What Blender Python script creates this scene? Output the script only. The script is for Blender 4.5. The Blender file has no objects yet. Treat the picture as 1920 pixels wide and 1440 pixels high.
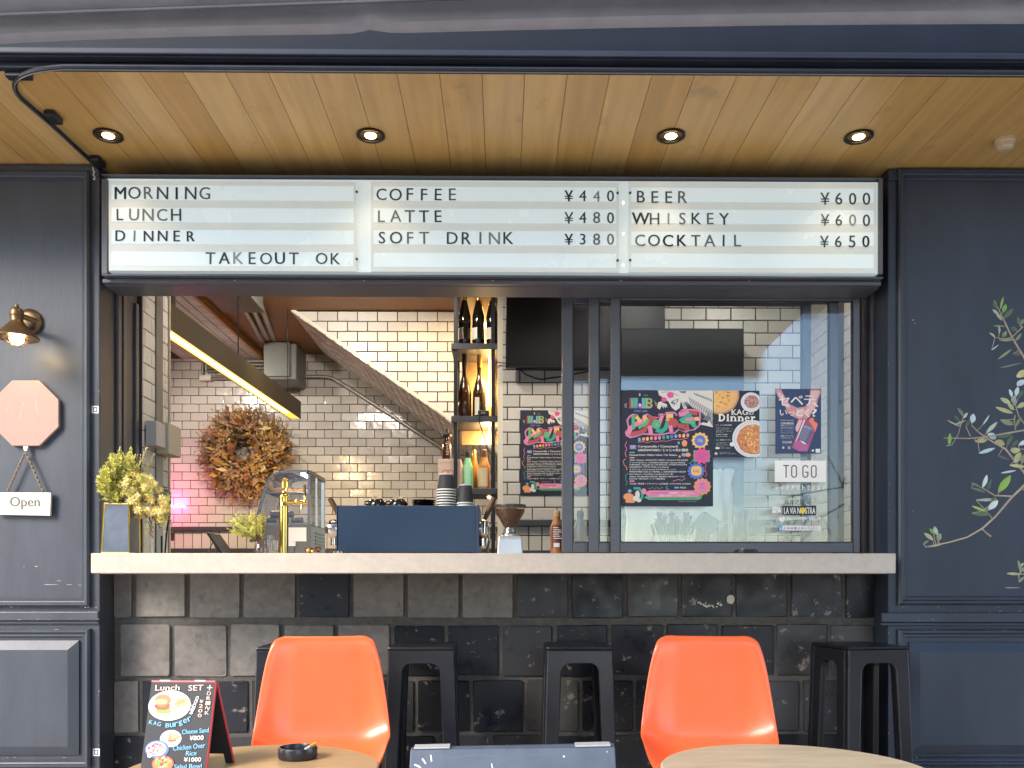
import bpy, bmesh, math, random
from mathutils import Vector, Matrix
R = math.radians
V = Vector
random.seed(7)
S = bpy.context.scene
COL = S.collection

# ------------------------------------------------------------------ camera, world, sun, exposure
EYE = 1.02           # eye height, metres
FPX = 1632.0         # focal length in pixels of the 1920 px wide photograph
TH = R(0.6)          # the facade is not quite square to the lens
cd = bpy.data.cameras.new('camera')
cam = bpy.data.objects.new('camera', cd)
COL.objects.link(cam)
cam.location = (0, 0, EYE)
cam.rotation_euler = (R(90), 0, -TH)
cd.sensor_width = 36.0
cd.lens = 36.0 * FPX / 1920.0
cd.shift_y = (1089 - 720) / 1920.0
cd.clip_start = 0.02
cd.clip_end = 500
S.camera = cam

SUN_EL, SUN_AZ = R(33), R(224)      # azimuth clockwise from +Y
W = bpy.data.worlds.new('World')
S.world = W
W.use_nodes = True
nt = W.node_tree
sky = nt.nodes.new('ShaderNodeTexSky')
sky.sky_type = 'NISHITA'
sky.sun_disc = False
sky.sun_elevation = SUN_EL
sky.sun_rotation = SUN_AZ
sky.dust_density = 0.5
sky.ozone_density = 1.2
bg = nt.nodes['Background']
bg.inputs[1].default_value = 0.15
nt.links.new(sky.outputs[0], bg.inputs[0])

sd = bpy.data.lights.new('sun', 'SUN')
sd.energy = 1.1
sd.angle = R(24)
sd.color = (1.0, 0.90, 0.77)
sun = bpy.data.objects.new('sun', sd)
COL.objects.link(sun)
sdir = V((math.sin(SUN_AZ) * math.cos(SUN_EL), math.cos(SUN_AZ) * math.cos(SUN_EL), math.sin(SUN_EL)))
sun.rotation_euler = sdir.to_track_quat('Z', 'Y').to_euler()
sun.location = sdir * 30

S.view_settings.view_transform = 'Standard'
S.view_settings.look = 'None'
S.view_settings.exposure = 2.32
S.view_settings.gamma = 1.0
S.render.engine = 'CYCLES'
S.cycles.use_denoising = True
S.cycles.max_bounces = 10
S.cycles.diffuse_bounces = 5
S.cycles.glossy_bounces = 4
S.cycles.transparent_max_bounces = 16
S.cycles.caustics_reflective = False
S.cycles.caustics_refractive = False
S.cycles.sample_clamp_indirect = 6.0

# ------------------------------------------------------------------ photograph pixel -> point at depth
_c, _s = math.cos(TH), math.sin(TH)
def at(px, py, Y):
    u = (px - 960) / FPX; v = (1089 - py) / FPX
    dx = u * _c + _s; dy = _c - u * _s
    t = Y / dy
    return V((t * dx, Y, EYE + t * v))
def atz(px, py, z):
    u = (px - 960) / FPX; v = (1089 - py) / FPX
    t = (z - EYE) / v
    return V((t * (u * _c + _s), t * (_c - u * _s), z))
def X(px, Y): return at(px, 1089, Y).x
def Z(py, Y): return EYE + (1089 - py) / FPX * Y
def m(px, Y): return px * Y / FPX          # pixel length -> metres at depth Y

# ------------------------------------------------------------------ materials
MATS = {}
def _nodes(name):
    ma = bpy.data.materials.new(name); ma.use_nodes = True
    return ma, ma.node_tree, ma.node_tree.nodes['Principled BSDF']
def mat(name, col, rough=.5, metal=0., var=0., vs=6., bump=0., bs=80., spec=.5, coat=0., emit=None, es=0., stretch=None, var2=None, trans=0.):
    if name in MATS: return MATS[name]
    ma, t, p = _nodes(name)
    n, l = t.nodes, t.links
    p.inputs['Base Color'].default_value = (*col, 1)
    p.inputs['Roughness'].default_value = rough
    p.inputs['Metallic'].default_value = metal
    p.inputs['Specular IOR Level'].default_value = spec
    p.inputs['Coat Weight'].default_value = coat
    p.inputs['Coat Roughness'].default_value = .12
    if trans: p.inputs['Transmission Weight'].default_value = trans
    if emit:
        p.inputs['Emission Color'].default_value = (*emit, 1)
        p.inputs['Emission Strength'].default_value = es
    if var or bump:
        tc = n.new('ShaderNodeTexCoord'); mp = n.new('ShaderNodeMapping')
        l.new(tc.outputs['Object'], mp.inputs[0])
        if stretch: mp.inputs['Scale'].default_value = stretch
    if var:
        nz = n.new('ShaderNodeTexNoise'); nz.inputs['Scale'].default_value = vs
        nz.inputs['Detail'].default_value = 8; nz.inputs['Roughness'].default_value = .62
        l.new(mp.outputs[0], nz.inputs[0])
        mr = n.new('ShaderNodeMapRange'); mr.inputs[1].default_value = .3; mr.inputs[2].default_value = .7
        l.new(nz.outputs[0], mr.inputs[0])
        mx = n.new('ShaderNodeMix'); mx.data_type = 'RGBA'
        lo = [c * (1 - var) for c in col]; hi = var2 or [min(1, c * (1 + var)) for c in col]
        mx.inputs[6].default_value = (*lo, 1); mx.inputs[7].default_value = (*hi, 1)
        l.new(mr.outputs[0], mx.inputs[0]); l.new(mx.outputs[2], p.inputs['Base Color'])
        ro = n.new('ShaderNodeMapRange'); ro.inputs[3].default_value = max(0, rough - .08); ro.inputs[4].default_value = min(1, rough + .1)
        l.new(nz.outputs[0], ro.inputs[0]); l.new(ro.outputs[0], p.inputs['Roughness'])
    if bump:
        nb = n.new('ShaderNodeTexNoise'); nb.inputs['Scale'].default_value = bs; nb.inputs['Detail'].default_value = 6
        l.new(mp.outputs[0], nb.inputs[0])
        b = n.new('ShaderNodeBump'); b.inputs['Strength'].default_value = bump; b.inputs['Distance'].default_value = .01
        l.new(nb.outputs[0], b.inputs['Height']); l.new(b.outputs[0], p.inputs['Normal'])
    MATS[name] = ma
    return ma

def island_mat(name, stops, rough=(.3, .5), wear=None, wscale=9., wlo=.52, wamt=1., wsoft=.1, bump=.25, bs=14., metal=0., spec=.5, grain=None, gamt=.3):
    """each separate piece of the mesh (a tile, a plank) takes its own tone"""
    ma, t, p = _nodes(name)
    n, l = t.nodes, t.links
    g = n.new('ShaderNodeNewGeometry'); tc = n.new('ShaderNodeTexCoord')
    cr = n.new('ShaderNodeValToRGB'); e = cr.color_ramp.elements
    while len(e) < len(stops): e.new(.5)
    for k, (pos, c) in enumerate(stops): e[k].position = pos; e[k].color = (*c, 1)
    l.new(g.outputs['Random Per Island'], cr.inputs[0])
    out = cr.outputs[0]
    off = n.new('ShaderNodeVectorMath'); off.operation = 'MULTIPLY_ADD'
    cx = n.new('ShaderNodeCombineXYZ')
    for i in range(3): l.new(g.outputs['Random Per Island'], cx.inputs[i])
    l.new(cx.outputs[0], off.inputs[0]); off.inputs[1].default_value = (37, 53, 71); l.new(tc.outputs['Object'], off.inputs[2])
    if grain:
        mp = n.new('ShaderNodeMapping'); mp.inputs['Scale'].default_value = grain
        l.new(off.outputs[0], mp.inputs[0])
        nz = n.new('ShaderNodeTexNoise'); nz.inputs['Scale'].default_value = 1; nz.inputs['Detail'].default_value = 7
        nz.inputs['Distortion'].default_value = .6
        l.new(mp.outputs[0], nz.inputs[0])
        mr = n.new('ShaderNodeMapRange'); mr.inputs[1].default_value = .3; mr.inputs[2].default_value = .72
        mr.inputs[3].default_value = 1 - gamt; mr.inputs[4].default_value = 1 + gamt * .4
        l.new(nz.outputs[0], mr.inputs[0])
        mm = n.new('ShaderNodeMix'); mm.data_type = 'RGBA'; mm.blend_type = 'MULTIPLY'; mm.inputs[0].default_value = 1
        cc = n.new('ShaderNodeCombineColor')
        for i in range(3): l.new(mr.outputs[0], cc.inputs[i])
        l.new(out, mm.inputs[6]); l.new(cc.outputs[0], mm.inputs[7]); out = mm.outputs[2]
    if wear:
        nz = n.new('ShaderNodeTexNoise'); nz.inputs['Scale'].default_value = wscale; nz.inputs['Detail'].default_value = 9
        nz.inputs['Roughness'].default_value = .68
        l.new(off.outputs[0], nz.inputs[0])
        mr = n.new('ShaderNodeMapRange'); mr.inputs[1].default_value = wlo; mr.inputs[2].default_value = wlo + wsoft
        mr.inputs[4].default_value = wamt
        l.new(nz.outputs[0], mr.inputs[0])
        mx = n.new('ShaderNodeMix'); mx.data_type = 'RGBA'; mx.inputs[7].default_value = (*wear, 1)
        l.new(mr.outputs[0], mx.inputs[0]); l.new(out, mx.inputs[6]); out = mx.outputs[2]
    l.new(out, p.inputs['Base Color'])
    n2 = n.new('ShaderNodeTexNoise'); n2.inputs['Scale'].default_value = bs; n2.inputs['Detail'].default_value = 5
    l.new(off.outputs[0], n2.inputs[0])
    rr = n.new('ShaderNodeMapRange'); rr.inputs[3].default_value = rough[0]; rr.inputs[4].default_value = rough[1]
    rr.inputs[1].default_value = .3; rr.inputs[2].default_value = .7
    l.new(n2.outputs[0], rr.inputs[0]); l.new(rr.outputs[0], p.inputs['Roughness'])
    b = n.new('ShaderNodeBump'); b.inputs['Strength'].default_value = bump; b.inputs['Distance'].default_value = .01
    l.new(n2.outputs[0], b.inputs['Height']); l.new(b.outputs[0], p.inputs['Normal'])
    p.inputs['Metallic'].default_value = metal
    p.inputs['Specular IOR Level'].default_value = spec
    MATS[name] = ma
    return ma

def glass_mat(name, tint=(.93, .96, .97), refl=1.0, rough=0.0):
    ma = bpy.data.materials.new(name); ma.use_nodes = True
    t = ma.node_tree; n, l = t.nodes, t.links
    n.remove(n['Principled BSDF'])
    tr = n.new('ShaderNodeBsdfTransparent'); tr.inputs[0].default_value = (*tint, 1)
    gl = n.new('ShaderNodeBsdfGlossy'); gl.inputs['Roughness'].default_value = rough
    fr = n.new('ShaderNodeFresnel'); ge = n.new('ShaderNodeNewGeometry')
    io = n.new('ShaderNodeMapRange'); io.inputs[3].default_value = 1.5; io.inputs[4].default_value = 1/1.5
    l.new(ge.outputs['Backfacing'], io.inputs[0]); l.new(io.outputs[0], fr.inputs[0])
    mu = n.new('ShaderNodeMath'); mu.operation = 'MULTIPLY'; mu.inputs[1].default_value = refl
    l.new(fr.outputs[0], mu.inputs[0])
    mx = n.new('ShaderNodeMixShader')
    l.new(mu.outputs[0], mx.inputs[0]); l.new(tr.outputs[0], mx.inputs[1]); l.new(gl.outputs[0], mx.inputs[2])
    l.new(mx.outputs[0], n['Material Output'].inputs[0])
    MATS[name] = ma
    return ma

# ------------------------------------------------------------------ mesh builder
class MB:
    def __init__(s, *mats):
        s.v, s.f, s.k, s.mats, s.cur = [], [], [], [], 0
        if mats: s.use(mats[0])
    def use(s, ma):
        if ma not in s.mats: s.mats.append(ma)
        s.cur = s.mats.index(ma); return s
    def face(s, pts):
        b = len(s.v); s.v += [V(p) for p in pts]; s.f.append(list(range(b, b + len(pts)))); s.k.append(s.cur)
    def grid(s, vs, fs):
        b = len(s.v); s.v += [V(p) for p in vs]
        for f in fs: s.f.append([b + i for i in f]); s.k.append(s.cur)
    def box(s, a, b, M=None):
        x0, x1 = sorted((a[0], b[0])); y0, y1 = sorted((a[1], b[1])); z0, z1 = sorted((a[2], b[2]))
        vs = [V(p) for p in ((x0,y0,z0),(x1,y0,z0),(x1,y1,z0),(x0,y1,z0),(x0,y0,z1),(x1,y0,z1),(x1,y1,z1),(x0,y1,z1))]
        if M: vs = [M @ p for p in vs]
        s.grid(vs, [(0,3,2,1),(4,5,6,7),(0,1,5,4),(1,2,6,5),(2,3,7,6),(3,0,4,7)])
        return s
    def pbox(s, px0, py0, px1, py1, Y0, Y1):
        """box whose near face (at Y0) covers a pixel rectangle of the photograph"""
        a = at(px0, py0, Y0); b = at(px1, py1, Y0)
        return s.box((a.x, Y0, a.z), (b.x, Y1, b.z))
    def prism(s, poly, y0, y1):
        n = len(poly)
        vs = [V((x, y0, z)) for x, z in poly] + [V((x, y1, z)) for x, z in poly]
        s.grid(vs, [tuple(range(n)), tuple(range(2*n-1, n-1, -1))] + [(i, i+n, (i+1) % n + n, (i+1) % n) for i in range(n)])
        return s
    def hexa(s, pts):       # 4 bottom + 4 top corners
        s.grid(pts, [(0,3,2,1),(4,5,6,7),(0,1,5,4),(1,2,6,5),(2,3,7,6),(3,0,4,7)]); return s
    def tube(s, pts, r, n=8, caps=True):
        pts = [V(p) for p in pts]
        rs = r if isinstance(r, (list, tuple)) else [r] * len(pts)
        ring = []; up = None
        for i, p in enumerate(pts):
            d = (pts[min(i+1, len(pts)-1)] - pts[max(i-1, 0)]).normalized()
            if up is None:
                up = V((0,0,1)) if abs(d.z) < .9 else V((0,1,0))
            a = d.cross(up)
            if a.length < 1e-6: a = d.orthogonal()
            a.normalize(); b = a.cross(d).normalized(); up = b
            ring.append([p + (a*math.cos(2*math.pi*k/n) + b*math.sin(2*math.pi*k/n))*rs[i] for k in range(n)])
        vs = [q for rg in ring for q in rg]
        fs = [(i*n+k, i*n+(k+1)%n, (i+1)*n+(k+1)%n, (i+1)*n+k) for i in range(len(pts)-1) for k in range(n)]
        if caps: fs += [tuple(range(n-1, -1, -1)), tuple(range((len(pts)-1)*n, len(pts)*n))]
        s.grid(vs, fs); return s
    def lathe(s, c, prof, n=24, M=None):
        """revolve (radius, height) pairs about the vertical through c"""
        c = V(c); vs = []; fs = []
        for r, z in prof:
            for k in range(n):
                a = 2*math.pi*k/n; p = V((r*math.cos(a), r*math.sin(a), z))
                vs.append(c + (M @ p if M else p))
        for i in range(len(prof)-1):
            for k in range(n): fs.append((i*n+k, i*n+(k+1)%n, (i+1)*n+(k+1)%n, (i+1)*n+k))
        if prof[0][0] > 1e-5: fs.append(tuple(range(n-1, -1, -1)))
        if prof[-1][0] > 1e-5: fs.append(tuple(range((len(prof)-1)*n, len(prof)*n)))
        s.grid(vs, fs); return s
    def ball(s, c, r, n=12, sq=(1,1,1)):
        prof = [(max(1e-6, math.sin(math.pi*i/n)), -math.cos(math.pi*i/n)) for i in range(n+1)]
        M = Matrix.Diagonal((r*sq[0], r*sq[1], r*sq[2]))
        return s.lathe(c, prof, n+4, M)
    def leaf(s, c, d, nrm, ln, wd, bend=.15):
        d = V(d).normalized(); nrm = V(nrm)
        w = d.cross(nrm)
        if w.length < 1e-5: w = d.orthogonal()
        w.normalize(); nn = w.cross(d).normalized()
        c = V(c)
        pt = lambda t, q: c + d*(t*ln) + w*(q*wd) + nn*(bend*ln*(4*t*(1-t)))
        rows = [(0, .12), (.2, .36), (.45, .5), (.72, .4), (.92, .16)]
        vs = []
        for t, q in rows: vs += [pt(t, -q), pt(t, 0) - nn*wd*.12, pt(t, q)]
        vs.append(pt(1, 0))
        fs = []
        for i in range(4):
            b = i*3
            fs += [(b, b+1, b+4, b+3), (b+1, b+2, b+5, b+4)]
        fs += [(12, 13, 15), (13, 14, 15)]
        s.grid(vs, fs)
    def blade(s, c, d, nrm, ln, wd):
        d = V(d).normalized(); w = d.cross(V(nrm))
        if w.length < 1e-5: w = d.orthogonal()
        w.normalize(); c = V(c)
        s.face([c, c + d*ln*.5 + w*wd*.5, c + d*ln, c + d*ln*.5 - w*wd*.5])
    def mesh(s, name, shift=None, smooth=False, ang=38):
        me = bpy.data.meshes.new(name)
        sh = shift or V((0,0,0))
        me.from_pydata([tuple(p - sh) for p in s.v], [], s.f)
        for ma in s.mats: me.materials.append(ma)
        me.polygons.foreach_set('material_index', s.k)
        bm = bmesh.new(); bm.from_mesh(me); bmesh.ops.recalc_face_normals(bm, faces=bm.faces[:]); bm.to_mesh(me); bm.free()
        if smooth:
            me.polygons.foreach_set('use_smooth', [True]*len(me.polygons))
            me.set_sharp_from_angle(angle=R(ang))
        me.update()
        return me

WL = {}     # world location of every parent
def obj(name, mb, parent=None, smooth=False, bevel=0., label=None, seg=2, ang=38):
    sh = WL.get(parent.name, V((0,0,0))) if parent else V((0,0,0))
    o = bpy.data.objects.new(name, mb.mesh(name, sh, smooth, ang))
    COL.objects.link(o)
    if parent: o.parent = parent; WL[o.name] = sh
    if bevel:
        b = o.modifiers.new('bevel', 'BEVEL'); b.width = bevel; b.segments = seg; b.limit_method = 'ANGLE'; b.angle_limit = R(40)
    if label: o['label'] = label
    return o
def tag(o, label, cat, group=None, kind=None):
    o['label'] = label; o['category'] = cat
    if group: o['group'] = group
    if kind: o['kind'] = kind
    return o
def thing(name, label, cat, loc=(0,0,0), group=None):
    o = bpy.data.objects.new(name, None); COL.objects.link(o)
    o.empty_display_size = .05
    o.location = loc; WL[o.name] = V(loc)
    return tag(o, label, cat, group)
def struct(name, mb, **kw):
    o = obj(name, mb, **kw); o['kind'] = 'structure'; return o
def dup(root, loc, rotz, label, group=None):
    r = root.copy(); COL.objects.link(r); r.location = loc; r.rotation_euler = (0, 0, rotz); r['label'] = label
    if group: r['group'] = group
    for ch in list(root.children):
        c = ch.copy(); COL.objects.link(c); c.parent = r
        for g in list(ch.children):
            d = g.copy(); COL.objects.link(d); d.parent = c
    return r
def lamp(name, kind, loc, energy, color, size=.1, target=None, spot=None, blend=.6, size_y=None):
    d = bpy.data.lights.new(name, kind); d.energy = energy; d.color = color
    if kind == 'AREA':
        d.size = size
        if size_y: d.shape = 'RECTANGLE'; d.size_y = size_y
    else: d.shadow_soft_size = size
    if kind == 'SPOT': d.spot_size = R(spot or 90); d.spot_blend = blend
    o = bpy.data.objects.new(name, d); COL.objects.link(o); o.location = loc
    if target is not None: o.rotation_euler = (V(target) - V(loc)).to_track_quat('-Z', 'Y').to_euler()
    return o

# ------------------------------------------------------------------ flat printing on a surface
class Sheet:
    """author coordinates (x right, y down) on a flat rectangle; layers step towards the viewer"""
    def __init__(s, rect, O, U, Vd, N, step=.0004):
        s.r = rect; s.O, s.U, s.V, s.N = V(O), V(U), V(Vd), V(N).normalized(); s.step = step
    def nxt(s):
        s.k = (getattr(s, 'k', 0) + 1) % 45; return s.k*.02
    def __call__(s, x, y, layer=0):
        a = (x - s.r[0]) / (s.r[2] - s.r[0]); b = (y - s.r[1]) / (s.r[3] - s.r[1])
        return s.O + s.U*a + s.V*b + s.N*(layer*s.step)
def sheet_px(rect, px0, py0, px1, py1, Y, step=.0004):
    O = at(px0, py0, Y); B = at(px1, py1, Y)
    return Sheet(rect, O, (B.x - O.x, 0, 0), (0, 0, B.z - O.z), (0, -1, 0), step)
_tc = {}
def glyphs(body, bold=0., spacing=1.):
    key = (body, bold, spacing)
    if key in _tc: return _tc[key]
    cu = bpy.data.curves.new('t', 'FONT'); cu.body = body; cu.size = 1; cu.offset = bold; cu.space_character = spacing
    cu.resolution_u = 3
    o = bpy.data.objects.new('t', cu); COL.objects.link(o)
    dg = bpy.context.evaluated_depsgraph_get()
    me = bpy.data.meshes.new_from_object(o.evaluated_get(dg))
    vs = [(p.co.x, p.co.y) for p in me.vertices]; fs = [tuple(p.vertices) for p in me.polygons]
    bpy.data.objects.remove(o); bpy.data.curves.remove(cu); bpy.data.meshes.remove(me)
    if not vs: vs = [(0, 0)]
    x0 = min(p[0] for p in vs); x1 = max(p[0] for p in vs); y0 = min(p[1] for p in vs); y1 = max(p[1] for p in vs)
    _tc[key] = (vs, fs, x0, x1, y0, y1)
    return _tc[key]
def text(mb, sh, body, x0, y0, x1, y1, layer=1, bold=0., keep=None, rot=0., spacing=1.):
    """fit text to the box; keep = width factor of the natural aspect, centred on the box"""
    vs, fs, a0, a1, b0, b1 = glyphs(body, 0., spacing)
    w = max(a1 - a0, 1e-4); h = max(b1 - b0, 1e-4)
    cx, cy = (x0 + x1)/2, (y0 + y1)/2
    sy = (y1 - y0)/h; sx = sy*keep if keep else (x1 - x0)/w
    cr, sr = math.cos(R(rot)), math.sin(R(rot))
    # heavier type is printed again a hair to each side
    shifts = [0] if bold <= 0 else ([-bold*.55, bold*.55] if bold < .03 else [-bold*.6, 0, bold*.6])
    for sx_ in shifts:
        e = sh.nxt(); pts = []
        for p in vs:
            dx = (p[0] + sx_ - (a0+a1)/2)*sx; dy = -(p[1] - (b0+b1)/2)*sy
            pts.append(sh(cx + dx*cr + dy*sr, cy - dx*sr + dy*cr, layer + e))
        mb.grid(pts, fs)
def poly(mb, sh, pts, layer=1):
    e = sh.nxt(); mb.face([sh(x, y, layer+e) for x, y in pts])
def rect(mb, sh, x0, y0, x1, y1, layer=1): poly(mb, sh, [(x0,y0),(x1,y0),(x1,y1),(x0,y1)], layer)
def disc(mb, sh, cx, cy, rx, ry=None, layer=1, n=28, wob=0., lobes=0, amp=0., clip=None):
    ry = ry or rx; pts = []
    for k in range(n):
        a = 2*math.pi*k/n
        q = 1 + wob*(random.random()-.5) + amp*math.cos(lobes*a)
        x, y = cx + rx*q*math.cos(a), cy + ry*q*math.sin(a)
        if clip: x = min(max(x, clip[0]), clip[2]); y = min(max(y, clip[1]), clip[3])
        pts.append((x, y))
    poly(mb, sh, pts, layer)
def stroke(mb, sh, pts, w, layer=1):
    """a ribbon of even width along the points, mitred at the bends"""
    n = len(pts); dirs = []
    for (a, b), (c, d) in zip(pts, pts[1:]):
        L = math.hypot(c-a, d-b) or 1e-6; dirs.append(((c-a)/L, (d-b)/L))
    closed = math.hypot(pts[0][0]-pts[-1][0], pts[0][1]-pts[-1][1]) < 1e-6 and n > 3
    e = sh.nxt(); vs = []
    for i, (x, y) in enumerate(pts):
        d0 = dirs[i-1] if i > 0 else (dirs[-1] if closed else dirs[0]); d1 = dirs[i] if i < n-1 else (dirs[0] if closed else dirs[-1])
        mx, my = d0[0]+d1[0], d0[1]+d1[1]; L = math.hypot(mx, my)
        if L < .2: mx, my = d1; L = 1
        mx, my = mx/L, my/L; k = min(1.6, 1/max(.4, mx*d1[0]+my*d1[1]))
        ex = (-w*.3 if i == 0 else w*.3 if i == n-1 else 0) if not closed else 0
        vs += [sh(x + mx*ex - my*w/2*k, y + my*ex + mx*w/2*k, layer+e), sh(x + mx*ex + my*w/2*k, y + my*ex - mx*w/2*k, layer+e)]
    mb.grid(vs, [(2*i, 2*i+2, 2*i+3, 2*i+1) for i in range(n-1)])

# ------------------------------------------------------------------ tiled surfaces
def clip_poly(pts, hp):
    a, b, c = hp; out = []
    for i in range(len(pts)):
        p, q = pts[i], pts[(i+1) % len(pts)]
        dp = a*p[0]+b*p[1]+c; dq = a*q[0]+b*q[1]+c
        if dp >= 0: out.append(p)
        if (dp >= 0) != (dq >= 0):
            t = dp/(dp-dq); out.append((p[0]+(q[0]-p[0])*t, p[1]+(q[1]-p[1])*t))
    return out
def tiles(mb, O, U, Vv, N, w, h, tw, th, gap, off=.5, u0=0., v0=0., depth=.006, tilt=.004, clips=(), cham=.003, jit=0.):
    O, U, Vv, N = V(O), V(U).normalized(), V(Vv).normalized(), V(N).normalized()
    r0 = int(math.floor(-v0/(th+gap))) - 1
    for r in range(r0, r0 + int(h/(th+gap)) + 4):
        v = v0 + r*(th+gap)
        sh = u0 + ((r % 2)*off)*(tw+gap)
        c0 = int(math.floor(-sh/(tw+gap))) - 1
        for c in range(c0, c0 + int(w/(tw+gap)) + 4):
            u = sh + c*(tw+gap)
            j = [(random.random()-.5)*jit for _ in range(4)]
            p = [(u+j[0], v+j[1]), (u+tw+j[2], v+j[1]), (u+tw+j[2], v+th+j[3]), (u+j[0], v+th+j[3])]
            for hp in ((1,0,0), (-1,0,w), (0,1,0), (0,-1,h)) + tuple(clips):
                p = clip_poly(p, hp)
                if len(p) < 3: break
            if len(p) < 3: continue
            cx = sum(q[0] for q in p)/len(p); cy = sum(q[1] for q in p)/len(p)
            ex = max(q[0] for q in p)-min(q[0] for q in p); ey = max(q[1] for q in p)-min(q[1] for q in p)
            if ex < .008 or ey < .008: continue
            ta, tb = random.gauss(0, tilt), random.gauss(0, tilt)
            kx = max(.3, 1-2*cham/ex); ky = max(.3, 1-2*cham/ey)
            n = len(p)
            base = [O + U*q[0] + Vv*q[1] for q in p]
            mid = [b + N*(depth-cham*.7) for b in base]
            top = []
            for q in p:
                dx, dy = (q[0]-cx)*kx, (q[1]-cy)*ky
                top.append(O + U*(cx+dx) + Vv*(cy+dy) + N*(depth + ta*dx + tb*dy))
            mb.grid(base+mid+top, [tuple(range(2*n, 3*n))] + [(i, (i+1)%n, n+(i+1)%n, n+i) for i in range(n)] + [(n+i, n+(i+1)%n, 2*n+(i+1)%n, 2*n+i) for i in range(n)])

def moulding(mb, x0, x1, z0, z1, Y, prof):
    """mitred picture-frame moulding on a wall face at Y: prof = (inset, stand-off) pairs"""
    rings = [[V((x0+o, Y-d, z0+o)), V((x1-o, Y-d, z0+o)), V((x1-o, Y-d, z1-o)), V((x0+o, Y-d, z1-o))] for o, d in prof]
    vs = [p for r in rings for p in r]
    mb.grid(vs, [(i*4+k, i*4+(k+1)%4, (i+1)*4+(k+1)%4, (i+1)*4+k) for i in range(len(rings)-1) for k in range(4)])
# ------------------------------------------------------------------ the materials of the place
navy = mat('navy paint', (.046, .051, .064), .42, var=.2, vs=6, bump=.06, bs=60, stretch=(1, 1, .3))  # left wall's copy of the navy, lightened: its sheen and light painted in
navy_r_shade = mat('navy paint in shaded tone', (.022, .030, .048), .45, var=.2, vs=6, bump=.06, bs=60, stretch=(1, 1, .3))  # same paint as the left wall, darkened to paint in its shade
navy_awning_shade = mat('navy paint dimmed as shadow', (.006, .008, .014), .6, var=.2, bump=.05, bs=200, spec=.2)  # navy taken near black, painting in the shade under the awning
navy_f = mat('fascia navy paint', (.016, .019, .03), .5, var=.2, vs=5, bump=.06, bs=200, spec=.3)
alu = mat('grey window frame', (.085, .086, .102), .38, metal=.25, var=.1, vs=12)
blk = mat('black metal', (.014, .014, .016), .42, metal=.2, var=.2, vs=20)
soffit_m = island_mat('oiled planks', [(0, (.50, .28, .078)), (.3, (.56, .34, .115)), (.6, (.43, .225, .055)), (.8, (.60, .375, .14)), (1, (.48, .265, .07))], (.32, .5), wear=(.22, .17, .10), wscale=6., wlo=.60, wamt=.45, bump=.04, bs=6, grain=(22, 1.3, 6), gamt=.2, spec=.6)
stone = mat('pale counter stone', (.47, .40, .325), .5, var=.08, vs=38, bump=.06, bs=300)
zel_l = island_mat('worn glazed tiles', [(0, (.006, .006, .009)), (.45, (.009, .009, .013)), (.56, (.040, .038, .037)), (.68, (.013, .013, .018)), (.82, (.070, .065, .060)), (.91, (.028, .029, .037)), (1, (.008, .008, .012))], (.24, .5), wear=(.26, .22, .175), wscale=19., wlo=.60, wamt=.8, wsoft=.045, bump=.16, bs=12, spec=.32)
zel_lit = island_mat('brightened glazed tiles', [(0, (.11, .096, .084)), (.35, (.175, .151, .127)), (.65, (.14, .122, .106)), (1, (.20, .174, .147))], (.38, .6), wear=(.06, .056, .054), wscale=17., wlo=.56, wamt=.55, bump=.25, bs=16, grain=(22, 22, 22), gamt=.3)  # left-hand tiles: browner tile tone plus the light falling there, painted in
grout_d = mat('dark grout', (.088, .08, .07), .9, var=.25, vs=30, bump=.4, bs=220)
sub_m = island_mat('cream tiles', [(0, (.50, .475, .44)), (.4, (.58, .55, .51)), (.7, (.54, .505, .46)), (1, (.46, .435, .40))], (.10, .26), bump=.22, bs=16, spec=.6)
sub_flat = island_mat('matt cream tiles', [(0, (.52, .495, .455)), (.5, (.60, .57, .525)), (1, (.49, .46, .42))], (.25, .4), bump=.1, bs=12)
grout_b = mat('brown grout', (.055, .035, .022), .9)
steel = mat('grey steel', (.18, .18, .19), .42, metal=.7, var=.15, vs=14)
rail_m = mat('dark rail', (.06, .062, .075), .45, metal=.3)
plaster = mat('pale plaster', (.5, .47, .43), .8, var=.1)
intwood = mat('brown wood ceiling', (.27, .115, .03), .5, var=.2, vs=3, stretch=(1, 9, 1))
concrete = mat('grey paving', (.60, .555, .49), .8, var=.2, vs=4, bump=.3, bs=60)
asphalt = mat('asphalt', (.06, .06, .062), .85, var=.25, vs=20, bump=.4, bs=150)
pane = glass_mat('window glass', (.965, .98, .985), .62)

# ------------------------------------------------------------------ ground
b = MB(concrete); b.box((-40, -3.2, -.12), (40, 3.7, 0)); struct('pavement', b)
b = MB(asphalt); b.box((-60, -8.0, -.3), (60, -3.2, -.12)); struct('road', b)
b = MB(concrete); b.box((-40, -60, -.3), (40, -8.0, 0)); struct('far_pavement', b)
b = MB(mat('shop floor', (.12, .1, .085), .5, var=.2)); b.box((-4.3, 3.7, -.12), (4.2, 8.1, 0.0)); struct('floor', b)

YP, YT = 3.50, 3.63
XL, XR = X(187, YP), X(1665, YP)
ZC = 2.686

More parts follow.
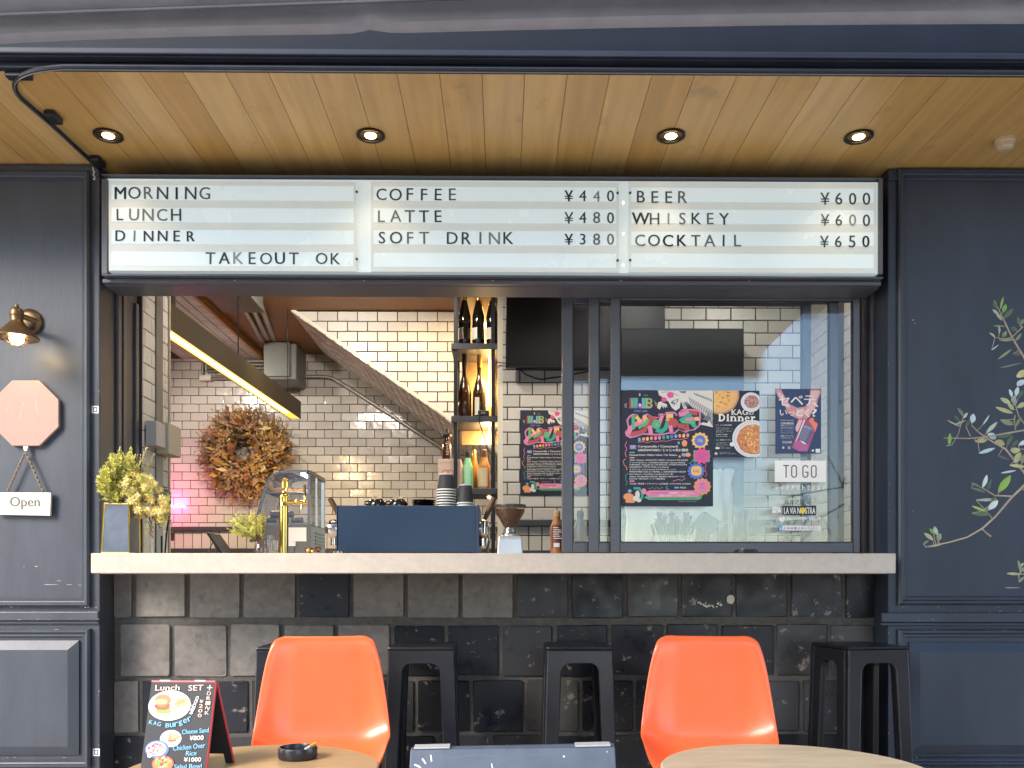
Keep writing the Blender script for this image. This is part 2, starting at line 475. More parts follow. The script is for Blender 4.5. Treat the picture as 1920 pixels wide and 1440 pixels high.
# ------------------------------------------------------------------ panelled walls either side
def panelled(name, label, side):
    t = thing(name, label, 'wall', ((-2.6 if side < 0 else 2.6), YP, 0))
    pm = navy if side < 0 else navy_r_shade
    xa, xb = (-5.2, XL) if side < 0 else (XR, 5.2)
    b = MB(pm); b.box((xa, YP, 0), (xb, 3.86, ZC-.004)); obj('wall_body', b, t, bevel=.004)
    prof = [(0, 0), (0, .016), (.007, .024), (.014, .024), (.018, .013), (.022, .011), (.030, .012), (.033, .0005)]
    if side < 0:
        ux1, uz1, uz0 = X(171, YP), Z(328, YP), Z(1137, YP); ux0 = ux1-1.05
        lx1, lz1, lz0 = X(172, YP), Z(1178, YP), Z(1437, YP); lx0 = lx1-1.05
        rx = (X(20, YP)-1.0+.0, X(150, YP)); rz = (Z(1413, YP), Z(1200, YP)); inner = X(134, YP)
        led = (xa, XL+.004); lz = (Z(1163, YP), Z(1146, YP))
    else:
        ux0, uz1, uz0 = X(1681, YP), Z(316, YP)+.0, Z(1134, YP); ux1 = ux0+1.05
        lx0, lz1, lz0 = X(1681, YP), Z(1180, YP), Z(1436, YP); lx1 = lx0+1.05
        rx = (X(1703, YP), X(1703, YP)+.93); rz = (Z(1413, YP), Z(1205, YP))
        led = (XR-.035, xb); lz = (Z(1167, YP), Z(1149, YP))
    b = MB(pm); moulding(b, ux0, ux1, uz0, uz1, YP, prof); obj('upper_moulding', b, t)
    b = MB(pm); moulding(b, lx0, lx1, lz0, lz1, YP, prof); obj('lower_moulding', b, t)
    b = MB(pm); x0, x1 = rx; z0, z1 = rz; bv = m(17, YP)
    moulding(b, x0, x1, z0, z1, YP, [(0, 0), (0, .009), (bv, .026)])
    b.face([(x0+bv, YP-.026, z0+bv), (x1-bv, YP-.026, z0+bv), (x1-bv, YP-.026, z1-bv), (x0+bv, YP-.026, z1-bv)])
    obj('raised_panel', b, t)
    b = MB(pm); b.box((led[0], YP-.022, lz[0]), (led[1], YP+.002, lz[1]))
    b.box((led[0], YP-.012, lz[0]-.014), (led[1]-.003*(side < 0), YP+.003, lz[0]-.0005)); obj('dado_rail', b, t, bevel=.004)
    b = MB(pm); b.box((xa, YP-.008, ZC-.05), (xb, YP+.002, ZC-.006)); obj('top_board', b, t, bevel=.003)
    sc = MB(mat('scratched paint', (.42, .36, .30), .7))
    if side < 0:
        spots = [(95, 1096, 30, 1.2), (130, 1096, 12, 1), (150, 1097, 8, 1), (68, 1062, 6, 2), (110, 1089, 10, 1), (45, 1062, 4, 1)]
    else:
        spots = [(1898, 1102, 34, 2), (1712, 600, 6, 2), (1716, 606, 3, 2), (1712, 958, 3, 1), (1805, 1150, 5, 1)]
    for (px, py, w, h) in spots:
        sh = sheet_px((0, 0, 1, 1), px-w/2, py-h/2, px+w/2, py+h/2, YP-.0006)
        poly(sc, sh, [(random.random()*.1, .4), (.2, random.random()*.3), (.5, .25), (.8, random.random()*.3), (1, .5), (.7, .8), (.3, 1)], 0)
    rg = random.Random(41 + side)
    xs = (-30, 186) if side < 0 else (1668, 1925)
    for k in range(34):          # chips and rubs along the rail, the stile and the mouldings
        px = rg.uniform(*xs); py = rg.choice((1147, 1147, 1162, 1138, 1181, 1420)) + rg.uniform(-1, 1)
        if k % 4 == 0: px = (186 if side < 0 else 1667) + rg.uniform(-1.5, 1.5); py = rg.uniform(560, 1430)
        w, h = rg.uniform(1.2, 6), rg.uniform(.5, 1.4)
        if k % 4 == 0: w, h = h, w
        yy = YP - (.0236 if py < 1170 and py > 1143 and k % 4 else .0254 if k % 4 else .0007)
        sh = sheet_px((0, 0, 1, 1), px-w/2, py-h/2, px+w/2, py+h/2, yy)
        poly(sc, sh, [(0, .5), (.25, rg.random()*.3), (.7, .1), (1, .6), (.6, .9), (.2, .8)], 0)
    obj('paint_scratch', sc, t)
    return t
panelled('panelled_wall', 'navy panelled wall in a lit tone carrying the wall lamp and the Open board', -1)
panelled('panelled_wall', 'navy panelled wall in a shaded tone behind the olive branches', 1)

# ------------------------------------------------------------------ dark tiled wall under the counter
t = thing('tiled_wall', 'worn black glazed tile wall under the pale counter', 'wall', (0, YT, 0))
b = MB(grout_d); b.box((XL-.02, YT+.004, 0), (XR+.02, 3.80, 1.045)); obj('wall_body', b, t)
TW = m(103, YT)
def darktile_rows():
    rows = [(1063, 215, 0), (1172, 215-103+11, 0), (1276, 215-50, 0), (1379, 215-103+2, 0), (1482, 215-60, 0)]
    lay = []
    for ri, (py, px, _) in enumerate(rows):
        x = px
        while x < 1640:
            w = 94 + random.uniform(-2.5, 2.5)
            if ri == 0 and x == 215: w = 33
            paler = (x < 850 - ri*150 + 60*math.sin(x*.9+ri)) if ri < 2 else (x < 230 and ri < 3)  # left tiles take the brightened colour with their light painted in
            if ri == 0 and 540 < x < 620: paler = False
            lay.append((ri, py, x, w, paler)); x += w + 8.5
    for mi, ma in enumerate((zel_lit, zel_l)):
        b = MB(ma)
        for ri, py, x, w, paler in lay:
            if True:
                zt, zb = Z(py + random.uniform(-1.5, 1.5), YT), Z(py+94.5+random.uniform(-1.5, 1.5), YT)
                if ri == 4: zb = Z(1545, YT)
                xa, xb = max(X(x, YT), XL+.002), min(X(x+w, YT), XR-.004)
                if (paler and mi == 0) or (not paler and mi == 1):
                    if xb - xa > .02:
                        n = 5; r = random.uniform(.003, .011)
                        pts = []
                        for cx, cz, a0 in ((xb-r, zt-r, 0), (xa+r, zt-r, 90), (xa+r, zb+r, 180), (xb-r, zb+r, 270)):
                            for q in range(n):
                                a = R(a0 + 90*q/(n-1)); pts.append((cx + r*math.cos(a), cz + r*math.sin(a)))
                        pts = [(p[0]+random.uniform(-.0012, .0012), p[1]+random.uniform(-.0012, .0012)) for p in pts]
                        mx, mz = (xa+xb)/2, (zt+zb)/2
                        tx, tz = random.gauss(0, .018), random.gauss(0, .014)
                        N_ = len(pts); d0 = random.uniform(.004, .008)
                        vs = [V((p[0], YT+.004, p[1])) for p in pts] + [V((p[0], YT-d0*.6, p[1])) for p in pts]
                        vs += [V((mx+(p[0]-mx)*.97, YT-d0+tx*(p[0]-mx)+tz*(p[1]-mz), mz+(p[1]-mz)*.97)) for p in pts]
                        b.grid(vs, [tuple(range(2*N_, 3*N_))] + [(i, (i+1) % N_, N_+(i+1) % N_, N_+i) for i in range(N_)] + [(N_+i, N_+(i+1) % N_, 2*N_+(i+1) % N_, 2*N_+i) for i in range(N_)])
        obj('brightened_tiles' if mi == 0 else 'black_tiles', b, t)
darktile_rows()
b = MB(mat('dry paint splash', (.55, .5, .4), .7))
sh = sheet_px((1300, 1100, 1400, 1150), 1300, 1100, 1400, 1150, YT-.0135)
disc(b, sh, 1370, 1124, 7.5, 8.5, 0, wob=.15)
for i in range(26):
    q = i/25; disc(b, sh, 1308 + 44*q + random.uniform(-3, 3), 1126 + 11*math.sin(q*2.6) + random.uniform(-3, 3), random.uniform(.6, 2.6), None, 0, 9, .5)
obj('paint_splash', b, t)

# ------------------------------------------------------------------ counter slab
b = MB(stone)
a = at(170, 1037, 3.22); c = at(1680, 1075, 3.22)
ZK = a.z
b.box((a.x, 3.22, c.z), (c.x, 3.499, ZK)); b.box((XL+.003, 3.499, c.z), (XR-.003, 4.30, ZK))
o = obj('counter', b, bevel=.003)
tag(o, 'long pale stone takeout counter across the window opening', 'counter')

# ------------------------------------------------------------------ soffit, fascia, awning, rail
YS = 2.86
b = MB(soffit_m)
pw = m(80, YS)
x = X(180, YS) - 30*pw
while x < 5.2:
    if x + pw > -5.2: b.box((x+.0009, YS+.002, ZC), (x+pw-.0009, 3.74, ZC+.02))
    x += pw
b.use(blk).box((-5.3, YS+.004, ZC+.0205), (5.3, 3.88, ZC+.05))
o = obj('wooden_soffit', b); tag(o, 'honey coloured plank soffit over the counter with recessed lights', 'soffit')
t = thing('fascia_beam', 'dark navy moulded fascia beam along the soffit edge', 'beam', (0, YS, ZC))
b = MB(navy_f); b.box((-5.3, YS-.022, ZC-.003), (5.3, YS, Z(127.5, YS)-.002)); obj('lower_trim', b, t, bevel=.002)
b = MB(navy_awning_shade); b.box((-5.3, YS-.012, Z(127, YS)), (5.3, YS+.2, Z(112, YS))); obj('shadow_gap', b, t)
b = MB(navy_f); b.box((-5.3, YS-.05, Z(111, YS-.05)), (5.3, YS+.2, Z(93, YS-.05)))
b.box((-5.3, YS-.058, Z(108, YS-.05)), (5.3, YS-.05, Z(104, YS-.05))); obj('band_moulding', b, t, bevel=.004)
b = MB(navy_awning_shade); b.box((-5.3, YS-.03, Z(92, YS-.05)), (5.3, YS+1.0, 4.6)); obj('upper_board', b, t)

t = thing('awning', 'grey fabric awning with a sagging lower hem above the fascia', 'awning', (0, 2.62, 2.7))
fab = mat('grey awning cloth', (.24, .235, .25), .75, var=.12, vs=9, bump=.12, bs=420)
low = [(-260, 92), (0, 80), (150, 73), (330, 67), (480, 64), (610, 62.5), (660, 60.5), (680, 57), (692, 54), (708, 56), (730, 59), (760, 59.5), (960, 54.5), (1200, 49.5), (1440, 45.5), (1700, 43.5), (1920, 42.5), (2180, 42)]
up = lambda x: 31 - 31*x/860 if x < 860 else -(x-860)*.028
b = MB(fab); vs = []; n = len(low); k = 7
for i, (px, py) in enumerate(low):
    dent = .035*math.exp(-((px-690)/34.)**2)
    for j in range(k):
        q = j/(k-1)
        y = 2.62 - .03*math.sin(math.pi*min(1, q*1.15)) + dent*math.sin(math.pi*q)*(1-q) + .004*math.sin(px*.021+q*3)
        p = at(px, py + (up(px)-py)*q, y); vs.append(p)
m_ = len(vs)
vs += [p + V((0, .006, 0)) for p in vs]
fs = []
for i in range(n-1):
    for j in range(k-1):
        q = (i*k+j, (i+1)*k+j, (i+1)*k+j+1, i*k+j+1); fs.append(q); fs.append(tuple(x+m_ for x in q[::-1]))
    fs.append((i*k, i*k+m_, (i+1)*k+m_, (i+1)*k))
b.grid(vs, fs); obj('valance', b, t, smooth=True)
b = MB(fab); tops = [vs[i*k+k-1] for i in range(n)]
for i in range(n-1):
    p, q = tops[i], tops[i+1]
    ex_ = lambda v: v*1.06 if v > 0 else v*.97
    p2 = V((ex_(p.x), .25, 2.88)); q2 = V((ex_(q.x), .25, 2.88))
    b.hexa([p+V((0,0,.002)), q+V((0,0,.002)), q2, p2, p+V((0,0,.012)), q+V((0,0,.012)), q2+V((0,0,.01)), p2+V((0,0,.01))])
obj('canopy', b, t)
b = MB(mat('awning bar', (.2, .2, .22), .4, metal=.6)); b.box((-1.9, .2, 2.68), (2.12, .26, 2.9)); obj('front_bar', b, t, bevel=.01)
b = MB(mat('pale piping', (.35, .34, .35), .6)); b.tube([p + V((0, -.012, .0)) for p in tops], .0035, 6); obj('piping', b, t)

t = thing('curtain_rail', 'black curtain rail curving along the soffit at the left', 'rail', at(60, 130, 2.8))
zr = ZC - .016
pts = [atz(188, 318, zr), atz(150, 283, zr), atz(110, 246, zr), atz(70, 211, zr), atz(40, 185, zr)]
c0, c1, c2 = atz(40, 185, zr), atz(-8, 133, zr), atz(120, 126, zr)
for i in range(1, 12):
    q = i/11; pts.append(c0*(1-q)**2 + c1*2*q*(1-q) + c2*q*q)
y = pts[-1].y
for px in (300, 700, 1200, 1700, 2100): pts.append(V((X(px, y), y, zr)))
b = MB(blk)
b.tube(pts, .0085, 8); obj('rail', b, t, smooth=True)
b = MB(steel); b.tube([p - V((0, .0, .008)) for p in pts], .0022, 6); obj('rail_slot', b, t, smooth=True)
for (px, py) in ((92, 222), (176, 305)):
    c = atz(px, py, zr); b = MB(blk); b.box((c.x-.004, c.y-.035, zr-.008), (c.x+.035, c.y+.035, ZC-.001)); obj('bracket', b, t, bevel=.006)
b = MB(blk); c = atz(30, 145, zr); b.box((c.x-.03, c.y-.015, zr-.004), (c.x+.05, c.y+.015, ZC-.001)); obj('bracket', b, t, bevel=.003)
b = MB(mat('white cord', (.55, .5, .45), .8))
c = at(174, 314, 3.46)
b.tube([c, c+V((.004, -.004, -.012)), c+V((.010, -.006, -.022)), c+V((.004, -.006, -.032)), c+V((.012, -.006, -.042)), c+V((.009, -.006, -.052)), c+V((.004, -.006, -.047))], .0025, 6)
obj('end_cord', b, t, smooth=True)

# ------------------------------------------------------------------ recessed lights and detector
glow = mat('warm lamp', (1, .8, .5), .4, emit=(1.0, .72, .34), es=4)
rimm = mat('black lamp trim', (.02, .018, .016), .3, metal=.5)
bronze_in = mat('lamp reflector', (.2, .1, .03), .3, metal=.8)
for px, py, lab in ((203, 252.5, 'recessed downlight over the word MORNING, nearest the curtain rail'), (695, 252.5, 'recessed downlight above the word COFFEE'),
                    (1258, 253.5, 'recessed downlight above the word BEER'), (1610, 255, 'recessed downlight nearest the smoke detector')):
    c = atz(px, py, ZC)
    t = thing('downlight', lab, 'downlight', c, 'recessed lights in the wooden soffit')
    r = .053
    b = MB(rimm); b.lathe(c, [(r, -.0005), (r, -.007), (r*.93, -.009), (r*.8, -.006), (r*.78, -.001)], 32); obj('trim_ring', b, t, smooth=True)
    b = MB(bronze_in); b.lathe(c, [(r*.78, -.002), (r*.62, -.003), (r*.42, -.0035)], 32); obj('reflector', b, t, smooth=True)
    b = MB(glow); b.lathe(c, [(r*.42, -.0036), (r*.38, -.0065), (0, -.0075)], 24); obj('lamp_lens', b, t, smooth=True)
    lamp('downlight_glow', 'SPOT', c + V((0, 0, -.03)), .8, (1, .75, .45), .03, c + V((0, .05, -1)), 100).parent = None
c = atz(1884, 262, ZC)
b = MB(mat('cream plastic', (.46, .35, .22), .5)); b.lathe(c, [(.037, -.0005), (.037, -.012), (.031, -.016), (.031, -.032), (.025, -.037), (0, -.038)], 28)
o = obj('smoke_detector', b, smooth=True); tag(o, 'small round cream smoke detector on the soffit', 'detector')

# ------------------------------------------------------------------ lit menu sign
YG = 3.42
t = thing('menu_sign', 'long lit white menu board with black letters above the window', 'sign', at(925, 520, YG))
b = MB(alu)
for (p0, p1) in (((190, 326), (1656, 335)), ((190, 513.5), (1656, 522)), ((190, 335), (201.5, 513.5)), ((1648, 335), (1656, 513.5))):
    a, c = at(p0[0], p0[1], YG), at(p1[0], p1[1], YG); b.box((a.x+.0005, YG, a.z), (c.x-.0005, 3.60, c.z))
obj('frame', b, t, bevel=.0025)
white_lit = mat('lit white acrylic', (.45, .50, .51), .5, emit=(.78, .94, 1.0), es=.075, var=.03, vs=2)
row_lit = mat('lit letter track', (.45, .505, .52), .25, emit=(.76, .94, 1.0), es=.078, var=.03, vs=5)
strip_m = mat('translucent track strip', (.385, .40, .385), .35, emit=(.78, .87, .84), es=.064, var=.06, vs=5)
a, c = at(201, 335, YG+.012), at(1648.5, 514, YG+.012)
b = MB(white_lit); b.box((a.x, YG+.012, c.z), (c.x, YG+.04, a.z)); obj('light_panel', b, t)
PAN = [(204, 668, 339, 509, [(347, 376), (389, 417.5), (430.5, 458.5), (471.5, 499.5)]), (695.5, 1160.5, 340, 511, [(349.5, 377.5), (390.5, 419), (432, 460), (474, 502)]),
       (1178.5, 1643, 341, 512, [(351.5, 379.5), (392.5, 420.5), (434, 461.5), (475, 503)])]
for (x0, x1, y0, y1, rows) in PAN:
    yy = YG + .0115
    b = MB(strip_m); b.pbox(x0, y0, x1, y1, YG+.004, YG+.0118); o = obj('letter_rack', b, t)
    b = MB(row_lit)
    for r0, r1 in rows: b.pbox(x0+5, r0, x1-5, r1, YG+.0022, YG+.0042)
    obj('letter_track', b, o)
inks = [mat('black letters', (.012, .011, .014), .4), mat('dark grey letters', (.045, .05, .046), .4), mat('faded letters', (.12, .135, .125), .4), mat('pale letters', (.2, .225, .215), .4)]
LINES = [('MORNING', 225.5, 26.15, 351, 374, '0121012'), ('LUNCH', 224.7, 26.1, 392.5, 415, '12221'), ('DINNER', 225.5, 26.2, 434.5, 454.5, '020000'), ('TAKEOUT OK', 393, 25.9, 475, 497.5, '1031101 11'),
         ('COFFEE', 712, 26.55, 351.5, 374.5, '111112'), ('LATTE', 712, 26.5, 393.5, 416, '22211'), ('SOFT DRINK', 713, 26.3, 434.5, 457.5, '1122 11231'),
         ('¥440', 1063, 26.1, 354, 375, '0131'), ('¥480', 1063, 26.1, 395, 417, '1121'), ('¥380', 1063, 26.1, 436.5, 458, '0122'),
         ('BEER', 1198.5, 26.2, 354.5, 377, '1112'), ('WHISKEY', 1198, 26.2, 396, 418, '0132121'), ('COCKTAIL', 1197, 26.2, 438, 460, '21001212'),
         ('¥600', 1545.5, 26.1, 356, 378.5, '1111'), ('¥600', 1545.5, 26.1, 397.5, 419.5, '1131'), ('¥650', 1544.5, 26.1, 438.5, 460.5, '1110')]
shs = sheet_px((200, 300, 1700, 600), 200, 300, 1700, 600, YG+.0008, .0003)
for txt, x, pitch, y0, y1, cols in LINES:
    for i, ch in enumerate(txt):
        if ch == ' ': continue
        b = MB(inks[int(cols[i])])
        text(b, shs, ch, x+i*pitch-6, y0 + random.uniform(-.6, .6), x+i*pitch+6, y1 + random.uniform(-.6, .6), 1, bold=.017 if cols[i] != '0' else .03, keep=.95, rot=random.gauss(0, .9))
        obj('letter', b, t)
b = MB(mat('screw', (.09, .06, .05), .4, metal=.6))
for px, py in ((669, 360), (669, 486), (1158, 362), (1158, 488.5), (1181.5, 362), (1181.5, 488)):
    c = at(px, py, YG+.003); b.lathe(c, [(.0052, 0), (.0048, .004), (0, .0045)], 12, Matrix.Rotation(R(90), 3, 'X'))
obj('screw', b, t)
hot = mat('lit joint', (1, 1, 1), .3, emit=(1, 1, 1), es=1.2)
b = MB(hot)
for py, h in ((380, 4), (438, 3), (497, 3)):
    c = at(1168.5, py, YG+.0118); b.ball(c, .004, 8, (.9, .4, h/2.6))
obj('light_leak', b, t)
# underside box and header
b = MB(alu); b.pbox(192, 522.5, 1652, 535, YG+.03, 3.60); b.pbox(196, 535.2, 1648, 539, YG+.06, 3.61); obj('underside', b, t, bevel=.003)
b = MB(mat('bright screw', (.6, .6, .6), .3, metal=.8))
for px in (206, 440, 682, 924, 1164, 1405, 1642):
    b.ball(at(px, 526, YG+.029), .0028, 6)
obj('screw', b, t)

# ------------------------------------------------------------------ window frame and the three sliding sashes
t = thing('window_frame', 'grey metal frame around the serving window opening', 'window frame', (0, 3.66, ZK))
zh = Z(541, 3.62)
b = MB(alu); b.box((XL+.004, 3.615, zh), (XR-.004, 3.70, ZC-.002)); obj('header', b, t)
for y in (3.635, 3.662, 3.69):
    b = MB(alu); b.box((XL+.006, y-.003, zh-.006), (X(1050, 3.66), y+.003, zh-.0005)); obj('header_track', b, t, bevel=.0015)
for y, d in ((3.64, .014), (3.70, .010), (3.82, .012)):
    b = MB(alu); b.box((XL+.0005, y, ZK+.0005), (XL+d, y+.03, zh-.001)); obj('jamb_strip', b, t, bevel=.002)
for y, d in ((3.625, .010), (3.675, .022), (3.76, .03)):
    b = MB(alu); b.box((XR-d, y, ZK+.0005), (XR-.0005, y+.035, zh-.001)); obj('jamb_strip', b, t, bevel=.002)
def sash(label, x0, x1, g0, g1, top, gt, Y):
    """frame from pixel x0 to x1, glass from g0 to g1"""
    t = thing('sliding_window', label, 'window', at((x0+x1)/2, 1037, Y), 'sliding sashes stacked at the right of the opening')
    d = .034
    b = MB(alu)
    b.pbox(x0, top, g0, 1036.6, Y, Y+d); b.pbox(g1, top, x1, 1036.6, Y, Y+d)
    b.pbox(g0+.15, top, g1-.15, gt, Y+.0008, Y+d-.001); b.pbox(g0+.15, 1017, g1-.15, 1036.4, Y+.0008, Y+d-.001)
    fr = obj('frame', b, t, bevel=.003)
    b = MB(blk); q = 1.6
    for r in ((g0, gt, g0+q, 1017), (g1-q, gt, g1, 1017), (g0+q, gt, g1-q, gt+q), (g0+q, 1017-q, g1-q, 1017)): b.pbox(*r, Y+.006, Y+.02)
    obj('gasket', b, fr)
    b = MB(pane); b.pbox(g0+.5, gt+.5, g1-.5, 1016.5, Y+.011, Y+.016); obj('pane', b, t)
    return t
sash('front sliding window sash carrying the posters and stickers', 1146, 1613, 1163, 1600, 540, 563.5, 3.620)
sash('middle sliding sash, its stile just left of the poster pane', 1105, 1572, 1123.5, 1556, 543, 567, 3.664)
sash('rear sliding sash, its stile beside the brown sauce bottle', 1054, 1521, 1074.5, 1505, 546, 571, 3.708)
b = MB(blk); c = at(1399, 1037, 3.585)
c = at(1399, 1037, 3.29); b.lathe((c.x, 3.29, ZK+.0005), [(.040, 0), (.043, .003), (.043, .012), (.038, .016), (0, .0165)], 28); b.use(steel).lathe((c.x-.016, 3.275, ZK+.0165), [(.010, 0), (.010, .004), (0, .005)], 12)
o = obj('sash_stop', b, smooth=True); tag(o, 'small flat round black stop on the counter before the posters', 'window stop')
# ------------------------------------------------------------------ inside: walls, ceiling, bulkhead
YR, YB, YF = 5.25, 7.80, 6.55
ZCI = 3.05
b = MB(intwood); b.box((-4.3, 3.9, ZCI), (4.3, 8.1, ZCI+.1)); struct('ceiling', b)
def wains(t, O, U, N, w, ztop, zrail, zlow, tw, th, gap, clips=(), ma=sub_m, u0=0., v0=0., tilt=.006):
    """subway tiles down to a rail, upright tiles below it"""
    b = MB(ma); O = V(O)
    tiles(b, O+V((0, 0, zrail)), U, (0, 0, 1), N, w, ztop-zrail, tw, th, gap, .5, u0, v0, tilt=tilt, clips=clips); obj('tiles', b, t)
    if zlow:
        b = MB(ma); tiles(b, O+V((0, 0, zlow)), U, (0, 0, 1), N, w, zrail-zlow, th+.004, .4, gap, 0, 0, .0, tilt=tilt*1.5); obj('upright_tiles', b, t)
XB0, XB1 = -4.2, .35
t = thing('tiled_wall', 'far glossy cream tiled wall carrying the dried wreath', 'wall', (-1.5, YB, 0))
b = MB(grout_b); b.box((XB0, YB, 0), (XB1, YB+.15, ZCI-.003)); obj('wall_body', b, t)
zr_b = Z(996, YB)
wains(t, (XB0, YB, 0), (1, 0, 0), (0, -1, 0), XB1-XB0, ZCI-.004, zr_b, zr_b-.42, .1435, .0702, .0055, tilt=.018)
b = MB(rail_m); b.box((XB0, YB-.03, Z(996, YB)), (XB1, YB-.0005, Z(988, YB))); b.box((XB0, YB-.03, Z(1036, YB)), (XB1, YB-.0005, Z(1028.5, YB))); obj('wall_rail', b, t, bevel=.003)

XRW = X(943, YR); XRC = X(1520, YR)
t = thing('tiled_wall', 'near cream tiled wall carrying the television and concert poster', 'wall', (1, YR, 0))
b = MB(grout_b); b.box((XRW, YR, 0), (XRC+.2, YR+.2, ZCI-.003)); obj('wall_body', b, t)
zr_r = Z(974, YR)
wains(t, (XRW, YR, 0), (1, 0, 0), (0, -1, 0), XRC-XRW, ZCI-.004, zr_r, zr_r-.5, .1438, .0692, .0062, ma=sub_flat, u0=.03, tilt=.005)
b = MB(rail_m); b.box((XRW+.05, YR-.035, Z(987, YR)), (XRC-.002, YR-.0005, Z(975, YR))); b.box((XRW+.05, YR-.035, Z(1040, YR)), (XRC-.002, YR-.0005, Z(1032, YR))); obj('wall_rail', b, t, bevel=.003)
b = MB(mat('cream trim', (.68, .62, .5), .5)); b.box((X(933, YR), YR-.004, 0), (XRW, YR+.25, ZCI-.003)); obj('corner_trim', b, t, bevel=.002)

t = thing('tiled_wall', 'short right-hand side wall of cream tiles behind the stickers', 'wall', (XRC, 4.5, 0))
b = MB(grout_b); b.box((XRC, 3.87, 0), (XRC+.15, YR-.001, ZCI-.003)); obj('wall_body', b, t)
b = MB(sub_flat); tiles(b, (XRC, YR, 1.0), (0, -1, 0), (0, 0, 1), (-1, 0, 0), 1.38, ZCI-1.004, .1468, .0722, .0032, v0=.02); obj('tiles', b, t)
b = MB(rail_m); b.box((XRC-.03, 4.72, 0), (XRC-.007, 4.84, ZCI-.003)); obj('steel_post', b, t)

XLW = X(250, 3.78)
t = thing('tiled_wall', 'short left-hand side wall of cream tiles with a steel strip', 'wall', (XLW, 4, 0))
b = MB(grout_b); b.box((XLW-.15, 3.87, 0), (XLW, 4.155, ZCI-.003)); obj('wall_body', b, t)
b = MB(sub_flat); tiles(b, (XLW, 3.87, 1.45), (0, 1, 0), (0, 0, 1), (1, 0, 0), .285, ZCI-1.454, .1468, .0722, .0032, u0=.02, v0=.012, tilt=.006)
tiles(b, (XLW, 3.87, 1.0), (0, 1, 0), (0, 0, 1), (1, 0, 0), .285, .375, .072, .37, .0032, 0); obj('tiles', b, t)
b = MB(rail_m); b.box((XLW+.0005, 3.87, 1.385), (XLW+.02, 4.16, 1.44)); obj('wall_rail', b, t, bevel=.002)
b = MB(steel); b.box((XLW+.0065, 4.0, 1.0), (XLW+.013, 4.075, ZCI-.004)); obj('steel_strip', b, t)
b = MB(mat('beige trim', (.42, .36, .28), .5)); b.box((XLW-.15, 4.157, 0), (XLW+.012, 4.172, ZCI-.003)); obj('corner_trim', b, t)
b = MB(plaster); b.box((-4.3, 4.0, 0), (-4.2, 8.0, ZCI)); b.box((-4.2, 3.9, 0), (XLW-.151, 4.0, ZCI))
o = obj('side_room_wall', b); tag(o, 'pale plaster wall of the side room left of the pendant lamp', 'wall')

# stair bulkhead: tiled face, sloping tiled underside
P0 = (X(555, YF), Z(590, YF)); SL = -.690
ex = .34
t = thing('stair_bulkhead', 'tiled stair bulkhead with a sloping underside below the brown ceiling', 'bulkhead', (P0[0], YF, 0))
e0 = (P0[0] - (ZCI-.003-P0[1])/(-SL), ZCI-.003); e1 = (ex, P0[1] + SL*(ex-P0[0]))
b = MB(grout_b); b.prism([e0, (ex, ZCI-.003), e1], YF, YB-.001); obj('wall_body', b, t)
b = MB(sub_flat)
O = V((e0[0], YF, e1[1])); sl = SL
# keep tiles above the slope line
tiles(b, O, (1, 0, 0), (0, 0, 1), (0, -1, 0), ex-e0[0], ZCI-.004-e1[1], .1434, .0688, .0066, u0=.05, v0=(ZCI-.004-e1[1]) % .0754, tilt=.006,
      clips=(((-sl), 1.0, -(e0[1]-e1[1]) - .018),)); obj('tiles', b, t)
b = MB(mat('cream trim', (.68, .62, .5), .5)); d = V((ex-e0[0], 0, e1[1]-e0[1])).normalized(); n = V((-d.z, 0, d.x))
b.hexa([V((e0[0], YF-.008, e0[1]))-n*.0, V((e1[0], YF-.008, e1[1])), V((e1[0], YF+.02, e1[1])), V((e0[0], YF+.02, e0[1])),
        V((e0[0], YF-.008, e0[1]))+n*.022, V((e1[0], YF-.008, e1[1]))+n*.022, V((e1[0], YF+.02, e1[1]))+n*.022, V((e0[0], YF+.02, e0[1]))+n*.022]); obj('edge_trim', b, t)
b = MB(mat('brightened stair tiles', (.80, .76, .70), .25, var=.12, vs=9, bump=.15, bs=14)); tiles(b, (e0[0], YB-.002, e0[1]), tuple(d), (0, -1, 0), tuple(-n), V((ex-e0[0], 0, e1[1]-e0[1])).length, YB-YF-.004, .070, 2.0, .008, 0, tilt=.002); obj('underside_tiles', b, t)  # tile colour raised to stand in for weak light underneath

# tiled beam at the upper left
t = thing('ceiling_beam', 'cream tiled ceiling beam running back beside the pendant lamp', 'beam', (-2.4, 5, 3.0))
xb = X(495, YB)
b = MB(grout_b); b.box((-4.19, 4.2, 3.0), (xb, YB-.002, ZCI-.002)); obj('beam_body', b, t)
b = MB(sub_m); tiles(b, (xb-.02, 4.2, 3.0), (0, 1, 0), (-1, 0, 0), (0, 0, -1), YB-4.21, .7, .1435, .0702, .0055, tilt=.006); obj('tiles', b, t)
b = MB(mat('orange edge trim', (.5, .24, .06), .5)); b.box((xb-.02, 4.2, 2.992), (xb+.004, YB-.003, ZCI-.003)); obj('edge_trim', b, t)

# electrical boxes and conduits
gbox = mat('grey steel box', (.17, .175, .165), .5, metal=.35, var=.1, vs=10)
pipe = mat('galvanised pipe', (.42, .4, .37), .35, metal=.8, var=.15, vs=20)
t = thing('pull_box', 'grey steel pull box high on the far wall with pipes', 'electrical box', at(538, 700, YB-.2))
b = MB(gbox); b.pbox(496, 643, 556, 712, YB-.38, YB-.01); obj('box_body', b, t, bevel=.012)
b = MB(gbox); b.pbox(494, 641, 543, 706, YB-.40, YB-.381); obj('cover', b, t, bevel=.006)
t = thing('ceiling_box', 'grey junction box fixed to the brown ceiling', 'electrical box', atz(450, 570, ZCI))
a = atz(415, 571, ZCI-.12); c = atz(478, 600, ZCI-.12)
b = MB(gbox); b.box((a.x, a.y-.30, ZCI-.13), (a.x+.27, a.y+.08, ZCI-.002)); obj('box_body', b, t, bevel=.01)
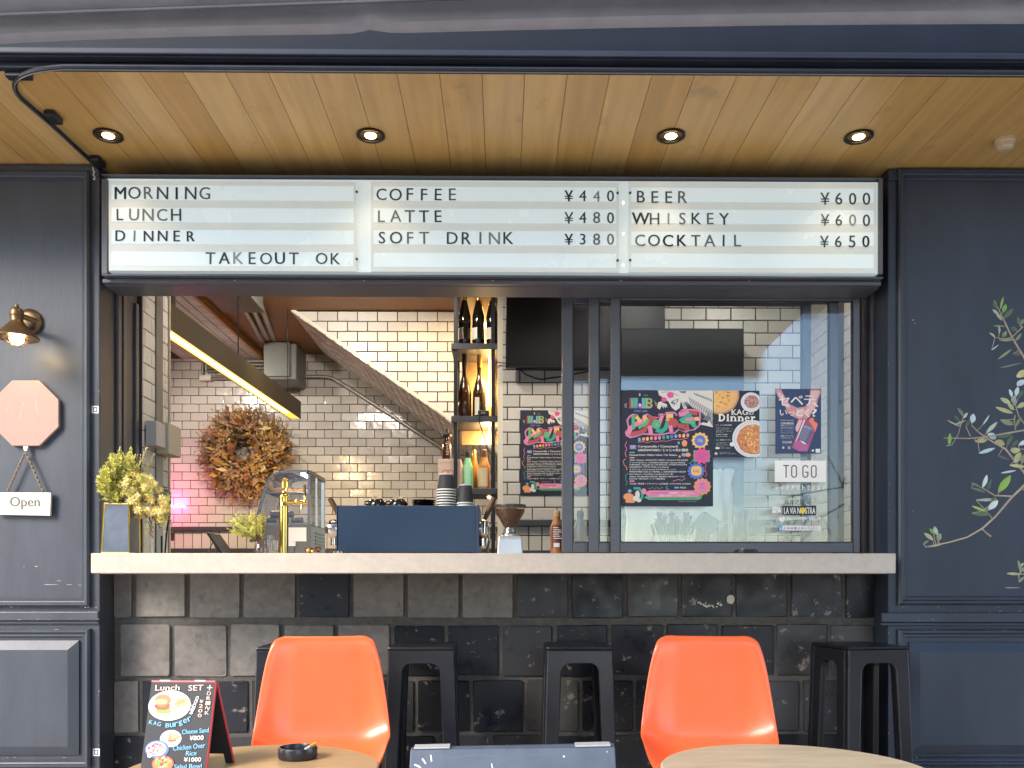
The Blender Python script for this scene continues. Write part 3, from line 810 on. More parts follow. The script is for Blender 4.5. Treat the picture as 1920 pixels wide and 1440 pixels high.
b = MB(gbox); b.box((a.x-.012, a.y-.31, ZCI-.15), (a.x+.282, a.y+.09, ZCI-.131)); obj('cover', b, t, bevel=.005)
for i in range(3):
    p = V((a.x+.08+.065*i, a.y+.05, ZCI-.07)); q = V((X(520, YB)+.0+.055*i, YB-.3, Z(650, YB-.2)))
    b = MB(pipe); b.tube([p, p+V((.02, .08, 0)), q+V((-.03, -.12, .0)), q], .019, 10)
    o = obj('conduit_pipe', b, smooth=True); tag(o, 'thick grey pipe between the ceiling box and the pull box', 'pipe', 'three parallel pipes under the brown ceiling')
for i in range(4):
    b = MB(pipe); p = at(462, 677+6.5*i, YB-.03); q = at(494, 677+6.5*i, YB-.03); b.tube([p-V((.35, 0, 0)), q], .013, 8)
    o = obj('conduit_pipe', b, smooth=True); tag(o, 'thin level pipe entering the pull box from the left', 'pipe', 'four level pipes left of the pull box')
t = thing('outlet_box', 'small pale outlet box on the far wall behind the pendant', 'electrical box', at(384, 708, YB-.05))
b = MB(mat('pale steel', (.6, .58, .53), .5)); b.pbox(373, 703, 395.5, 713, YB-.07, YB-.006); obj('box_body', b, t, bevel=.006)
b = MB(pipe); b.tube([at(380, 703, YB-.04), at(380, 676, YB-.04)], .012, 8); b.tube([at(395, 705, YB-.04), at(440, 705, YB-.04)], .012, 8); b.tube([at(395, 709.5, YB-.04), at(440, 709.5, YB-.04)], .012, 8); obj('pipe', b, t, smooth=True)
b = MB(pipe); YQ = YB-.045
pts = [(556, 706), (600, 706), (615, 707), (625, 710), (640, 719), (700, 757), (760, 796), (822, 836), (870, 868)]
b.tube([at(x, y, YQ) for x, y in pts], .0155, 10); o = obj('conduit_pipe', b, smooth=True); tag(o, 'long bent pipe slanting down the far wall under the stair', 'pipe')

# pendant light bar
t = thing('pendant_light', 'long black linear pendant lamp with a glowing warm underside', 'pendant lamp', (-1.64, 5.5, 2.39))
xr, xl, zt, zb = -1.6, -1.675, 2.405, 2.272
# the bar hangs a little out of square with the facade
xr, xl = 0., -.088
PM = Matrix.Translation((-1.660, 4.20, 0)) @ Matrix.Rotation(math.atan2(-.098, 2.55), 4, 'Z')
b = MB(mat('dark bronze housing', (.050, .036, .016), .45, metal=.2)); b.box((xl, 0, zb+.012), (xr, 2.55, zt), PM); b.box((xr-.006, 0, zb), (xr, 2.55, zb+.0118), PM); b.box((xl, 0, zb), (xl+.006, 2.55, zb+.0118), PM); obj('housing', b, t)
b = MB(mat('warm diffuser', (1, .7, .3), .4, emit=(1.0, .50, .11), es=.5)); b.box((xl+.0065, .01, zb+.003), (xr-.0065, 2.34, zb+.0115), PM); obj('diffuser', b, t)
b = MB(mat('warm tube', (1, .85, .55), .4, emit=(1.0, .70, .30), es=1.5)); b.box((xl+.030, .01, zb+.0005), (xr-.030, 2.32, zb+.0025), PM); obj('light_strip', b, t)
b = MB(mat('amber end', (1, .5, .1), .4, emit=(1.0, .36, .04), es=.5)); b.box((xl+.0065, 2.345, zb+.003), (xr-.0065, 2.54, zb+.0115), PM); obj('end_diffuser', b, t)
lamp('pendant_glow', 'AREA', PM @ V((-.044, 1.9, zb-.01)), 9, (1, .72, .36), .06, PM @ V((-.044, 1.9, zb-1)), size_y=.9)
b = MB(blk)
for y in (1.25, 2.33): b.tube([PM @ V((-.04, y, zt)), PM @ V((-.04, y, ZCI-.003))], .004, 6)
b.box((-.055, .22, zt), (-.025, .27, ZCI-.062), PM); obj('hanging_rod', b, t)

# unseen lamps added in the shop ceiling to light the interior
ceil_l = mat('ceiling spot lens', (1, .9, .7), .4, emit=(1, .8, .5), es=6)
warm = (1.0, .91, .78)
ADDED_SPOTS = [(-.75, 5.9, 5, (-.6, 6.6, 2.3)), (-.25, 5.95, 10, (-.2, 6.6, 2.3)), (.9, 4.3, 14, (.95, 5.25, 1.3)), (1.55, 4.3, 9, (1.5, 5.25, 1.3)), (-.6, 4.6, 24, (-.8, 6.5, .4)), (-1.3, 5.3, 40, (-1.4, 7.8, 1.6)), (-2.6, 6.4, 30, (-2.2, 7.8, 1.6)), (.35, 4.15, 14, (.2, 4.6, 0)), (-1.1, 4.15, 16, (-1.2, 5.0, 0))]
for i, (x, y, e, tg) in enumerate(ADDED_SPOTS):
    z = (ZCI if x > -2.1 else 3.0-.01)
    t = thing('added_ceiling_spot', 'small unseen ceiling spotlight added to light the shop', 'spotlight', (x, y, z), 'added spotlights on the shop ceiling')
    b = MB(rimm); b.lathe((x, y, z-.06), [(.04, .058), (.045, .02), (.05, 0), (.043, -.002), (.042, .008)], 20); obj('spot_body', b, t, smooth=True)
    b = MB(ceil_l); b.lathe((x, y, z-.06), [(.042, .006), (0, .007)], 20); obj('spot_lens', b, t)
    lamp('added_spot_light', 'SPOT', (x, y, z-.075), e*.60, (1.0, .66, .34) if i < 2 else warm, .05, tg, 120, .7)  # first two stand in for warm shelf glow on the bulkhead

# ------------------------------------------------------------------ on the far and near walls
# dried wreath
t = thing('dried_wreath', 'big dried flower wreath in rust and ochre on the far wall', 'wreath', at(462, 852, YB-.1))
cx, cz = at(460, 848, YB-.08).x, at(460, 848, YB-.08).z
px = YB/FPX
wr = [mat('rust leaves', (.30, .105, .035), .7), mat('brown twigs', (.20, .13, .08), .8), mat('ochre flowers', (.55, .31, .08), .7), mat('dull umber leaves', (.38, .225, .105), .8), mat('dusty pink heads', (.42, .23, .14), .8), mat('pale straw', (.60, .44, .2), .7)]
b = MB(wr[1]); b.tube([(cx + 40*px*math.cos(a), YB-.07, cz + 40*px*math.sin(a)) for a in [i*math.pi/12 for i in range(25)]], .055, 8); obj('twig_ring', b, t, smooth=True)
rng = random.Random(11)
def ang_mat(a):
    d = math.degrees(a) % 360
    if d < 40 or d > 300: w = (1, 1, 6, 2, 2, 3)
    elif d < 75: w = (4, 3, 2, 3, 1, 1)
    elif d < 130: w = (2, 6, 1, 6, 2, 0)
    elif d < 215: w = (4, 5, 2, 4, 3, 1)
    elif d < 260: w = (2, 5, 4, 4, 3, 1)
    else: w = (2, 3, 5, 4, 3, 2)
    return rng.choices(range(6), w)[0]
bl, bt = MB(wr[0]), MB(wr[1])
for i in range(3400):
    a = rng.uniform(0, 2*math.pi); k = ang_mat(a + rng.gauss(0, .25))
    r = rng.uniform(21 + 5*math.sin(a*4+2), 64 + 8*math.sin(a*3+1) + 7*math.sin(a*7) + 5*math.sin(a*13+2) + (16 if 4.75 < a < 5.25 else 0))
    c = V((cx + r*px*math.cos(a)*1.0, YB - rng.uniform(.05, .2) + .09*abs(r-46)/40, cz + r*px*math.sin(a)))
    out = V((math.cos(a), 0, math.sin(a))); tw = rng.uniform(-1.0, 1.0)
    d = (out*rng.uniform(.2, 1) + V((-math.sin(a), 0, math.cos(a)))*tw + V((0, -rng.uniform(0, .9), 0)))
    if r < 34: d = -out*.2 + V((-math.sin(a), 0, math.cos(a)))*tw + V((0, -.5, 0))
    bl.use(wr[k]); ln = rng.uniform(.018, .06) if i % 9 else rng.uniform(.08, .13); wd = ln*rng.uniform(.22, .6)
    bl.blade(c, d, V((rng.uniform(-1, 1), -1, rng.uniform(-1, 1))), ln, wd)
for i in range(330):
    a = rng.uniform(0, 2*math.pi); r0 = rng.uniform(50, 66); k = ang_mat(a); bt.use(wr[k])
    L = rng.uniform(14, 30) + (12 if 200 < math.degrees(a) < 290 and rng.random() < .5 else 0)
    aa = a + rng.uniform(-.45, .45)
    p0 = V((cx + r0*px*math.cos(a), YB-rng.uniform(.05, .15), cz + r0*px*math.sin(a)))
    p1 = V((cx + (r0+L)*px*math.cos(aa), YB-rng.uniform(.03, .16), cz + (r0+L)*px*math.sin(aa)))
    bt.tube([p0, (p0+p1)/2 + V((rng.uniform(-.008, .008), 0, rng.uniform(-.008, .008))), p1], [.003, .0025, .0015], 4)
    for q in range(rng.randint(5, 13)):
        u = rng.uniform(.25, 1.05); p = p0 + (p1-p0)*u
        bt.blade(p, (p1-p0).normalized()+V((rng.uniform(-1, 1), rng.uniform(-1, .4), rng.uniform(-1, 1))), V((rng.uniform(-1, 1), -1, rng.uniform(-1, 1))), rng.uniform(.012, .032), rng.uniform(.005, .014))
obj('dried_sprigs', bt, t)
b = bl
for i in range(90):
    a = rng.uniform(0, 2*math.pi); r = rng.uniform(28, 64); b.use(wr[2] if (a < .7 or a > 5) else wr[rng.choice((2, 4, 4, 5))])
    c = V((cx + r*px*math.cos(a), YB-rng.uniform(.15, .2), cz + r*px*math.sin(a))); q = rng.uniform(.008, .02)
    for j in range(7): b.ball(c + V((rng.uniform(-q, q), rng.uniform(-q, q)*.6, rng.uniform(-q, q))), q*rng.uniform(.3, .55), 5)
obj('dried_leaves', bl, t)
b = MB(blk); b.tube([at(487, 752, YB-.02), at(487, 790, YB-.02)], .003, 5); obj('hanger', b, t)

# pink neon
t = thing('neon_sign', 'short bar of pink neon glowing low on the far wall', 'neon sign', at(332, 950, YB-.06))
neon = mat('pink neon', (1, .4, .7), .4, emit=(1.0, .12, .36), es=4)
b = MB(neon); b.tube([at(285, 952, YB-.05), at(318, 950.5, YB-.05), at(347, 949.5, YB-.05)], .009, 8); b.tube([at(285, 905, YB-.05), at(300, 930, YB-.05), at(296, 985, YB-.05)], .009, 8); obj('neon_tube', b, t, smooth=True)
lamp('neon_glow', 'POINT', at(300, 935, YB-.25), 1.5, (1.0, .12, .34), .08)

# television, dark cabinet, power lead
t = thing('television', 'black flat television mounted high on the near tiled wall', 'television', at(1098, 690, YR-.08))
tvb = mat('television black', (.006, .006, .008), .3, var=.1)
b = MB(tvb); b.pbox(948, 470, 1247, 690, YR-.11, YR-.06); obj('casing', b, t, bevel=.004)
b = MB(mat('screen black', (.0035, .0035, .005), .4, spec=.3)); b.pbox(950, 472, 1245, 684, YR-.1116, YR-.1105); obj('screen', b, t)
b = MB(tvb); b.pbox(1000, 540, 1190, 640, YR-.059, YR-.009); obj('bracket', b, t)
b = MB(tvb); b.pbox(1052-85, 690.3, 1052-45, 692.5, YR-.09, YR-.07); obj('foot_sensor', b, t)
b = MB(blk); b.tube([at(x, y, YR-.02) for x, y in ((972, 690), (985, 702), (1002, 709), (1016, 712), (1030, 709), (1060, 705), (1095, 698), (1110, 695))], .004, 6)
b.tube([at(x, y, YR-.02) for x, y in ((926, 684), (934, 679), (943, 681), (952, 681))], .003, 6)
o = obj('power_lead', b, smooth=True); tag(o, 'thin black cable sagging on the tiles below the television', 'cable')
t = thing('dark_cabinet', 'tall dark cabinet standing behind the posters in the window', 'cabinet', at(1320, 1089, 5.05) - V((0, 0, EYE)))
cm = mat('dark blue-black cabinet', (.004, .0042, .0055), .5, spec=.3)
b = MB(cm); b.pbox(1164, 615, 1395, 1500, 5.02, 5.13); obj('cabinet_body', b, t, bevel=.004)
b = MB(mat('cabinet door', (.004, .0042, .0055), .45, spec=.3)); b.pbox(1165, 617, 1393, 1480, 5.005, 5.019); obj('door', b, t, bevel=.003)

# intercom on the left side wall
t = thing('control_box', 'beige wall control box with a small display by the corner', 'control box', (XLW, 4.0, 1.8))
a = at(290, 793, 3.99); z0, z1 = Z(851, 3.99), Z(793, 3.99)
b = MB(mat('beige plastic', (.42, .37, .3), .5)); b.box((XLW+.014, 3.99, z0), (X(317, 3.99), 4.14, z1)); obj('box_body', b, t, bevel=.004)
b = MB(mat('steel plate', (.42, .40, .40), .4)); b.box((XLW+.012, 3.88, z0+.02), (XLW+.06, 3.988, z1-.012)); obj('side_plate', b, t, bevel=.003)
b = MB(mat('dull display', (.1, .085, .06), .3)); b.pbox(296, 804, 300, 821, 3.987, 3.9895); obj('display', b, t)
# ------------------------------------------------------------------ bottle shelf tower
t = thing('bottle_shelf', 'tall black metal bottle shelf lit by warm strips', 'shelf', (X(890, 5.3), 5.45, 0))
gold = mat('brushed brass sheet', (.62, .42, .2), .38, metal=.75, var=.2, vs=5)
YSH = 5.30
xs0, xs1 = X(846, YSH), X(933.5, YSH)
for py in (643.5, 780, 915.5):
    z = Z(py, YSH); b = MB(rail_m).box((xs0 if py < 900 else X(822, YSH), YSH, z-m(11.5, YSH)), (xs1, 5.62, z)); obj('shelf_board', b, t, bevel=.002)
for px0 in (850.5, 921):
    b = MB(blk); b.box((X(px0, YSH), YSH+.012, 1.0), (X(px0+7, YSH), YSH+.035, ZCI-.004)); obj('post', b, t)
    b = MB(blk); b.box((X(px0, YSH), 5.585, 1.0), (X(px0+7, YSH), 5.615, ZCI-.004)); obj('post', b, t)
b = MB(gold); b.box((X(858, YSH)+.01, 5.63, Z(834, 5.63)), (xs1+.05, 5.64, ZCI-.005)); obj('back_plate', b, t)
led = mat('warm strip', (1, .8, .5), .4, emit=(1.0, .62, .2), es=7)
b = MB(led)
for (y0, y1) in ((570, 636), (662, 762), (795, 832)): b.pbox(916.5, y0, 919.8, y1, 5.50, 5.51)
obj('light_strip', b, t)
b = MB(led); b.ball(at(917, 930, 5.45), .012, 8, (1, 1, 1.4)); obj('lamp_bulb', b, t)
for py in (610, 712, 815): lamp('shelf_glow', 'POINT', at(914, py, 5.44), 1.3, (1, .66, .3), .03)

def bottle(name, label, c, h, r, glassm, cap, capm, label_box=None, labm=None, liquid=None, neck=.3, group=None, sq=False, shoulder=.6):
    """c = base centre; r = body radius; neck = neck radius / r"""
    t = thing(name, label, 'bottle', c, group)
    n = 4 if sq else 24; rn = r*neck
    M = Matrix.Rotation(R(45), 3, 'Z') @ Matrix.Diagonal((1.25, 1.25, 1)) if sq else None
    b = MB(glassm)
    prof = [(r*.9, 0), (r, .01*h), (r, shoulder*h*.92), (r*.93, shoulder*h), (r*.66, (shoulder+.12)*h), (rn*1.15, (shoulder+.22)*h), (rn, (shoulder+.27)*h), (rn, h*.985), (rn*.8, h)]
    b.lathe(c, prof, n, M); obj('glass_body', b, t, smooth=not sq, ang=50)
    if cap:
        b = MB(capm); b.lathe(c, [(rn*1.12, h*(1-cap)), (rn*1.18, h*(1-cap*.9)), (rn*1.14, h*.99), (rn*.9, h*1.006), (0, h*1.007)], 18); obj('cap', b, t, smooth=True)
    if label_box:
        z0, z1, arc, a0 = label_box
        b = MB(labm); vs = []; fs = []; k = 12
        for i in range(k+1):
            a = R(a0 + arc*(i/k-.5)); vs += [V(c)+V((r*1.012*math.cos(a), r*1.012*math.sin(a), h*z0)), V(c)+V((r*1.012*math.cos(a), r*1.012*math.sin(a), h*z1))]
        for i in range(k): fs.append((2*i, 2*i+2, 2*i+3, 2*i+1))
        b.grid(vs, fs); obj('paper_label', b, t, smooth=True)
    return t
dgl = mat('dark bottle glass', (.012, .009, .005), .08, spec=.7)
bgl = mat('brown bottle glass', (.05, .02, .006), .08, spec=.7)
goldfoil = mat('gold foil', (.75, .45, .12), .3, metal=.8)
paper = mat('white paper', (.78, .74, .66), .7)
blackcap = mat('black cap', (.015, .013, .013), .4)
z1 = Z(643.5, YSH) + .0005; z2 = Z(780, YSH) + .0005; z3 = Z(915.5, YSH) + .0005
gp = 'champagne bottles on the top shelf'
for px, lab in ((871, 'dark champagne bottle at the left end of the top shelf'), (897, 'dark champagne bottle in the middle of the top shelf'), (923, 'dark champagne bottle at the right end of the top shelf, behind the post')):
    bottle('champagne_bottle', lab, (X(px, 5.42), 5.42, z1), .40, .039, dgl, .28, goldfoil, (.12, .30, 100, -150), paper, neck=.34, shoulder=.52)
bottle('magnum_bottle', 'tall brown magnum bottle at the left of the second shelf', (X(871, 5.42), 5.42, z2), .42, .043, bgl, .2, blackcap, neck=.32, shoulder=.42)
bottle('magnum_bottle', 'tall brown magnum bottle beside the shelf light strip', (X(899, 5.44), 5.44, z2), .42, .043, bgl, .22, goldfoil, (.06, .32, 40, -110), paper, neck=.32, shoulder=.42)
gg = mat('green liqueur', (.16, .52, .26), .25, spec=.6, emit=(.1, .4, .18), es=0.0)
am = mat('amber whisky', (.50, .20, .03), .15, spec=.6)
bottle('liqueur_bottle', 'green liqueur bottle with black cap on the bottom shelf', (X(877, 5.4), 5.4, z3), .235, .033, gg, .22, blackcap, (.1, .65, 90, -100), mat('pale green label', (.35, .68, .45), .6), neck=.42, shoulder=.62)
bottle('whisky_bottle', 'amber whisky bottle with brown stopper on the bottom shelf', (X(908, 5.42), 5.42, z3), .25, .038, am, .25, mat('brown stopper', (.12, .05, .025), .5), (.08, .55, 120, -115), mat('cream label', (.7, .56, .36), .7), neck=.42, shoulder=.6)
bottle('whisky_bottle', 'small golden bottle behind the green liqueur', (X(889, 5.5), 5.5, z3), .26, .03, am, .2, goldfoil, neck=.4)
t = thing('power_adapter', 'black power adapter with a hanging wire on the second shelf', 'adapter', at(906, 779, 5.33))
b = MB(blackcap); b.pbox(896, 769, 917, 779, 5.31, 5.36); obj('casing', b, t, bevel=.004)
b = MB(steel); b.pbox(902, 772, 910, 776, 5.306, 5.309); obj('plug_face', b, t)
b = MB(blk); b.tube([at(x, y, 5.29) for x, y in ((899, 776), (899, 792), (904, 808), (910, 826), (914, 842), (921, 852), (928, 858))], .003, 6); obj('wire', b, t, smooth=True)
# carton and dark bottle
t = thing('carton', 'pale pink carton with a red mark behind the cup stack', 'carton', at(842, 915, 5.36))
b = MB(mat('pinkish card', (.62, .46, .37), .7)); b.box((X(821, 5.34), 5.34, z3), (X(864, 5.34), 5.6, Z(860.5, 5.34))); obj('box_body', b, t, bevel=.002)
sh = sheet_px((820, 860, 865, 920), 820, 860, 865, 920, 5.3393)
b = MB(mat('red print', (.6, .12, .08), .7))
for x in (835, 845):
    pts = [(x+5.5*math.cos(a), 886+4.5*math.sin(a)) for a in [i*math.pi/8 for i in range(17)]]; stroke(b, sh, pts, 1.3, 1)
stroke(b, sh, [(827, 867), (859, 867)], .5, 1); obj('printed_mark', b, t)
t = bottle('syrup_bottle', 'dark reddish bottle with black pourer standing on the carton', (X(838, 5.42), 5.42, Z(860.5, 5.34)+.0005), .155, .029, mat('dark red glass', (.05, .012, .008), .1, spec=.7), .2, blackcap, None, None, neck=.48, shoulder=.66)
b = MB(blackcap); c = V((X(838, 5.42), 5.42, Z(860.5, 5.34)+.0005)); b.lathe(c, [(.03, .145), (.032, .152), (.032, .163), (.03, .168), (.011, .17), (.011, .198), (0, .199)], 18); obj('pourer', b, t, smooth=True)
b = MB(paper); sh = sheet_px((0, 0, 10, 30), 834, 826, 843, 856, 5.3885)
for i in range(9): stroke(b, sh, [(2+random.random()*2, 2+i*3), (7+random.random()*2, 3+i*3)], .9, 1)
obj('label_print', b, t)

# ------------------------------------------------------------------ espresso machine and its cups
YM = 3.92
base = ZK + .0005
t = thing('espresso_machine', 'navy blue espresso machine seen from behind on the counter', 'espresso machine', (X(765, YM), YM+.2, ZK))
blue = mat('blue enamel panel', (.017, .037, .076), .3, var=.05, vs=3, coat=.25, spec=.5)
chrome = mat('chrome', (.75, .73, .7), .14, metal=1)
dchrome = mat('dark chrome', (.3, .28, .25), .25, metal=1)
walnut = mat('walnut', (.10, .045, .02), .4, var=.25, vs=20)
b = MB(blue); b.pbox(632.5, 948, 893, 1036, YM, YM+.012); obj('rear_panel', b, t, bevel=.003)
b = MB(mat('deep blue edge', (.018, .04, .10), .35)); b.pbox(893.4, 946.5, 898, 1037, YM-.004, YM+.42); b.pbox(630.6, 947, 632.2, 1037, YM-.004, YM+.42); obj('side_panel', b, t, bevel=.002)
b = MB(dchrome); b.box((X(634, YM), YM+.014, base+.03), (X(892, YM), YM+.40, Z(948, YM))); obj('machine_body', b, t)
b = MB(dchrome); zt = Z(947.3, YM); b.box((X(634, YM), YM+.02, zt-.004), (X(892, YM), YM+.40, zt)); obj('cup_tray', b, t, bevel=.002)
b = MB(blackcap)
for px in (645, 880): b.lathe((X(px, YM), YM+.06, base), [(.02, 0), (.018, .03)], 14); b.lathe((X(px, YM), YM+.34, base), [(.02, 0), (.018, .03)], 14)
obj('foot', b, t)
for sx, px, pz in ((-1, 627, 992), (1, 905, 993)):
    c = at(px, pz, YM+.10)
    b = MB(chrome); M = Matrix.Rotation(R(90), 3, 'Y') @ Matrix.Diagonal((1, 1, 1))
    b.lathe(c, [(.03, -.025*1), (.042, -.02), (.046, 0), (.042, .02), (.03, .03)], 20, M); b.tube([c + V((0, 0, -.035)), c + V((0, .0, -.075))], .018, 10)
    if sx > 0: b.tube([c+V((.02, -.02, .03)), c+V((.03, -.02, -.02)), c+V((.02, -.02, -.1))], .006, 6)
    obj('group_head', b, t, smooth=True)
for pts in (((633, 964), (628, 951), (618.5, 934)), ((909, 974), (918, 953), (926.5, 933))):
    q = [at(x, y, YM+.06) for x, y in pts]
    b = MB(walnut); b.tube(q, [.009, .013, .0125], 10); obj('lever_handle', b, t, smooth=True)
b = MB(chrome); b.tube([at(909, 978, YM+.06), at(908, 1000, YM+.06)], .01, 10); b.tube([at(917, 985, YM+.05), at(918, 1010, YM+.05), at(914, 1034, YM+.05)], .005, 8); b.ball(at(917, 984, YM+.05), .012, 8); obj('steam_wand', b, t, smooth=True)
zt += .0005
cup_m = mat('black glazed cup', (.012, .012, .014), .12, spec=.6)
tan_m = mat('cup foot rim', (.55, .42, .25), .4)
for px, lab in ((707, 'black coffee cup turned upside down near the left end of the machine top'), (747, 'black coffee cup turned upside down beside the saucers')):
    c = V((X(px, YM+.14), YM+.14, zt))
    t = thing('coffee_cup', lab, 'cup', c, 'cups drying on the espresso machine')
    b = MB(cup_m); b.lathe(c, [(.043, 0), (.0445, .004), (.042, .022), (.034, .035), (.024, .041), (.022, .041)], 24); b.tube([c+V((-.041, -.01, .012)), c+V((-.055, -.014, .016)), c+V((-.056, -.014, .026)), c+V((-.036, -.01, .03))], .004, 8); obj('cup_body', b, t, smooth=True)
    b = MB(tan_m); b.lathe(c + V((0, -.008, .034)), [(.022, .0), (.022, .012), (.018, .012), (.017, .006), (0, .006)], 20, Matrix.Rotation(R(18), 3, 'X')); obj('foot_ring', b, t, smooth=True)
    b = MB(cup_m); c2 = c + V((0, -.008, .034)); b.lathe(c2, [(.010, .0075), (0, .009)], 12, Matrix.Rotation(R(18), 3, 'X')); obj('base_mark', b, t)
b = None
for i in range(4):
    c = V((X(794 + (i % 2)*.8, YM+.14), YM+.14, zt + i*.0085))
    b = MB(cup_m); b.lathe(c, [(.032, 0), (.036, .0012), (.056, .0065), (.0575, .0082), (.053, .0075), (.03, .004), (0, .004)], 30)
    o = obj('saucer', b, smooth=True); tag(o, ('bottom', 'second', 'third', 'topmost')[i] + ' black saucer in the stack on the espresso machine', 'saucer', 'stack of black saucers')
pc = mat('dark grey paper cup', (.028, .028, .031), .6); pr = mat('white cup rim', (.82, .8, .75), .5)
def cupstack(px, top, n, label, w0, w1, Y):
    """upside-down stack: n rims showing under one full cup"""
    ztop = Z(top, Y); r1, r0 = m(w1/2, Y), m(w0/2, Y)
    hfull = .098 if n > 4 else .092
    for i in range(n):
        z = zt + i*.0125 if n > 3 else zt + i*.011
        if i == n-1: h = ztop - z
        else: h = .03
        c = V((X(px, Y), Y, z))
        t = thing('paper_cup', ('lowest' if i == 0 else 'topmost' if i == n-1 else ('second', 'third', 'fourth', 'fifth', 'sixth', 'seventh')[i-1] + ' from the bottom') + ' cup of ' + label, 'cup', c, label)
        rr = r1 - (r1-r0)*0
        b = MB(pc); k = h/(ztop-z) if i < n-1 else 1
        rt = r1*.94 + (r0-r1*.94)*k
        b.lathe(c, [(r1*.94, .002), (rt, h-.004), (rt*.93, h-.001), (rt*.92, h-.006), (0, h-.006)] if i == n-1 else [(r1*.94, .002), (r1*.9, h)], 28); obj('cup_wall', b, t, smooth=True)
        b = MB(pr); b.lathe(c, [(r1*.93, 0), (r1*.99, .0003), (r1, .003), (r1*.985, .0055), (r1*.93, .006)], 28); obj('rim', b, t, smooth=True)
        if i == n-1:
            b = MB(pr); b.lathe(c, [(rt*.99, h-.0042), (rt*.97, h-.0005), (rt*.90, h-.0005), (rt*.9, h-.004)], 28); obj('base_rim', b, t, smooth=True)
cupstack(836.5, 889.5, 7, 'the tall upturned paper cup stack on the espresso machine', 27, 37.5, YM+.10)
cupstack(872.5, 909.5, 2, 'the short upturned paper cup stack at the machine end', 24.5, 33, YM+.07)
b = MB(dchrome); c = at(633, 1037, 3.7); b.lathe((c.x, 3.7, base), [(.046, 0), (.048, .006), (.044, .012), (.028, .014), (.028, .022), (.03, .024), (0, .025)], 28)
o = obj('tamping_dish', b, smooth=True); tag(o, 'low round dark metal dish at the left foot of the espresso machine', 'dish')
t = thing('driftwood_ornament', 'tiny brown and gold ornament on the counter beside the beer tap', 'ornament', at(582, 1037, 3.6))
b = MB(walnut); rng = random.Random(5)
for i in range(12):
    p = at(572+rng.random()*28, 1034 - rng.random()*8, 3.6); p.z = max(p.z, base+.012); b.tube([p, p+V((rng.uniform(-.03, .03), rng.uniform(-.01, .01), rng.uniform(-.006, .012)))], [.006, .004], 6)
b.tube([V((X(572, 3.6), 3.6, base+.006)), V((X(604, 3.6), 3.6, base+.006))], .006, 6)
obj('twigs', b, t, smooth=True)
b = MB(goldfoil); b.ball(V((X(580, 3.6), 3.58, base+.022)), .009, 8); b.ball(V((X(588, 3.6), 3.58, base+.018)), .007, 8); obj('beads', b, t, smooth=True)

# grinder
YGr = 3.78; c = V((X(956, YGr), YGr, base))
t = thing('coffee_grinder', 'coffee grinder with a clear hopper full of brown beans', 'grinder', c)
k = YGr/FPX
b = MB(mat('silver paint', (.55, .55, .56), .3, metal=.6, var=.05))
zz = lambda py: Z(py, YGr) - c.z
b.lathe(c, [(26*k, 0), (26*k, .004), (23.5*k, zz(1012)), (22*k, zz(1006)), (15*k, zz(1004.5)), (0, zz(1004.5))], 4, Matrix.Rotation(R(45), 3, 'Z') @ Matrix.Diagonal((1.3, 1.3, 1))); obj('base', b, t, bevel=.006)
b = MB(chrome); b.lathe(c, [(14*k, zz(1005)), (15*k, zz(1001)), (12.5*k, zz(999)), (11*k, zz(992)), (9.5*k, zz(989))], 24); obj('collar', b, t, smooth=True)
b = MB(glass_mat('clear plastic', (.95, .93, .9), .8, .05)); b.lathe(c, [(9.5*k, zz(992)), (11*k, zz(988)), (27*k, zz(962)), (29.5*k, zz(948)), (29*k, zz(948)), (26.2*k, zz(962)), (10*k, zz(988))], 28); obj('hopper', b, t, smooth=True)
beanm = mat('coffee beans', (.085, .035, .015), .35, var=.4, vs=160)
b = MB(beanm); b.lathe(c, [(8*k, zz(990)), (10*k, zz(987)), (25.6*k, zz(962.5)), (27*k, zz(956)), (0, zz(954))], 24)
rng = random.Random(3)
for i in range(260):
    a = rng.uniform(0, 6.28); q = rng.random(); 
    zb = zz(988) + (zz(957)-zz(988))*q; r = (10.2+16.0*q)*k
    b.ball(c + V((r*math.cos(a), r*math.sin(a), zb)), .0045, 5, (1, 1, .75))
for i in range(80):
    a = rng.uniform(0, 6.28); r = 26*k*math.sqrt(rng.random()); b.ball(c + V((r*math.cos(a), r*math.sin(a), zz(955.5))), .005, 5, (1, 1, .7))
obj('beans', b, t, smooth=True)
b = MB(mat('smoky lid', (.06, .05, .045), .25)); b.lathe(c, [(30*k, zz(950)), (30.5*k, zz(948.5)), (30*k, zz(946.8)), (0, zz(946.3))], 28); obj('lid', b, t, smooth=True)

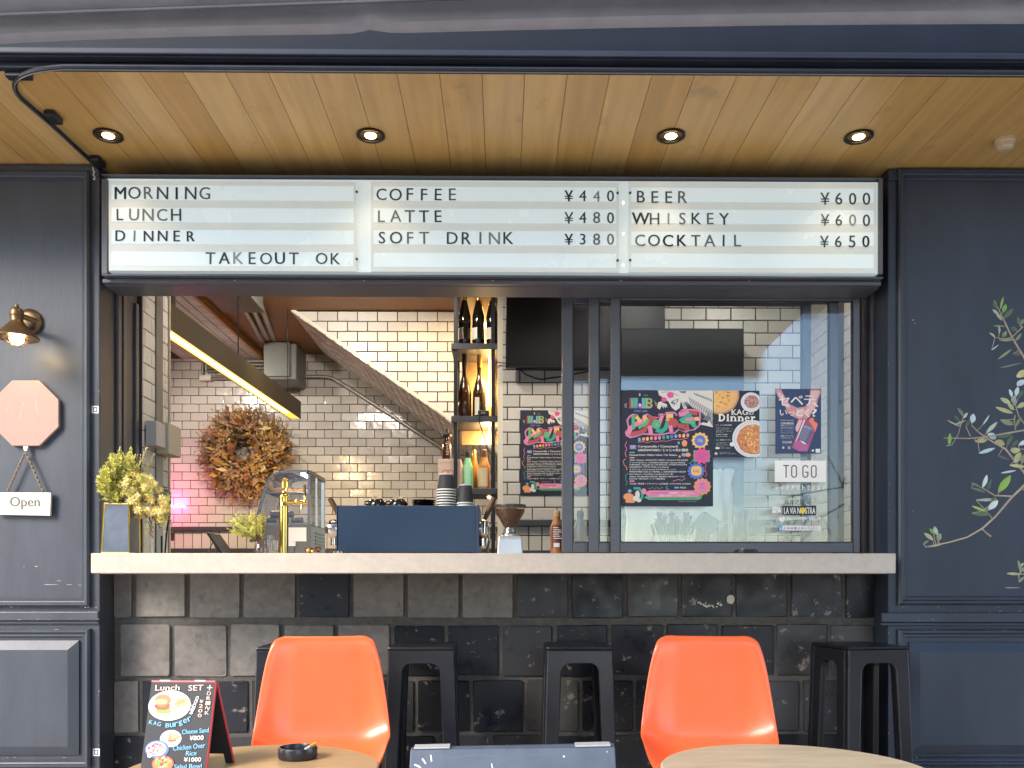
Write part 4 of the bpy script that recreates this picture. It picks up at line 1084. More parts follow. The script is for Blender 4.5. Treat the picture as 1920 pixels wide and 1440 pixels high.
# sauce bottles behind the sash
def sauce(px, label, body, capm, labm, Y=3.84, lab=True):
    c = V((X(px, Y), Y, base)); k = Y/FPX
    t = thing('sauce_bottle', label, 'bottle', c)
    zz = lambda py: Z(py, Y) - c.z
    b = MB(body); b.lathe(c, [(10.5*k, 0), (12*k, .004), (12.2*k, zz(1028)), (11.6*k, zz(1020)), (13*k, zz(1002)), (12.4*k, zz(990)), (8.5*k, zz(979)), (6.2*k, zz(973)), (6*k, zz(968))], 24); obj('bottle_body', b, t, smooth=True)
    b = MB(capm); b.lathe(c, [(6.6*k, zz(969)), (7*k, zz(967)), (6.6*k, zz(959)), (4*k, zz(957)), (0, zz(956.5))], 20); obj('cap', b, t, smooth=True)
    if lab:
        b = MB(labm); sh = sheet_px((0, 0, 20, 50), px-8, 983, px+9, 1030, Y-.0335*1.0)
        vs = []; fs = []; n = 10
        for i in range(n+1):
            a = R(-90 + 110*(i/n-.5))
            for py, rr in ((1028, 12.35), (1020, 11.9), (1002, 13.2), (990, 12.6), (984, 10.6)): vs.append(c + V((rr*k*math.cos(a), rr*k*math.sin(a), zz(py))))
        for i in range(n):
            for j in range(4): fs.append((i*5+j, i*5+5+j, i*5+6+j, i*5+1+j))
        b.grid(vs, fs); o = obj('paper_label', b, t, smooth=True)
        b = MB(paper)
        for j, py in enumerate((990, 994, 998, 1002, 1006, 1010)):
            q = at(px-7+j % 2, py, Y-.0335); b.box(q, q + V((m(10+3*(j % 3), Y), .0006, m(1.3, Y))))
        q = at(px-6, 1026, Y-.0335); b.box(q, q + V((m(11, Y), .0006, m(8, Y))))
        obj('label_print', b, o)
sauce(1044, 'brown chocolate sauce squeeze bottle with a dark label', mat('caramel plastic', (.36, .15, .045), .35), mat('tan cap', (.5, .3, .14), .45), mat('maroon label', (.14, .035, .03), .5))
sauce(1088, 'dark navy squeeze bottle behind the rear sash pane', mat('navy plastic', (.018, .022, .04), .35), mat('navy cap', (.02, .025, .04), .45), mat('navy label', (.03, .036, .06), .5), 3.9, False)

# ------------------------------------------------------------------ beer tap, display case, glasses, flowers
brass = mat('polished brass', (.90, .58, .14), .12, metal=1)
YTp = 3.62; c = V((X(532, YTp), YTp, base)); k = YTp/FPX
zz = lambda py: Z(py, YTp) - c.z
t = thing('beer_tap', 'polished brass beer tap column with an oval badge', 'beer tap', c)
b = MB(brass); b.lathe(c, [(10.5*k, 0), (10.5*k, .003), (9*k, .006), (8.2*k, .012), (8.2*k, zz(951)), (9*k, zz(950)), (9*k, zz(948)), (8.4*k, zz(947)), (8.6*k, zz(934)), (9*k, zz(932)), (7*k, zz(927)), (3*k, zz(924)), (2.2*k, zz(921)), (0, zz(920.5))], 28); obj('column', b, t, smooth=True)
b = MB(brass); b.tube([at(537, 941.5, YTp), at(549, 941, YTp), at(552, 941, YTp)], .0085, 10); b.tube([at(551, 941, YTp), at(566, 942, YTp)], .006, 10); b.ball(at(556, 941, YTp), .011, 8); b.tube([at(563, 941.5, YTp), at(578, 943, YTp)], .0085, 10); b.tube([at(572, 938, YTp), at(572.5, 934, YTp), at(571.5, 929, YTp)], .005, 8); b.tube([at(566, 946, YTp), at(565, 955, YTp)], .004, 8); obj('spout', b, t, smooth=True)
b = MB(mat('faucet handle', (.10, .06, .03), .4)); b.tube([at(571.5, 930, YTp), at(571, 909, YTp)], [.0055, .007], 8); obj('tap_handle', b, t, smooth=True)
b = MB(brass); M = Matrix.Rotation(R(90), 3, 'X') @ Matrix.Diagonal((6.3*k, 13.5*k, .008))
b.lathe(at(534.5, 908.5, YTp), [(.92, -.8), (1, -.5), (1, .5), (.9, 1), (.72, .8), (0, .8)], 28, M); obj('badge', b, t, smooth=True)
b = MB(mat('badge relief', (.5, .3, .06), .35, metal=.8)); sh = sheet_px((528, 895, 541, 922), 528, 895, 541, 922, YTp-.0088)
stroke(b, sh, [(534.5 + 3*math.cos(a), 908.5+7.5*math.sin(a)) for a in [i*math.pi/10 for i in range(21)]], .7, 1)
for y in (904, 906.5, 909, 911.5, 914): stroke(b, sh, [(532.6, y), (536.4, y)], .8, 1)
obj('badge_relief', b, t)

YD = 4.10; t = thing('display_case', 'curved glass countertop display case with food inside', 'display case', (X(535, YD), YD+.15, ZK))
dk = mat('graphite frame', (.34, .34, .35), .25, metal=.85)
prof_o = [(476, 984), (487, 940), (496, 912), (504, 895), (513, 886), (524, 882), (540, 881), (577, 881), (582, 884)]
prof_i = [(482, 984), (492, 943), (500, 916), (507, 899), (515, 891), (525, 887.5), (540, 886.5), (573, 886.5), (576.5, 889)]
def side_frame(Y, nm):
    b = MB(dk)
    o = [at(x, y, YD) for x, y in prof_o] + [at(582, 984, YD)]; i = [at(x, y, YD) for x, y in prof_i] + [at(576.5, 984, YD)]
    for a in range(len(o)-1):
        q = [o[a], o[a+1], i[a+1], i[a]]
        b.hexa([V((p.x, Y, p.z)) for p in q] + [V((p.x, Y+.012, p.z)) for p in q])
    obj(nm, b, t, bevel=.002)
side_frame(YD, 'side_frame'); side_frame(YD+.33, 'side_frame')
dg = glass_mat('display glass', (.94, .96, .97), 3.2, .06)
b = MB(dg); poly_i = [at(x, y, YD) for x, y in prof_i] + [at(576.5, 984, YD), at(482, 984, YD)]
b.face([V((p.x, YD+.006, p.z)) for p in poly_i]); obj('side_glass', b, t)
b = MB(dg); b.face([V((p.x, YD+.336, p.z)) for p in poly_i]); obj('side_glass', b, t)
b = MB(dg); pi = [at(x, y, YD) for x, y in prof_o]
for p, q in zip(pi[:-2], pi[1:-1]): b.face([V((p.x+.003, YD+.012, p.z-.003)), V((q.x+.003, YD+.012, q.z-.003)), V((q.x+.003, YD+.33, q.z-.003)), V((p.x+.003, YD+.33, p.z-.003))])
obj('curved_glass', b, t, smooth=True)
xr_ = at(582, 900, YD).x
b = MB(dk); b.box((xr_-.016, YD, Z(884, YD)-.013), (xr_, YD+.342, Z(882, YD))); b.box((xr_-.012, YD+.012, Z(984, YD)), (xr_, YD+.024, Z(888, YD))); b.box((xr_-.012, YD+.15, Z(984, YD)), (xr_, YD+.175, Z(888, YD))); obj('door_frame', b, t)
b = MB(dg); b.box((xr_-.008, YD+.025, Z(983, YD)), (xr_-.004, YD+.149, Z(888, YD))); b.box((xr_-.014, YD+.16, Z(983, YD)), (xr_-.010, YD+.329, Z(888, YD))); obj('door_glass', b, t)
b = MB(mat('graphite base', (.13, .125, .12), .4)); b.hexa([at(486, 1039.5, YD), at(582, 1039.5, YD), at(582, 1039.5, YD)+V((0, .345, 0)), at(486, 1039.5, YD)+V((0, .345, 0)), at(478, 984.5, YD), at(582, 984.5, YD), at(582, 984.5, YD)+V((0, .345, 0)), at(478, 984.5, YD)+V((0, .345, 0))]); obj('base_cabinet', b, t, bevel=.003)
b = MB(mat('grey tray', (.35, .36, .36), .3, metal=.5)); b.box((at(484, 960, YD).x, YD+.013, Z(984, YD)), (xr_-.017, YD+.329, Z(980, YD))); obj('tray', b, t)
b = MB(glass_mat('shelf glass', (.85, .92, .95), 1.2)); b.box((at(503, 926, YD).x, YD+.014, Z(927, YD)), (xr_-.018, YD+.328, Z(925.5, YD))); obj('glass_shelf', b, t)
b = MB(mat('bright tube', (1, 1, .95), .4, emit=(1, .97, .88), es=3.5)); b.box((xr_-.05, YD+.02, Z(887.5, YD)-.006), (xr_-.03, YD+.32, Z(887.5, YD))); obj('case_light', b, t)
b = MB(paper); b.pbox(541, 989, 574.5, 1015, YD-.0035, YD-.001); b.pbox(541, 1015.2, 554, 1024, YD-.0035, YD-.001); obj('notice_paper', b, t)
b = MB(blackcap)
for i in range(5): b.pbox(588-5.8+i*0, 992+i*6, 589-5, 995+i*6, YD+.06, YD+.3)
for i in range(4):
    z = Z(996+i*7, YD); b.box((xr_+.0005, YD+.1, z-.006), (xr_+.004, YD+.32, z))
obj('vent_slat', b, t)
b = MB(dk); b.pbox(573+9.3, 975, 590+3, 985, YD+.2, YD+.32); b.pbox(545, 1025, 551, 1036, YD-.004, YD-.001); obj('control_panel', b, t)
t2 = thing('plate', 'plate of golden pastries on the glass shelf of the display case', 'plate', at(545, 925, YD+.15))
c = V((at(545, 925, YD+.15).x, YD+.16, Z(925.5, YD)+.0006))
b = MB(mat('white china', (.75, .74, .72), .2)); b.lathe(c, [(.05, 0), (.075, .006), (.105, .012), (.103, .014), (.05, .004), (0, .004)], 28); obj('dish', b, t2, smooth=True)
b = MB(mat('golden pastry', (.55, .26, .06), .6, var=.3, vs=60)); rng = random.Random(8)
for i in range(11): b.ball(c + V((rng.uniform(-.06, .06), rng.uniform(-.06, .06), .02+rng.uniform(0, .01))), rng.uniform(.016, .026), 7, (1.2, 1, .6))
obj('pastries', b, t2, smooth=True)
t2 = thing('wrapped_rolls', 'grey wrapped rolls on the floor of the display case', 'food', at(530, 962, YD+.12))
b = MB(mat('grey wrap', (.2, .19, .19), .35)); zf = Z(980, YD)+.0005
for px, w in ((500, 20), (524, 18), (548, 20)): p = V((X(px, YD+.12), YD+.12, zf+.017)); b.tube([p, p+V((m(w, YD), .0, 0))], .0165, 12)
for px, w in ((508, 20), (532, 18)): p = V((X(px, YD+.12), YD+.12, zf+.017+.03)); b.tube([p, p+V((m(w, YD), .0, 0))], .0165, 12)
obj('rolls', b, t2, smooth=True)

tg = glass_mat('tumbler glass', (.97, .96, .95), 1.6)
def tumbler(px, top, w, lab, Y):
    c = V((X(px, Y), Y, base)); r = m(w/2, Y); h = Z(top, Y)-base
    b = MB(tg); b.lathe(c, [(r*.85, 0), (r*.9, .004), (r, h), (r*.93, h), (r*.83, .008), (0, .008)], 24)
    o = obj('tumbler', b, smooth=True); tag(o, lab, 'glass')
tumbler(506, 1003, 14, 'tall straight empty glass nearest the beer tap', 3.56)
tumbler(517, 1013, 12, 'short empty glass half behind the beer tap', 3.60)
t = thing('globe_vase', 'round clear vase of yellow-green dried sprigs left of the beer tap', 'vase', (X(490, 3.52), 3.52, base))
c = V((X(490, 3.52), 3.52, base))
b = MB(glass_mat('pink glass', (.95, .86, .82), 1.6)); b.lathe(c, [(.02, 0), (.024, .002), (.029, .02), (.026, .042), (.014, .056), (.015, .062)], 24); obj('vase_glass', b, t, smooth=True)
yg = [mat('yellow green sprigs', (.48, .46, .10), .8), mat('olive sprigs', (.34, .31, .08), .8), mat('mustard puffs', (.62, .47, .14), .8), mat('dried purple brown', (.12, .07, .05), .8), mat('cream puffs', (.82, .68, .28), .85), mat('fresh lime sprigs', (.58, .54, .12), .8)]
bl = MB(); rng = random.Random(21)
def sprig(b, p0, p1, ma, n, ln, spread, rr=.0012):
    b.use(ma); p0, p1 = V(p0), V(p1); d = p1-p0
    mid = p0 + d*.5 + V((rng.uniform(-1, 1), rng.uniform(-1, 1), rng.uniform(0, 1)))*d.length*.08
    b.tube([p0, mid, p1], [rr, rr, rr*.6], 4)
    for i in range(n):
        u = rng.uniform(.25, 1.05); p = p0 + d*u if u > .5 else p0 + (mid-p0)*u*2
        b.blade(p, d.normalized() + V((rng.uniform(-1, 1), rng.uniform(-1, 1), rng.uniform(-1, 1)))*spread, V((rng.uniform(-1, 1), -1, rng.uniform(-1, 1))), rng.uniform(.5, 1)*ln, ln*rng.uniform(.14, .34))
top = c + V((0, 0, .055))
for i in range(30):
    q = rng.random()
    e = at(rng.uniform(428, 470), 980 + rng.uniform(-14, 24), 3.52) + V((0, rng.uniform(-.04, .06), 0)); sprig(bl, top, e, yg[rng.choice((0, 0, 1, 5))], 26, .022, .7)
for i in range(42):
    e = at(rng.uniform(474, 496), rng.uniform(960, 996), 3.52) + V((0, rng.uniform(-.04, .04), 0)); sprig(bl, top, e, yg[rng.choice((0, 1, 2, 2, 0))], 22, .016, 1.2)
for i in range(10):
    e = at(rng.uniform(463, 490), rng.uniform(1000, 1014), 3.5); sprig(bl, top, e, yg[3], 14, .014, 1.3)
obj('dried_sprigs', bl, t)

# leaning black tablet
t = thing('tablet_stand', 'thin black tablet leaning on a wire stand on the counter', 'tablet', at(405, 1037, 3.7))
b = MB(blackcap); p, q = at(388.5, 999.5, 3.7), at(419, 1037, 3.7); p2 = V((p.x, 3.7, p.z)); q2 = V((q.x, 3.7, base+.001)); d = (q2-p2).normalized(); n = V((-d.z, 0, d.x))*.0045
b.hexa([q2-n, q2+n+V((0, 0, .0)), q2+n+V((0, .16, 0)), q2-n+V((0, .16, 0)), p2-n, p2+n, p2+n+V((0, .16, 0)), p2-n+V((0, .16, 0))]); obj('screen_slab', b, t, bevel=.001)
b = MB(steel); b.tube([at(400, 1016, 3.78), at(395, 1024, 3.78), V((X(389, 3.78), 3.78, base+.003))], .003, 6); b.tube([at(402, 1020, 3.78), V((X(408, 3.78), 3.78, base+.003))], .003, 6); obj('stand_leg', b, t, smooth=True)

# terrarium vase with dried flowers
YV = 3.36
t = thing('terrarium_vase', 'brass edged glass vase of fluffy dried flowers at the counter end', 'vase', (X(222, YV), YV, ZK))
fl = [V((X(189.5, YV), YV, ZK+.0008)), V((X(243, YV), YV-.0, ZK+.0008)), V((X(259, YV+.1), YV+.12, ZK+.0008)), V((X(202, YV+.1), YV+.14, ZK+.0008))]
tp = [at(195.5, 944, YV), at(241, 945, YV), V((X(257.5, YV+.1), YV+.12, Z(947, YV+.1))), V((X(204, YV+.1), YV+.14, Z(946, YV+.12)))]
b = MB(brass)
for i in range(4): b.tube([fl[i], tp[i]], .0035, 6); b.tube([tp[i], tp[(i+1) % 4]], .0035, 6); b.tube([fl[i]+V((0, 0, .004)), fl[(i+1) % 4]+V((0, 0, .004))], .0035, 6)
obj('brass_edges', b, t, smooth=True)
b = MB(mat('glass with painted reflection', (.13, .15, .18), .14, var=.35, vs=7, spec=.8))  # opaque panes, a mottled pale reflection painted into their colour
for i in range(4): b.face([fl[i], fl[(i+1) % 4], tp[(i+1) % 4], tp[i]])
obj('glass_sides', b, t)
bs = MB(); root = V((X(225, YV+.06), YV+.06, ZK+.02))
for i in range(260):
    a = rng.uniform(0, 6.283); q = math.sqrt(rng.random())
    px_, py_ = 221 + 37*q*math.cos(a) - 10*q*math.sin(a), 893 + 46*q*math.sin(a)
    p1 = at(px_, py_, YV+.05+rng.uniform(-.06, .06)); p0 = at(222 + (px_-222)*.55 + rng.uniform(-4, 4), 940 + (py_-940)*.6, YV+.06)
    sprig(bs, p0, p1, yg[rng.choice((5, 0, 5, 5, 1))], 46, .017, 1.0)
for i in range(11):
    e = at(rng.uniform(205, 246), rng.uniform(836, 858), YV+.05); sprig(bs, root+V((0, 0, .16)), e, yg[5], 30, .016, .9)
for i in range(9):
    e = at(rng.uniform(255, 292), rng.uniform(842, 862), YV+.08); sprig(bs, root+V((.03, 0, .12)), e, yg[rng.choice((1, 4))], 14, .012, .8)
obj('green_sprigs', bs, t)
bs = MB()
for i in range(150):
    a = rng.uniform(0, 6.283); q = math.sqrt(rng.random()); px_, py_ = 272 + 44*q*math.cos(a) + 8*q*math.sin(a), 932 + 44*q*math.sin(a) + 14*q*math.cos(a)
    p1 = at(px_, py_, YV+.04+rng.uniform(-.06, .08)); ma = yg[rng.choice((4, 4, 4, 2, 0))]
    bs.use(ma); rr = rng.uniform(.012, .024)
    for q in range(62):
        d = V((rng.gauss(0, 1), rng.gauss(0, 1), rng.gauss(0, 1))).normalized(); bs.blade(p1, d, V((rng.uniform(-1, 1), -1, 0)), rr*rng.uniform(.6, 1.2), rr*.13)
obj('fluffy_heads', bs, t)
bs = MB()
for i in range(16):
    a = at(rng.uniform(255, 300), rng.uniform(935, 960), YV+.05); e = a + V((rng.uniform(-.01, .05), rng.uniform(-.02, .02), -rng.uniform(.05, .12))); sprig(bs, a, e, yg[rng.choice((3, 2, 1))], 16, .016, 1)
sprig(bs, root+V((.02, 0, .05)), at(268, 880, YV+.05), wr[0], 10, .02, 1)
for i in range(14): sprig(bs, root, at(rng.uniform(215, 245), 950, YV+.06), yg[3], 3, .01, .6)
obj('hanging_twigs', bs, t)
b = MB(blk); 
b.tube([V((X(309, 3.9), 3.9, base)), at(312, 1000, 3.9), at(316, 975, 3.9), at(318, 962, 3.9)], .004, 6); b.tube([V((X(303, 3.9), 3.9, base)), at(303, 1005, 3.9)], .004, 6)
o = obj('bent_cable', b, smooth=True); tag(o, 'thin dark cable rising from the counter beside the corner trim', 'cable')

# things behind the poster pane: cups, straws
clear = glass_mat('clear cup plastic', (.93, .95, .96), 1.0, .08)
def clearstack(px, top, w, n, lab, Y):
    c0 = V((X(px, Y), Y, base)); r = m(w/2, Y); h = Z(top, Y)-base; step = .011
    for i in range(n):
        c = c0 + V((0, 0, i*step)); hh = h - (n-1)*step
        b = MB(clear); b.lathe(c, [(r, 0), (r*1.03, .002), (r*.99, .004), (r*.76, hh), (r*.7, hh), (r*.9, .004)] , 22)
        o = obj('clear_cup', b, smooth=True); tag(o, ('lowest' if i == 0 else 'topmost' if i == n-1 else ('second', 'third', 'fourth', 'fifth', 'sixth', 'seventh', 'eighth')[i-1] + ' lowest') + ' clear plastic cup of the ' + lab, 'cup', 'clear cups, ' + lab)
clearstack(1389, 947, 33, 8, 'tall stack behind the dinner poster', 4.0)
clearstack(1354, 978, 26, 3, 'short stack left of the tall one', 4.0)
t = thing('straw_box', 'clear box of dark paper straws below the concert poster', 'straw holder', (X(1265, 4.0), 4.0, ZK))
a = at(1232, 1004, 3.97); b = MB(clear); x0, x1 = X(1228, 3.97), X(1296, 3.97); zt_ = Z(1003, 3.97)
b.box((x0, 3.96, base), (x1, 3.964, zt_)); b.box((x0, 4.10, base), (x1, 4.104, zt_)); b.box((x0, 3.9645, base), (x0+.004, 4.0995, zt_)); b.box((x1-.004, 3.9645, base), (x1, 4.0995, zt_)); obj('clear_box', b, t)
b = MB(mat('dark paper', (.03, .035, .05), .6))
for i in range(44):
    px_ = rng.uniform(1238, 1284); p = V((X(px_, 4.03), 4.03+rng.uniform(-.04, .05), base+.01)); e = at(px_ + (px_-1262)*.7 + rng.uniform(-10, 10), rng.uniform(958, 985), 4.03); e.y = p.y
    b.tube([p, e], .006, 6)
obj('straws', b, t)
t = thing('napkin_holder', 'dark angular holder standing right of the straw box', 'holder', (X(1325, 4.0), 4.0, ZK))
b = MB(mat('dark holder', (.03, .035, .045), .4)); pts = [(1306, 1040), (1313, 990), (1296, 990), (1322, 958), (1352, 978), (1340, 1000), (1332, 1000), (1326, 1040)]
b.prism([(at(x, y, 4.0).x, max(at(x, y, 4.0).z, base)) for x, y in pts], 4.0, 4.08); obj('holder_body', b, t, bevel=.003)
# ------------------------------------------------------------------ posters and stickers
def ink(name, c): return mat('ink ' + name, c, .55)
NAVY, PINK, HOTP, RED = ink('night blue', (.012, .017, .035)), ink('pink', (.75, .22, .36)), ink('hot pink', (.75, .08, .28)), ink('brick red', (.45, .08, .08))
GREEN, TEAL, ORANGE, YEL = ink('green', (.10, .42, .20)), ink('teal', (.04, .36, .25)), ink('orange', (.80, .30, .12)), ink('light orange', (.82, .50, .16))
BLUE, SKYB, WHITE, PURP = ink('blue', (.10, .17, .55)), ink('sky blue', (.16, .38, .62)), ink('white', (.80, .77, .70)), ink('purple', (.22, .14, .42))
BONE, SHADE, GREYT = ink('bone', (.68, .64, .58)), ink('bone shade', (.16, .16, .18)), ink('grey type', (.5, .52, .55))
def concert(px0, py0, px1, py1, Y, label):
    t = thing('concert_poster', label, 'poster', at((px0+px1)/2, py1, Y))
    sh = sheet_px((80, 70, 1122, 1378), px0, py0, px1, py1, Y, .00025)
    b = MB(NAVY); a, c = sh(80, 70), sh(1122, 1378); b.box((a.x, Y, c.z), (c.x, Y+.0012, a.z)); obj('paper', b, t)
    rnd = random.Random(4)
    b = MB(); L = 1
    # dinosaur skeleton: skull with two pink eyes, neck, ribs and a clawed hand
    b.use(BONE); poly(b, sh, [(500, 72), (1120, 72), (1120, 488), (1050, 470), (960, 452), (1010, 430), (1060, 440), (1065, 400), (1010, 330), (960, 290), (900, 270), (850, 230), (800, 200), (830, 275), (790, 280), (760, 190), (745, 270), (700, 300), (660, 270), (620, 200), (560, 150), (515, 130)], L)
    b.use(SHADE)
    for i in range(13):
        x = 850 + i*21; y = 150 + i*12; stroke(b, sh, [(x, y), (x+18, y+50+i*3), (x+10, y+95+i*5)], 8, L+1)
    for i in range(8): stroke(b, sh, [(905+i*26, 100+i*9), (935+i*25, 128+i*10)], 9, L+1)
    for i in range(6): stroke(b, sh, [(780+i*10, 215-i*3), (800+i*12, 262-i*4)], 6, L+1)
    poly(b, sh, [(1000, 395), (1060, 345), (1100, 380), (1075, 420)], L+1); stroke(b, sh, [(545, 95), (600, 88), (660, 96), (730, 130)], 5, L+1); stroke(b, sh, [(525, 130), (545, 150)], 5, L+1)
    poly(b, sh, [(905, 300), (950, 330), (1000, 400), (975, 380), (930, 345)], L+1)
    for i in range(9): stroke(b, sh, [(1040+i*8, 300+i*18), (1090+i*3, 330+i*18), (1118, 322+i*18)], 6, L+1)
    poly(b, sh, [(735, 80), (820, 78), (810, 105), (760, 100)], L+1); poly(b, sh, [(660, 190), (735, 165), (720, 215), (680, 245), (640, 215)], L+1)
    b.use(BONE); poly(b, sh, [(672, 195), (720, 178), (700, 222)], L+2); stroke(b, sh, [(640, 215), (690, 240), (730, 200)], 7, L+2)
    b.use(HOTP); disc(b, sh, 640, 125, 38, 34, L+2, wob=.1); disc(b, sh, 570, 175, 30, 28, L+2, wob=.1)
    b.use(BONE); poly(b, sh, [(490, 265), (505, 205), (540, 195), (560, 215), (600, 225), (608, 270), (590, 245), (585, 275), (568, 245), (560, 278), (545, 240), (520, 290)], L)
    # date
    cols = [RED, GREEN, BLUE, WHITE, ORANGE, GREEN]
    for (ch, x0, x1, k) in (('1', 190, 232, RED), ('1', 226, 268, BLUE), ('1', 330, 372, SKYB), ('8', 362, 436, ORANGE)):
        b.use(k); text(b, sh, ch, x0, 158, x1, 275, L+1, bold=.04)
        b.use(GREEN); text(b, sh, ch, x0+12, 158, x1-4, 262, L+2, bold=.005)
    b.use(HOTP); disc(b, sh, 302, 250, 20, 26, L+1); b.use(BONE); disc(b, sh, 297, 236, 13, 16, L+2)
    b.use(SKYB); text(b, sh, 'START 16:00', 234, 294, 378, 318, L+1, bold=.01)
    b.use(YEL); poly(b, sh, [(296, 100), (306, 122), (296, 142), (286, 122)], L+1); b.use(GREEN); text(b, sh, 'FES', 345, 120, 385, 138, L+1)
    for i, (x, y, a) in enumerate(((150, 225, 200), (145, 245, 180), (150, 265, 160), (460, 190, -60), (468, 215, -30), (472, 240, 0))):
        b.use((PINK, ORANGE, SKYB, GREEN, YEL, PINK)[i]); stroke(b, sh, [(x, y), (x+22*math.cos(R(a)), y-22*math.sin(R(a))*.6)], 8, L+1)
    # big bubbly title: outline, dark core, coloured strokes
    out = [(160, 560), (140, 590), (180, 380), (210, 345), (260, 350), (320, 400), (345, 350), (400, 350), (430, 385), (500, 380), (520, 345), (560, 340), (590, 320), (680, 318), (720, 330), (760, 290), (870, 285), (970, 300), (985, 380), (970, 480), (900, 510), (860, 545), (800, 520), (740, 500), (680, 560), (600, 545), (520, 570), (430, 580), (350, 570), (260, 600), (180, 610)]
    out = [(140, 585), (128, 540), (165, 500), (145, 410), (170, 365), (215, 335), (270, 345), (318, 395), (335, 348), (385, 335), (435, 365), (500, 375), (510, 335), (555, 332), (570, 345), (590, 315), (690, 312), (720, 350), (735, 320), (770, 285), (870, 280), (980, 292), (985, 370), (975, 470), (915, 520), (860, 525), (810, 550), (740, 515), (690, 560), (620, 560), (560, 575), (470, 580), (400, 575), (330, 570), (260, 595), (190, 612)]
    b.use(PINK); poly(b, sh, out, L+1)
    cx_, cy_ = 560, 450
    b.use(PURP); poly(b, sh, [(cx_+(x-cx_)*.965, cy_+(y-cy_)*.90) for x, y in out], L+2)
    b.use(NAVY); poly(b, sh, [(cx_+(x-cx_)*.945, cy_+(y-cy_)*.84) for x, y in out], L+3)
    S_ = lambda k, pts, w=46, l=0: (b.use(k), stroke(b, sh, pts, w, L+4+l))
    S_(PINK, [(175, 555), (185, 510), (240, 460), (300, 430), (345, 415)], 52); S_(GREEN, [(222, 365), (222, 500)], 38, 1); S_(YEL, [(262, 375), (300, 420)], 40, 1)
    S_(RED, [(210, 562), (290, 548), (350, 520), (370, 480)], 46, 1); S_(GREEN, [(290, 490), (370, 440), (380, 410)], 36, 2); S_(YEL, [(352, 370), (375, 420)], 42, 1)
    S_(RED, [(408, 380), (400, 460)], 50, 1); S_(RED, [(410, 385), (470, 400)], 44, 1); S_(PINK, [(410, 485), (420, 560)], 48, 2)
    b.use(GREEN); disc(b, sh, 482, 455, 52, 52, L+6); b.use(PINK); disc(b, sh, 484, 456, 10, 10, L+7); b.use(SHADE); stroke(b, sh, [(440, 450), (475, 450)], 4, L+7)
    S_(PINK, [(545, 365), (520, 430)], 42, 1); S_(TEAL, [(490, 520), (540, 535), (585, 500), (605, 440)], 46, 2)
    b.use(YEL); rect(b, sh, 592, 335, 672, 385, L+5); S_(ORANGE, [(600, 400), (640, 415)], 36, 2); b.use(RED); disc(b, sh, 672, 440, 58, 52, L+6); S_(PINK, [(640, 480), (650, 530)], 44, 3)
    S_(PINK, [(750, 345), (835, 320)], 48, 1); S_(RED, [(870, 320), (930, 330)], 48, 2); S_(TEAL, [(760, 410), (850, 345), (880, 390)], 44, 2); S_(PINK, [(820, 400), (950, 385)], 34, 3); S_(YEL, [(925, 395), (955, 395)], 36, 4)
    S_(GREEN, [(780, 425), (910, 430)], 36, 3); S_(TEAL, [(880, 440), (920, 480)], 42, 2); S_(RED, [(740, 470), (790, 480)], 52, 3); S_(RED, [(830, 460), (835, 505), (800, 510)], 34, 3)
    for i in range(13):
        b.use((SKYB, ORANGE, YEL, ORANGE, PINK, PINK, TEAL, GREEN, BLUE, SKYB, ORANGE, YEL, PINK)[i]); disc(b, sh, 292+i*45.5, 625-i*4, 17, 22, L+1, 12, .35)
    b.use(PINK); stroke(b, sh, [(275, 658), (340, 650), (380, 662), (430, 645), (480, 655), (540, 640), (600, 645), (680, 622), (760, 625), (840, 605)], 5, L+1)
    # line-up
    b.use(PURP); rect(b, sh, 182, 688, 258, 735, L+1); b.use(WHITE); text(b, sh, 'GUEST', 190, 694, 250, 712, L+2); text(b, sh, 'LIVE', 200, 716, 236, 730, L+2)
    b.use(WHITE)
    text(b, sh, 'Campanella / Conomark', 276, 690, 730, 722, L+1, bold=.025); text(b, sh, 'GREENWORKS / じゃじゃ馬れ獅娘', 276, 727, 842, 760, L+1, bold=.025)
    b.use(GREEN); rect(b, sh, 182, 765, 238, 779, L+1); b.use(PINK); rect(b, sh, 182, 824, 238, 838, L+1); rect(b, sh, 182, 1088, 238, 1102, L+1)
    b.use(WHITE)
    names = [('Kawasaki Kohei / Mellow Yellow / The Waiters', 712, 790), ('Akiko Watson / SHADOW CREW / Gardenia SEX JAMES', 836, 850), ('チャック＆のにん / CHUNKY×LEETON / Chinatsu×RINCE', 808, 876), ('FUJIWARA / Gang aka ma / HOTSAUCE / HYDRO×MAGUNI', 826, 902),
             ('KOHARUTA / ITTO×CLIQ / Lee Kiyoshi', 622, 928), ('サブロッカーズ (Luv Kiyoshi SEX BPHO×ホーンス)', 700, 954), ('MASATHREE×Tech-C / MONK_n / DRAMERIAN× BOSSY', 818, 980), ('Ryo×Venom / Outsidefan Tum(Jin) & DU / 海', 668, 1006),
             ('Shinkin\' The Bad Man×UNCLE / ARUMA / BPHO×ホーンス', 800, 1032), ('B.O.M.B / TER-EAST / I × 2 × 鯨空男女', 582, 1058), ('天火伯 / 神波帝 / マサラジャ / 山河真船 / GTO POSSE GONEER', 870, 1114)]
    for s_, x1, y in names: text(b, sh, s_, 182, y, x1, y+19, L+1, bold=.018)
    b.use(SKYB); rect(b, sh, 685, 1158, 738, 1176, L+1); b.use(WHITE); text(b, sh, 'PIZZA', 752, 1158, 818, 1176, L+1, bold=.02)
    # badges
    b.use(YEL); disc(b, sh, 975, 635, 92, 88, L+1, 64, 0, 12, .09); b.use(BLUE); disc(b, sh, 975, 638, 62, 62, L+2, 60, 0, 14, .1); b.use(YEL); text(b, sh, '106', 948, 615, 1004, 656, L+3, bold=.01)
